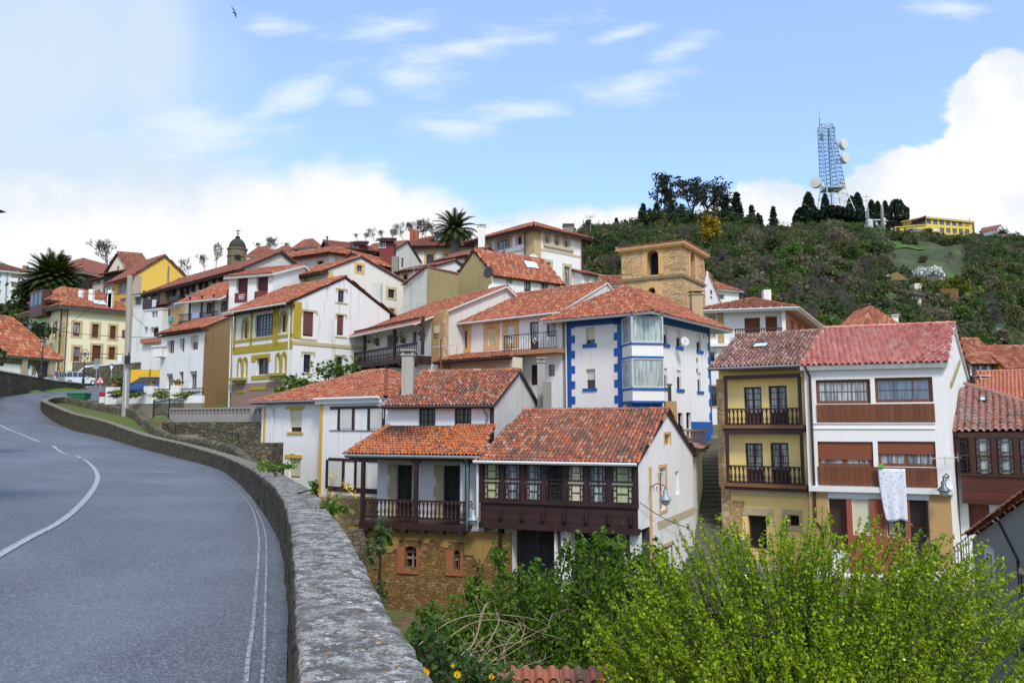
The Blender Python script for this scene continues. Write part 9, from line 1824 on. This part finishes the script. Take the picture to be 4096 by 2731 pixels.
def wall_lamp(label, F_, k, x, y, arm_x, arm_y, o, col=STEEL, s_=1.0, mount=0):
    u, z = F_.hit(*q(k, x, y), o); t = thing('wall_lamp', label, 'wall lamp', F_.pt(u, z, o)); P_ = F_.pt(u, z, o); mb = MB(); mb.lathe(P_, [(.06*s_,.34*s_),(.09*s_,.28*s_),(.10*s_,.12*s_),(.27*s_,-.06*s_),(.27*s_,-.09*s_),(.1*s_,-.09*s_)], 14); mb.lathe(P_+Vector((0,0,.34*s_)), [(.03*s_,0),(.03*s_,.12*s_),(.05*s_,.16*s_),(.02*s_,.2*s_)], 8); mb.build('lamp_hood', col, t, True); mb = MB(); mb.lathe(P_, [(.03,-.32*s_),(.15*s_,-.26*s_),(.2*s_,-.15*s_),(.2*s_,-.09*s_)], 12); mb.build('lamp_globe', glassm('globe_glass', (.35,.38,.38), .1, (.5,.52,.52)), t, True)
    mb = MB(); ua, za = F_.hit(*q(k, arm_x, arm_y), mount); A_ = F_.pt(ua, za, mount); B_ = P_+Vector((0,0,.5*s_)); mb.tube([A_, (A_+B_)/2+Vector((0,0,.12)), B_, P_+Vector((0,0,.3*s_))], .022, 5)
    for i in range(3): c_ = A_+(B_-A_)*(.2+.25*i)+Vector((0,0,-.08)); d_ = (B_-A_).normalized(); mb.tube([c_+d_*(.09*math.cos(a_))+Vector((0,0,.09*math.sin(a_))) for a_ in np.linspace(0, 5.2, 8)], .012, 3)
    mb.build('scroll_bracket', BLK, t)
wall_lamp('galvanised lantern hanging between the balcony house and the glazed gallery', FB_, 8, 928, 738, 905, 640, .5, STEEL, .95, .1); wall_lamp('wrought iron bracket lamp on the white gable wall of the gallery house', A.FR, 8, 2135, 612, 2042, 545, 1.3, STEEL, .85, .03); wall_lamp('grey bracket lamp at the right corner of the banded window house', AG.FL, 6, 820, 1075, 850, 1005, .9, plain('dark_zinc', (.14,.17,.19), .4, metal=.4), .95, 0.0)
# antennas
def antenna(label, k, x, y0, y1, Y, L=1.3, n_=7, ang=.5, col=None, mast_r=.02):
    b = PY(*q(k, x, y1), Y); tz = PY(*q(k, x, y0), Y).z; t = thing('television_antenna', label, 'antenna', b); mb = MB(); mb.tube([b, (b.x, b.y, tz)], mast_r, 5); mb.build('mast', col or STEELW, t); mb = MB(); d = Vector((math.cos(ang), -math.sin(ang)*.6, .05)).normalized(); s_ = Vector((-d.y, d.x, 0)); c_ = Vector((b.x, b.y, tz-.1)); mb.tube([c_-d*L/2, c_+d*L/2], .014, 4)
    for i in range(n_): q_ = c_-d*L/2+d*L*i/(n_-1); w_ = .16+.22*i/n_; mb.tube([q_-s_*w_+Vector((0,0,.0)), q_+s_*w_], .008, 3); mb.tube([q_-Vector((0,0,w_*.5)), q_+Vector((0,0,w_*.5))], .008, 3)
    mb.build('elements', col or STEELW, t)
for a_ in [('white antenna hanging off the corner of the yellow striped house', 7, 835, 330, 430, 38.6, 1.0, 8, 1.2), ('antenna on the white gable of the mustard villa', 2, 806, 865, 905, 58.5, 1.9, 7, .2), ('antenna on the left ridge of the tall corner house', 3, 1195, 165, 215, 92, 3.0, 6, .2), ('antenna rising over the mansion facade', 3, 490, 490, 530, 80, 2.0, 6, .3), ('antenna on the small link house roof', 3, 500, 530, 625, 79, 1.6, 5, .5), ('antenna on the corner of the tall tower house', 3, 1437, 415, 470, 86, 2.2, 6, .3), ('old antenna by the brick strip of the long balcony house', 3, 735, 1130, 1230, 50.5, 1.6, 8, .7), ('antenna on the gallery house gable wall', 8, 2075, 438, 460, 32.5, .8, 8, .0), ('antenna with an orange hub on the banded window house corner', 6, 830, 885, 945, 32.6, 1.0, 8, .2), ('antenna on the beige roof behind the palm', 11, 865, 120, 180, 126, 2.0, 4, .2)]: antenna(*a_)
for k, x, y0, y1, Y, lb in ((3, 410, 465, 525, 84, 'thin flue pipe above the link roofs'), (3, 1208, 405, 468, 80, 'thin flue pipe on the ochre gable house roof'), (2, 885, 260, 305, 95, 'tall thin flue on the long hip roof'), (3, 711, 1105, 1350, 47.5, 'rusty tall pole in front of the brick strip'), (9, 1307, 1262, 1345, 72, 'rod on the white chimney of the brick flanked house'), (4, 835, 1120, 1250, 42, 'dark stove pipe behind the gallery house ridge'), (12, 676, 360, 415, 100, 'dark thin flue in front of the yellow gable'), (13, 1043, 360, 740, 39, 'thin mast on the flank of the banded window house')):
    b = PY(*q(k, x, y1), Y); tz = PY(*q(k, x, y0), Y).z; mb = MB(); r_ = .03 if 'rod' in lb or 'mast' in lb else (.05 if 'rusty' in lb else .1); mb.tube([b, (b.x, b.y, tz)], r_, 6); mb.tube([(b.x, b.y, tz+.02), (b.x, b.y, tz+.1)], r_*1.6, 6); tag(mb.build('flue_pipe', plain('rust', (.20,.06,.03), .8) if 'rusty' in lb else GUTD, None, origin=b), lb, 'pipe')
chimney(A.th, 4, 840, 1310, 36.5, .5, .55, OCHRE, False, 1.0); ch2 = chimney(Fh.th, 3, 1498, 1290, 43.5, .42, .1, CON, True, 4.5); chimney(Ch.th, 3, 1545, 1440, 42.5, .45, .1, GREY, False, 2.5)
def dish(label, k, x, y, Y, r, ax=(.3,-1,.3), col=None): c_ = PY(*q(k, x, y), Y); t = thing('satellite_dish', label, 'satellite dish', c_); mb = MB(); a_ = Vector(ax).normalized(); mb.lathe(c_, [(r*.15,-.1*r),(r*.6,0),(r,.22*r),(r*.97,.24*r),(r*.55,.06*r)], 16, ax=a_); mb.build('reflector', col or DISH, t, True); mb = MB(); mb.tube([c_-a_*.05, c_+a_*r*.9-Vector((0,0,r*.3))], .02, 4); mb.build('feed_arm', GUTD, t)
dish('white satellite dish on the quoined corner of the tower house', 3, 1437, 465, 88.5, .6); dish('dark satellite dish at the edge of the ochre gable', 3, 1090, 568, 74.5, .6, (-.8,-1,.1), GUTD); dish('small dish beside the middle window of the blue trimmed house', 4, 938, 812, 48.8, .3); dish('white satellite dish behind the long balcony house roof', 3, 1118, 697, 62, .4)
# laundry
def cloth(label, F_, k, x0, y0, x1, y1, o, mat, nm='laundry'):
    r_ = F_.rect(k, x0, y0, x1, y1, o); mb = MB(); vs = []; fs = []; n_ = 6
    for j in range(n_+1):
        for i in range(n_+1): s_, t_ = i/n_, j/n_; vs.append(F_.pt(r_[0]+(r_[2]-r_[0])*(s_*(1-.15*t_)+.07*t_), r_[3]-(r_[3]-r_[1])*t_*(1-.08*math.sin(s_*9)), o+.05*math.sin(s_*12+t_)))
    for j in range(n_):
        for i in range(n_): a = j*(n_+1)+i; fs.append((a, a+n_+1, a+n_+2, a+1))
    mb.add(vs, fs); ob = mb.build(nm, mat, None, True, origin=F_.pt(r_[0], r_[1], o)); tag(ob, label, 'laundry'); md = ob.modifiers.new('s', 'SOLIDIFY'); md.thickness = .015
PW = plain('cloth_white', (.70,.66,.80), .9, .1)
for i, (x0, x1) in enumerate(((342, 358), (360, 376), (377, 388))): cloth(['left of three pale shirts hung from the dark wooden gallery','middle of three pale shirts hung from the dark wooden gallery','right of three pale shirts hung from the dark wooden gallery'][i], FR_, 12, x0, 628, x1, 722-i*4, 1.0, PW)
cloth('lilac white sheet hanging left below the wooden gallery', FR_, 12, 425, 842, 465, 930, .4, PW); cloth('pale shirt hanging beside the lilac white sheet', FR_, 12, 467, 835, 502, 890, .4, plain('cloth_blue', (.42,.50,.75), .9, .1)); cloth('turquoise towel hanging below the wooden gallery', FR_, 12, 550, 832, 592, 903, .4, plain('cloth_teal', (.02,.45,.52), .9, .1)); cloth('dark brown cloth on the wooden gallery rail', FR_, 12, 395, 618, 415, 655, 1.0, plain('cloth_brown', (.16,.05,.03), .9, .1))
p = AG.FL.rect(6, 445, 932, 477, 953, .3); mb = MB(); mb.fb(AG.FL, p[0], p[2], p[1], p[3], .30, .42); tag(mb.build('green_cloth', plain('lime_plastic', (.12,.45,.02), .6), None, origin=AG.FL.pt(p[0], p[1], .3)), 'lime green cloth folded over the brown band above the sheet', 'cloth')
# flower pots and hanging pots
for i, (x, y) in enumerate(((220, 1110), (367, 1090), (428, 1090), (580, 1062), (157, 1105))):
    u, z = G.FL.hit(*q(3, x, y)); c_ = G.FL.pt(u, z, .15); t = thing('hanging_pot' , ['hanging pot with green leaves left of the first balcony door','hanging pot just right of the first balcony post','hanging pot with trailing leaves left of the second balcony door','hanging pot at the right end of the long balcony wall','small terracotta ornament at the left end of the long balcony wall'][i], 'hanging pot', c_); mb = MB(); mb.lathe(c_, [(.08,-.15),(.14,.05),(.15,.08)], 8); mb.build('pot', plain('terracotta', (.35,.12,.06), .8), t)
    if i < 4: npmesh('leaves', *quads(np.array(c_)+RNG.normal(0, 1, (60, 3))*[.13,.06,.22]+[0,-.05,-.05], .11), LF_G if i else LF_Y, t)
for i, x in enumerate((870, 1165, 1375)): u, _ = FG2.hit(*q(1, x, 1250)); c_ = FG2.pt(u, zt if False else FG2.hit(*q(1, x, 1262))[1], -.22); t = thing('pillar_pot', ['flower pot on the left white pillar','flower pot on the middle white pillar','flower pot on the right white pillar'][i], 'flower pot', c_); mb = MB(); mb.lathe(c_, [(.16,0),(.24,.25),(.26,.28)], 10); mb.build('pot', plain('terracotta', (.35,.12,.06), .8), t); npmesh('leaves', *quads(np.array(c_)+RNG.normal(0, 1, (150, 3))*[.2,.15,.08]+[0,0,.34], .09), LF_O, t)
p = PY(*q(5, 715, 1470), 34.5); mb = MB(); mb.lathe((p.x, p.y, -6.4), [(.22,0),(.32,.42),(.36,.46),(.3,.46)], 12); tag(mb.build('clay_pot', plain('terracotta', (.35,.12,.06), .8), None, origin=(p.x, p.y, -6.4)), 'large clay pot on the terrace in front of the yellow house', 'pot')
p = PY(*q(1, 808, 1378), 64); mb = MB(); mb.box(p.x-.22, p.x+.22, p.y-.2, p.y+.2, p.z-.5, p.z+.35); ob = mb.build('marker_post', WFR, None, origin=(p.x, p.y, p.z-.5)); tag(ob, 'small white and red marker post right of the crossing sign', 'bollard'); mb = MB(); mb.box(p.x-.24, p.x+.24, p.y-.22, p.y+.22, p.z+.352, p.z+.7); mb.build('red_cap', plain('cap_red', (.35,.02,.02), .5), ob)
# white box house on the wall by the small white house
F9 = Face(P2(1, 1195, 66.5), P2(1, 1270, 66)); r_ = F9.rect(1, 1195, 955, 1268, 1032); mb = MB(); mb.fb(F9, r_[0], r_[2], r_[1], r_[3], -1, 0); mb.fb(F9, r_[0]-.1, r_[2]+.1, r_[3], r_[3]+.12, -1.1, .1); ob = mb.build('wall_cabinet', WHITE, HI.th)
# clearly visible small tiled shed roof at the bottom
a = PY(*q(18, 1210, 930), 11.5); b = PY(*q(18, 2420, 1020), 11.5); z0 = PY(*q(18, 1700, 870), 12.6).z; sh = thing('lower_shed', 'low shed roof of old barrel tiles just visible under the dry stems', 'shed', (a.x, a.y, -8)); e0 = Vector((a.x, 10.2, z0-.7)); e1 = Vector((b.x+.2, 10.2, z0-.7)); r0 = Vector((a.x, 12.6, z0)); r1 = Vector((b.x+.2, 12.6, z0))
tile_obj('roof', [[e0, e1, r1, r0]], T_MX, sh, pitch=.2, row=.34); mb = MB(); mb.box(a.x+.1, b.x, 10.5, 12.5, -8.4, z0-.85); mb.build('wall', RUBG, sh)
# shed wing by the stairs: wooden box on the landing
p = PY(*q(5, 118, 785), 44); mb = MB(); 
for i in range(5): mb.box(p.x-.5+i*.22, p.x-.35+i*.22, p.y, p.y+.06, p.z-.8, p.z+.35)
mb.box(p.x-.7, p.x+.8, p.y-.1, p.y+.6, p.z+.35, p.z+.48); tag(mb.build('wooden_crate', plain('pale_wood', (.42,.28,.16), .8), None, origin=(p.x, p.y, p.z-.8)), 'slatted wooden box under a grey plank at the stair top', 'crate')
# bird
c_ = PY(938, 50, 115); t = thing('gull', 'dark gull flying high in the upper left sky', 'bird', c_); mb = MB(); vs = [c_+Vector(v) for v in ((-.42,0,.05),(-.15,0,.12),(.25,0,.02),(.45,0,-.10),(.2,0,-.12),(-.2,0,-.08))]; mb.lathe(c_-Vector((.3,0,0)), [(.01,-.12),(.06,-.02),(.10,.2),(.09,.4),(.04,.6),(.01,.75)], 8, ax=(.9,.1,-.3)); mb.prism([c_+Vector(v) for v in ((-.05,-.05,.05),(.15,-.05,.03),(.0,-.5,.35),(-.25,-.95,.45),(-.15,-.5,.32))], (0,0,.02)); mb.prism([c_+Vector(v) for v in ((-.05,.05,.05),(.15,.05,.03),(.1,.5,-.25),(-.05,.95,-.55),(-.1,.5,-.25))], (0,0,.02)); mb.build('body', plain('bird_grey', (.08,.12,.13), .8), t)
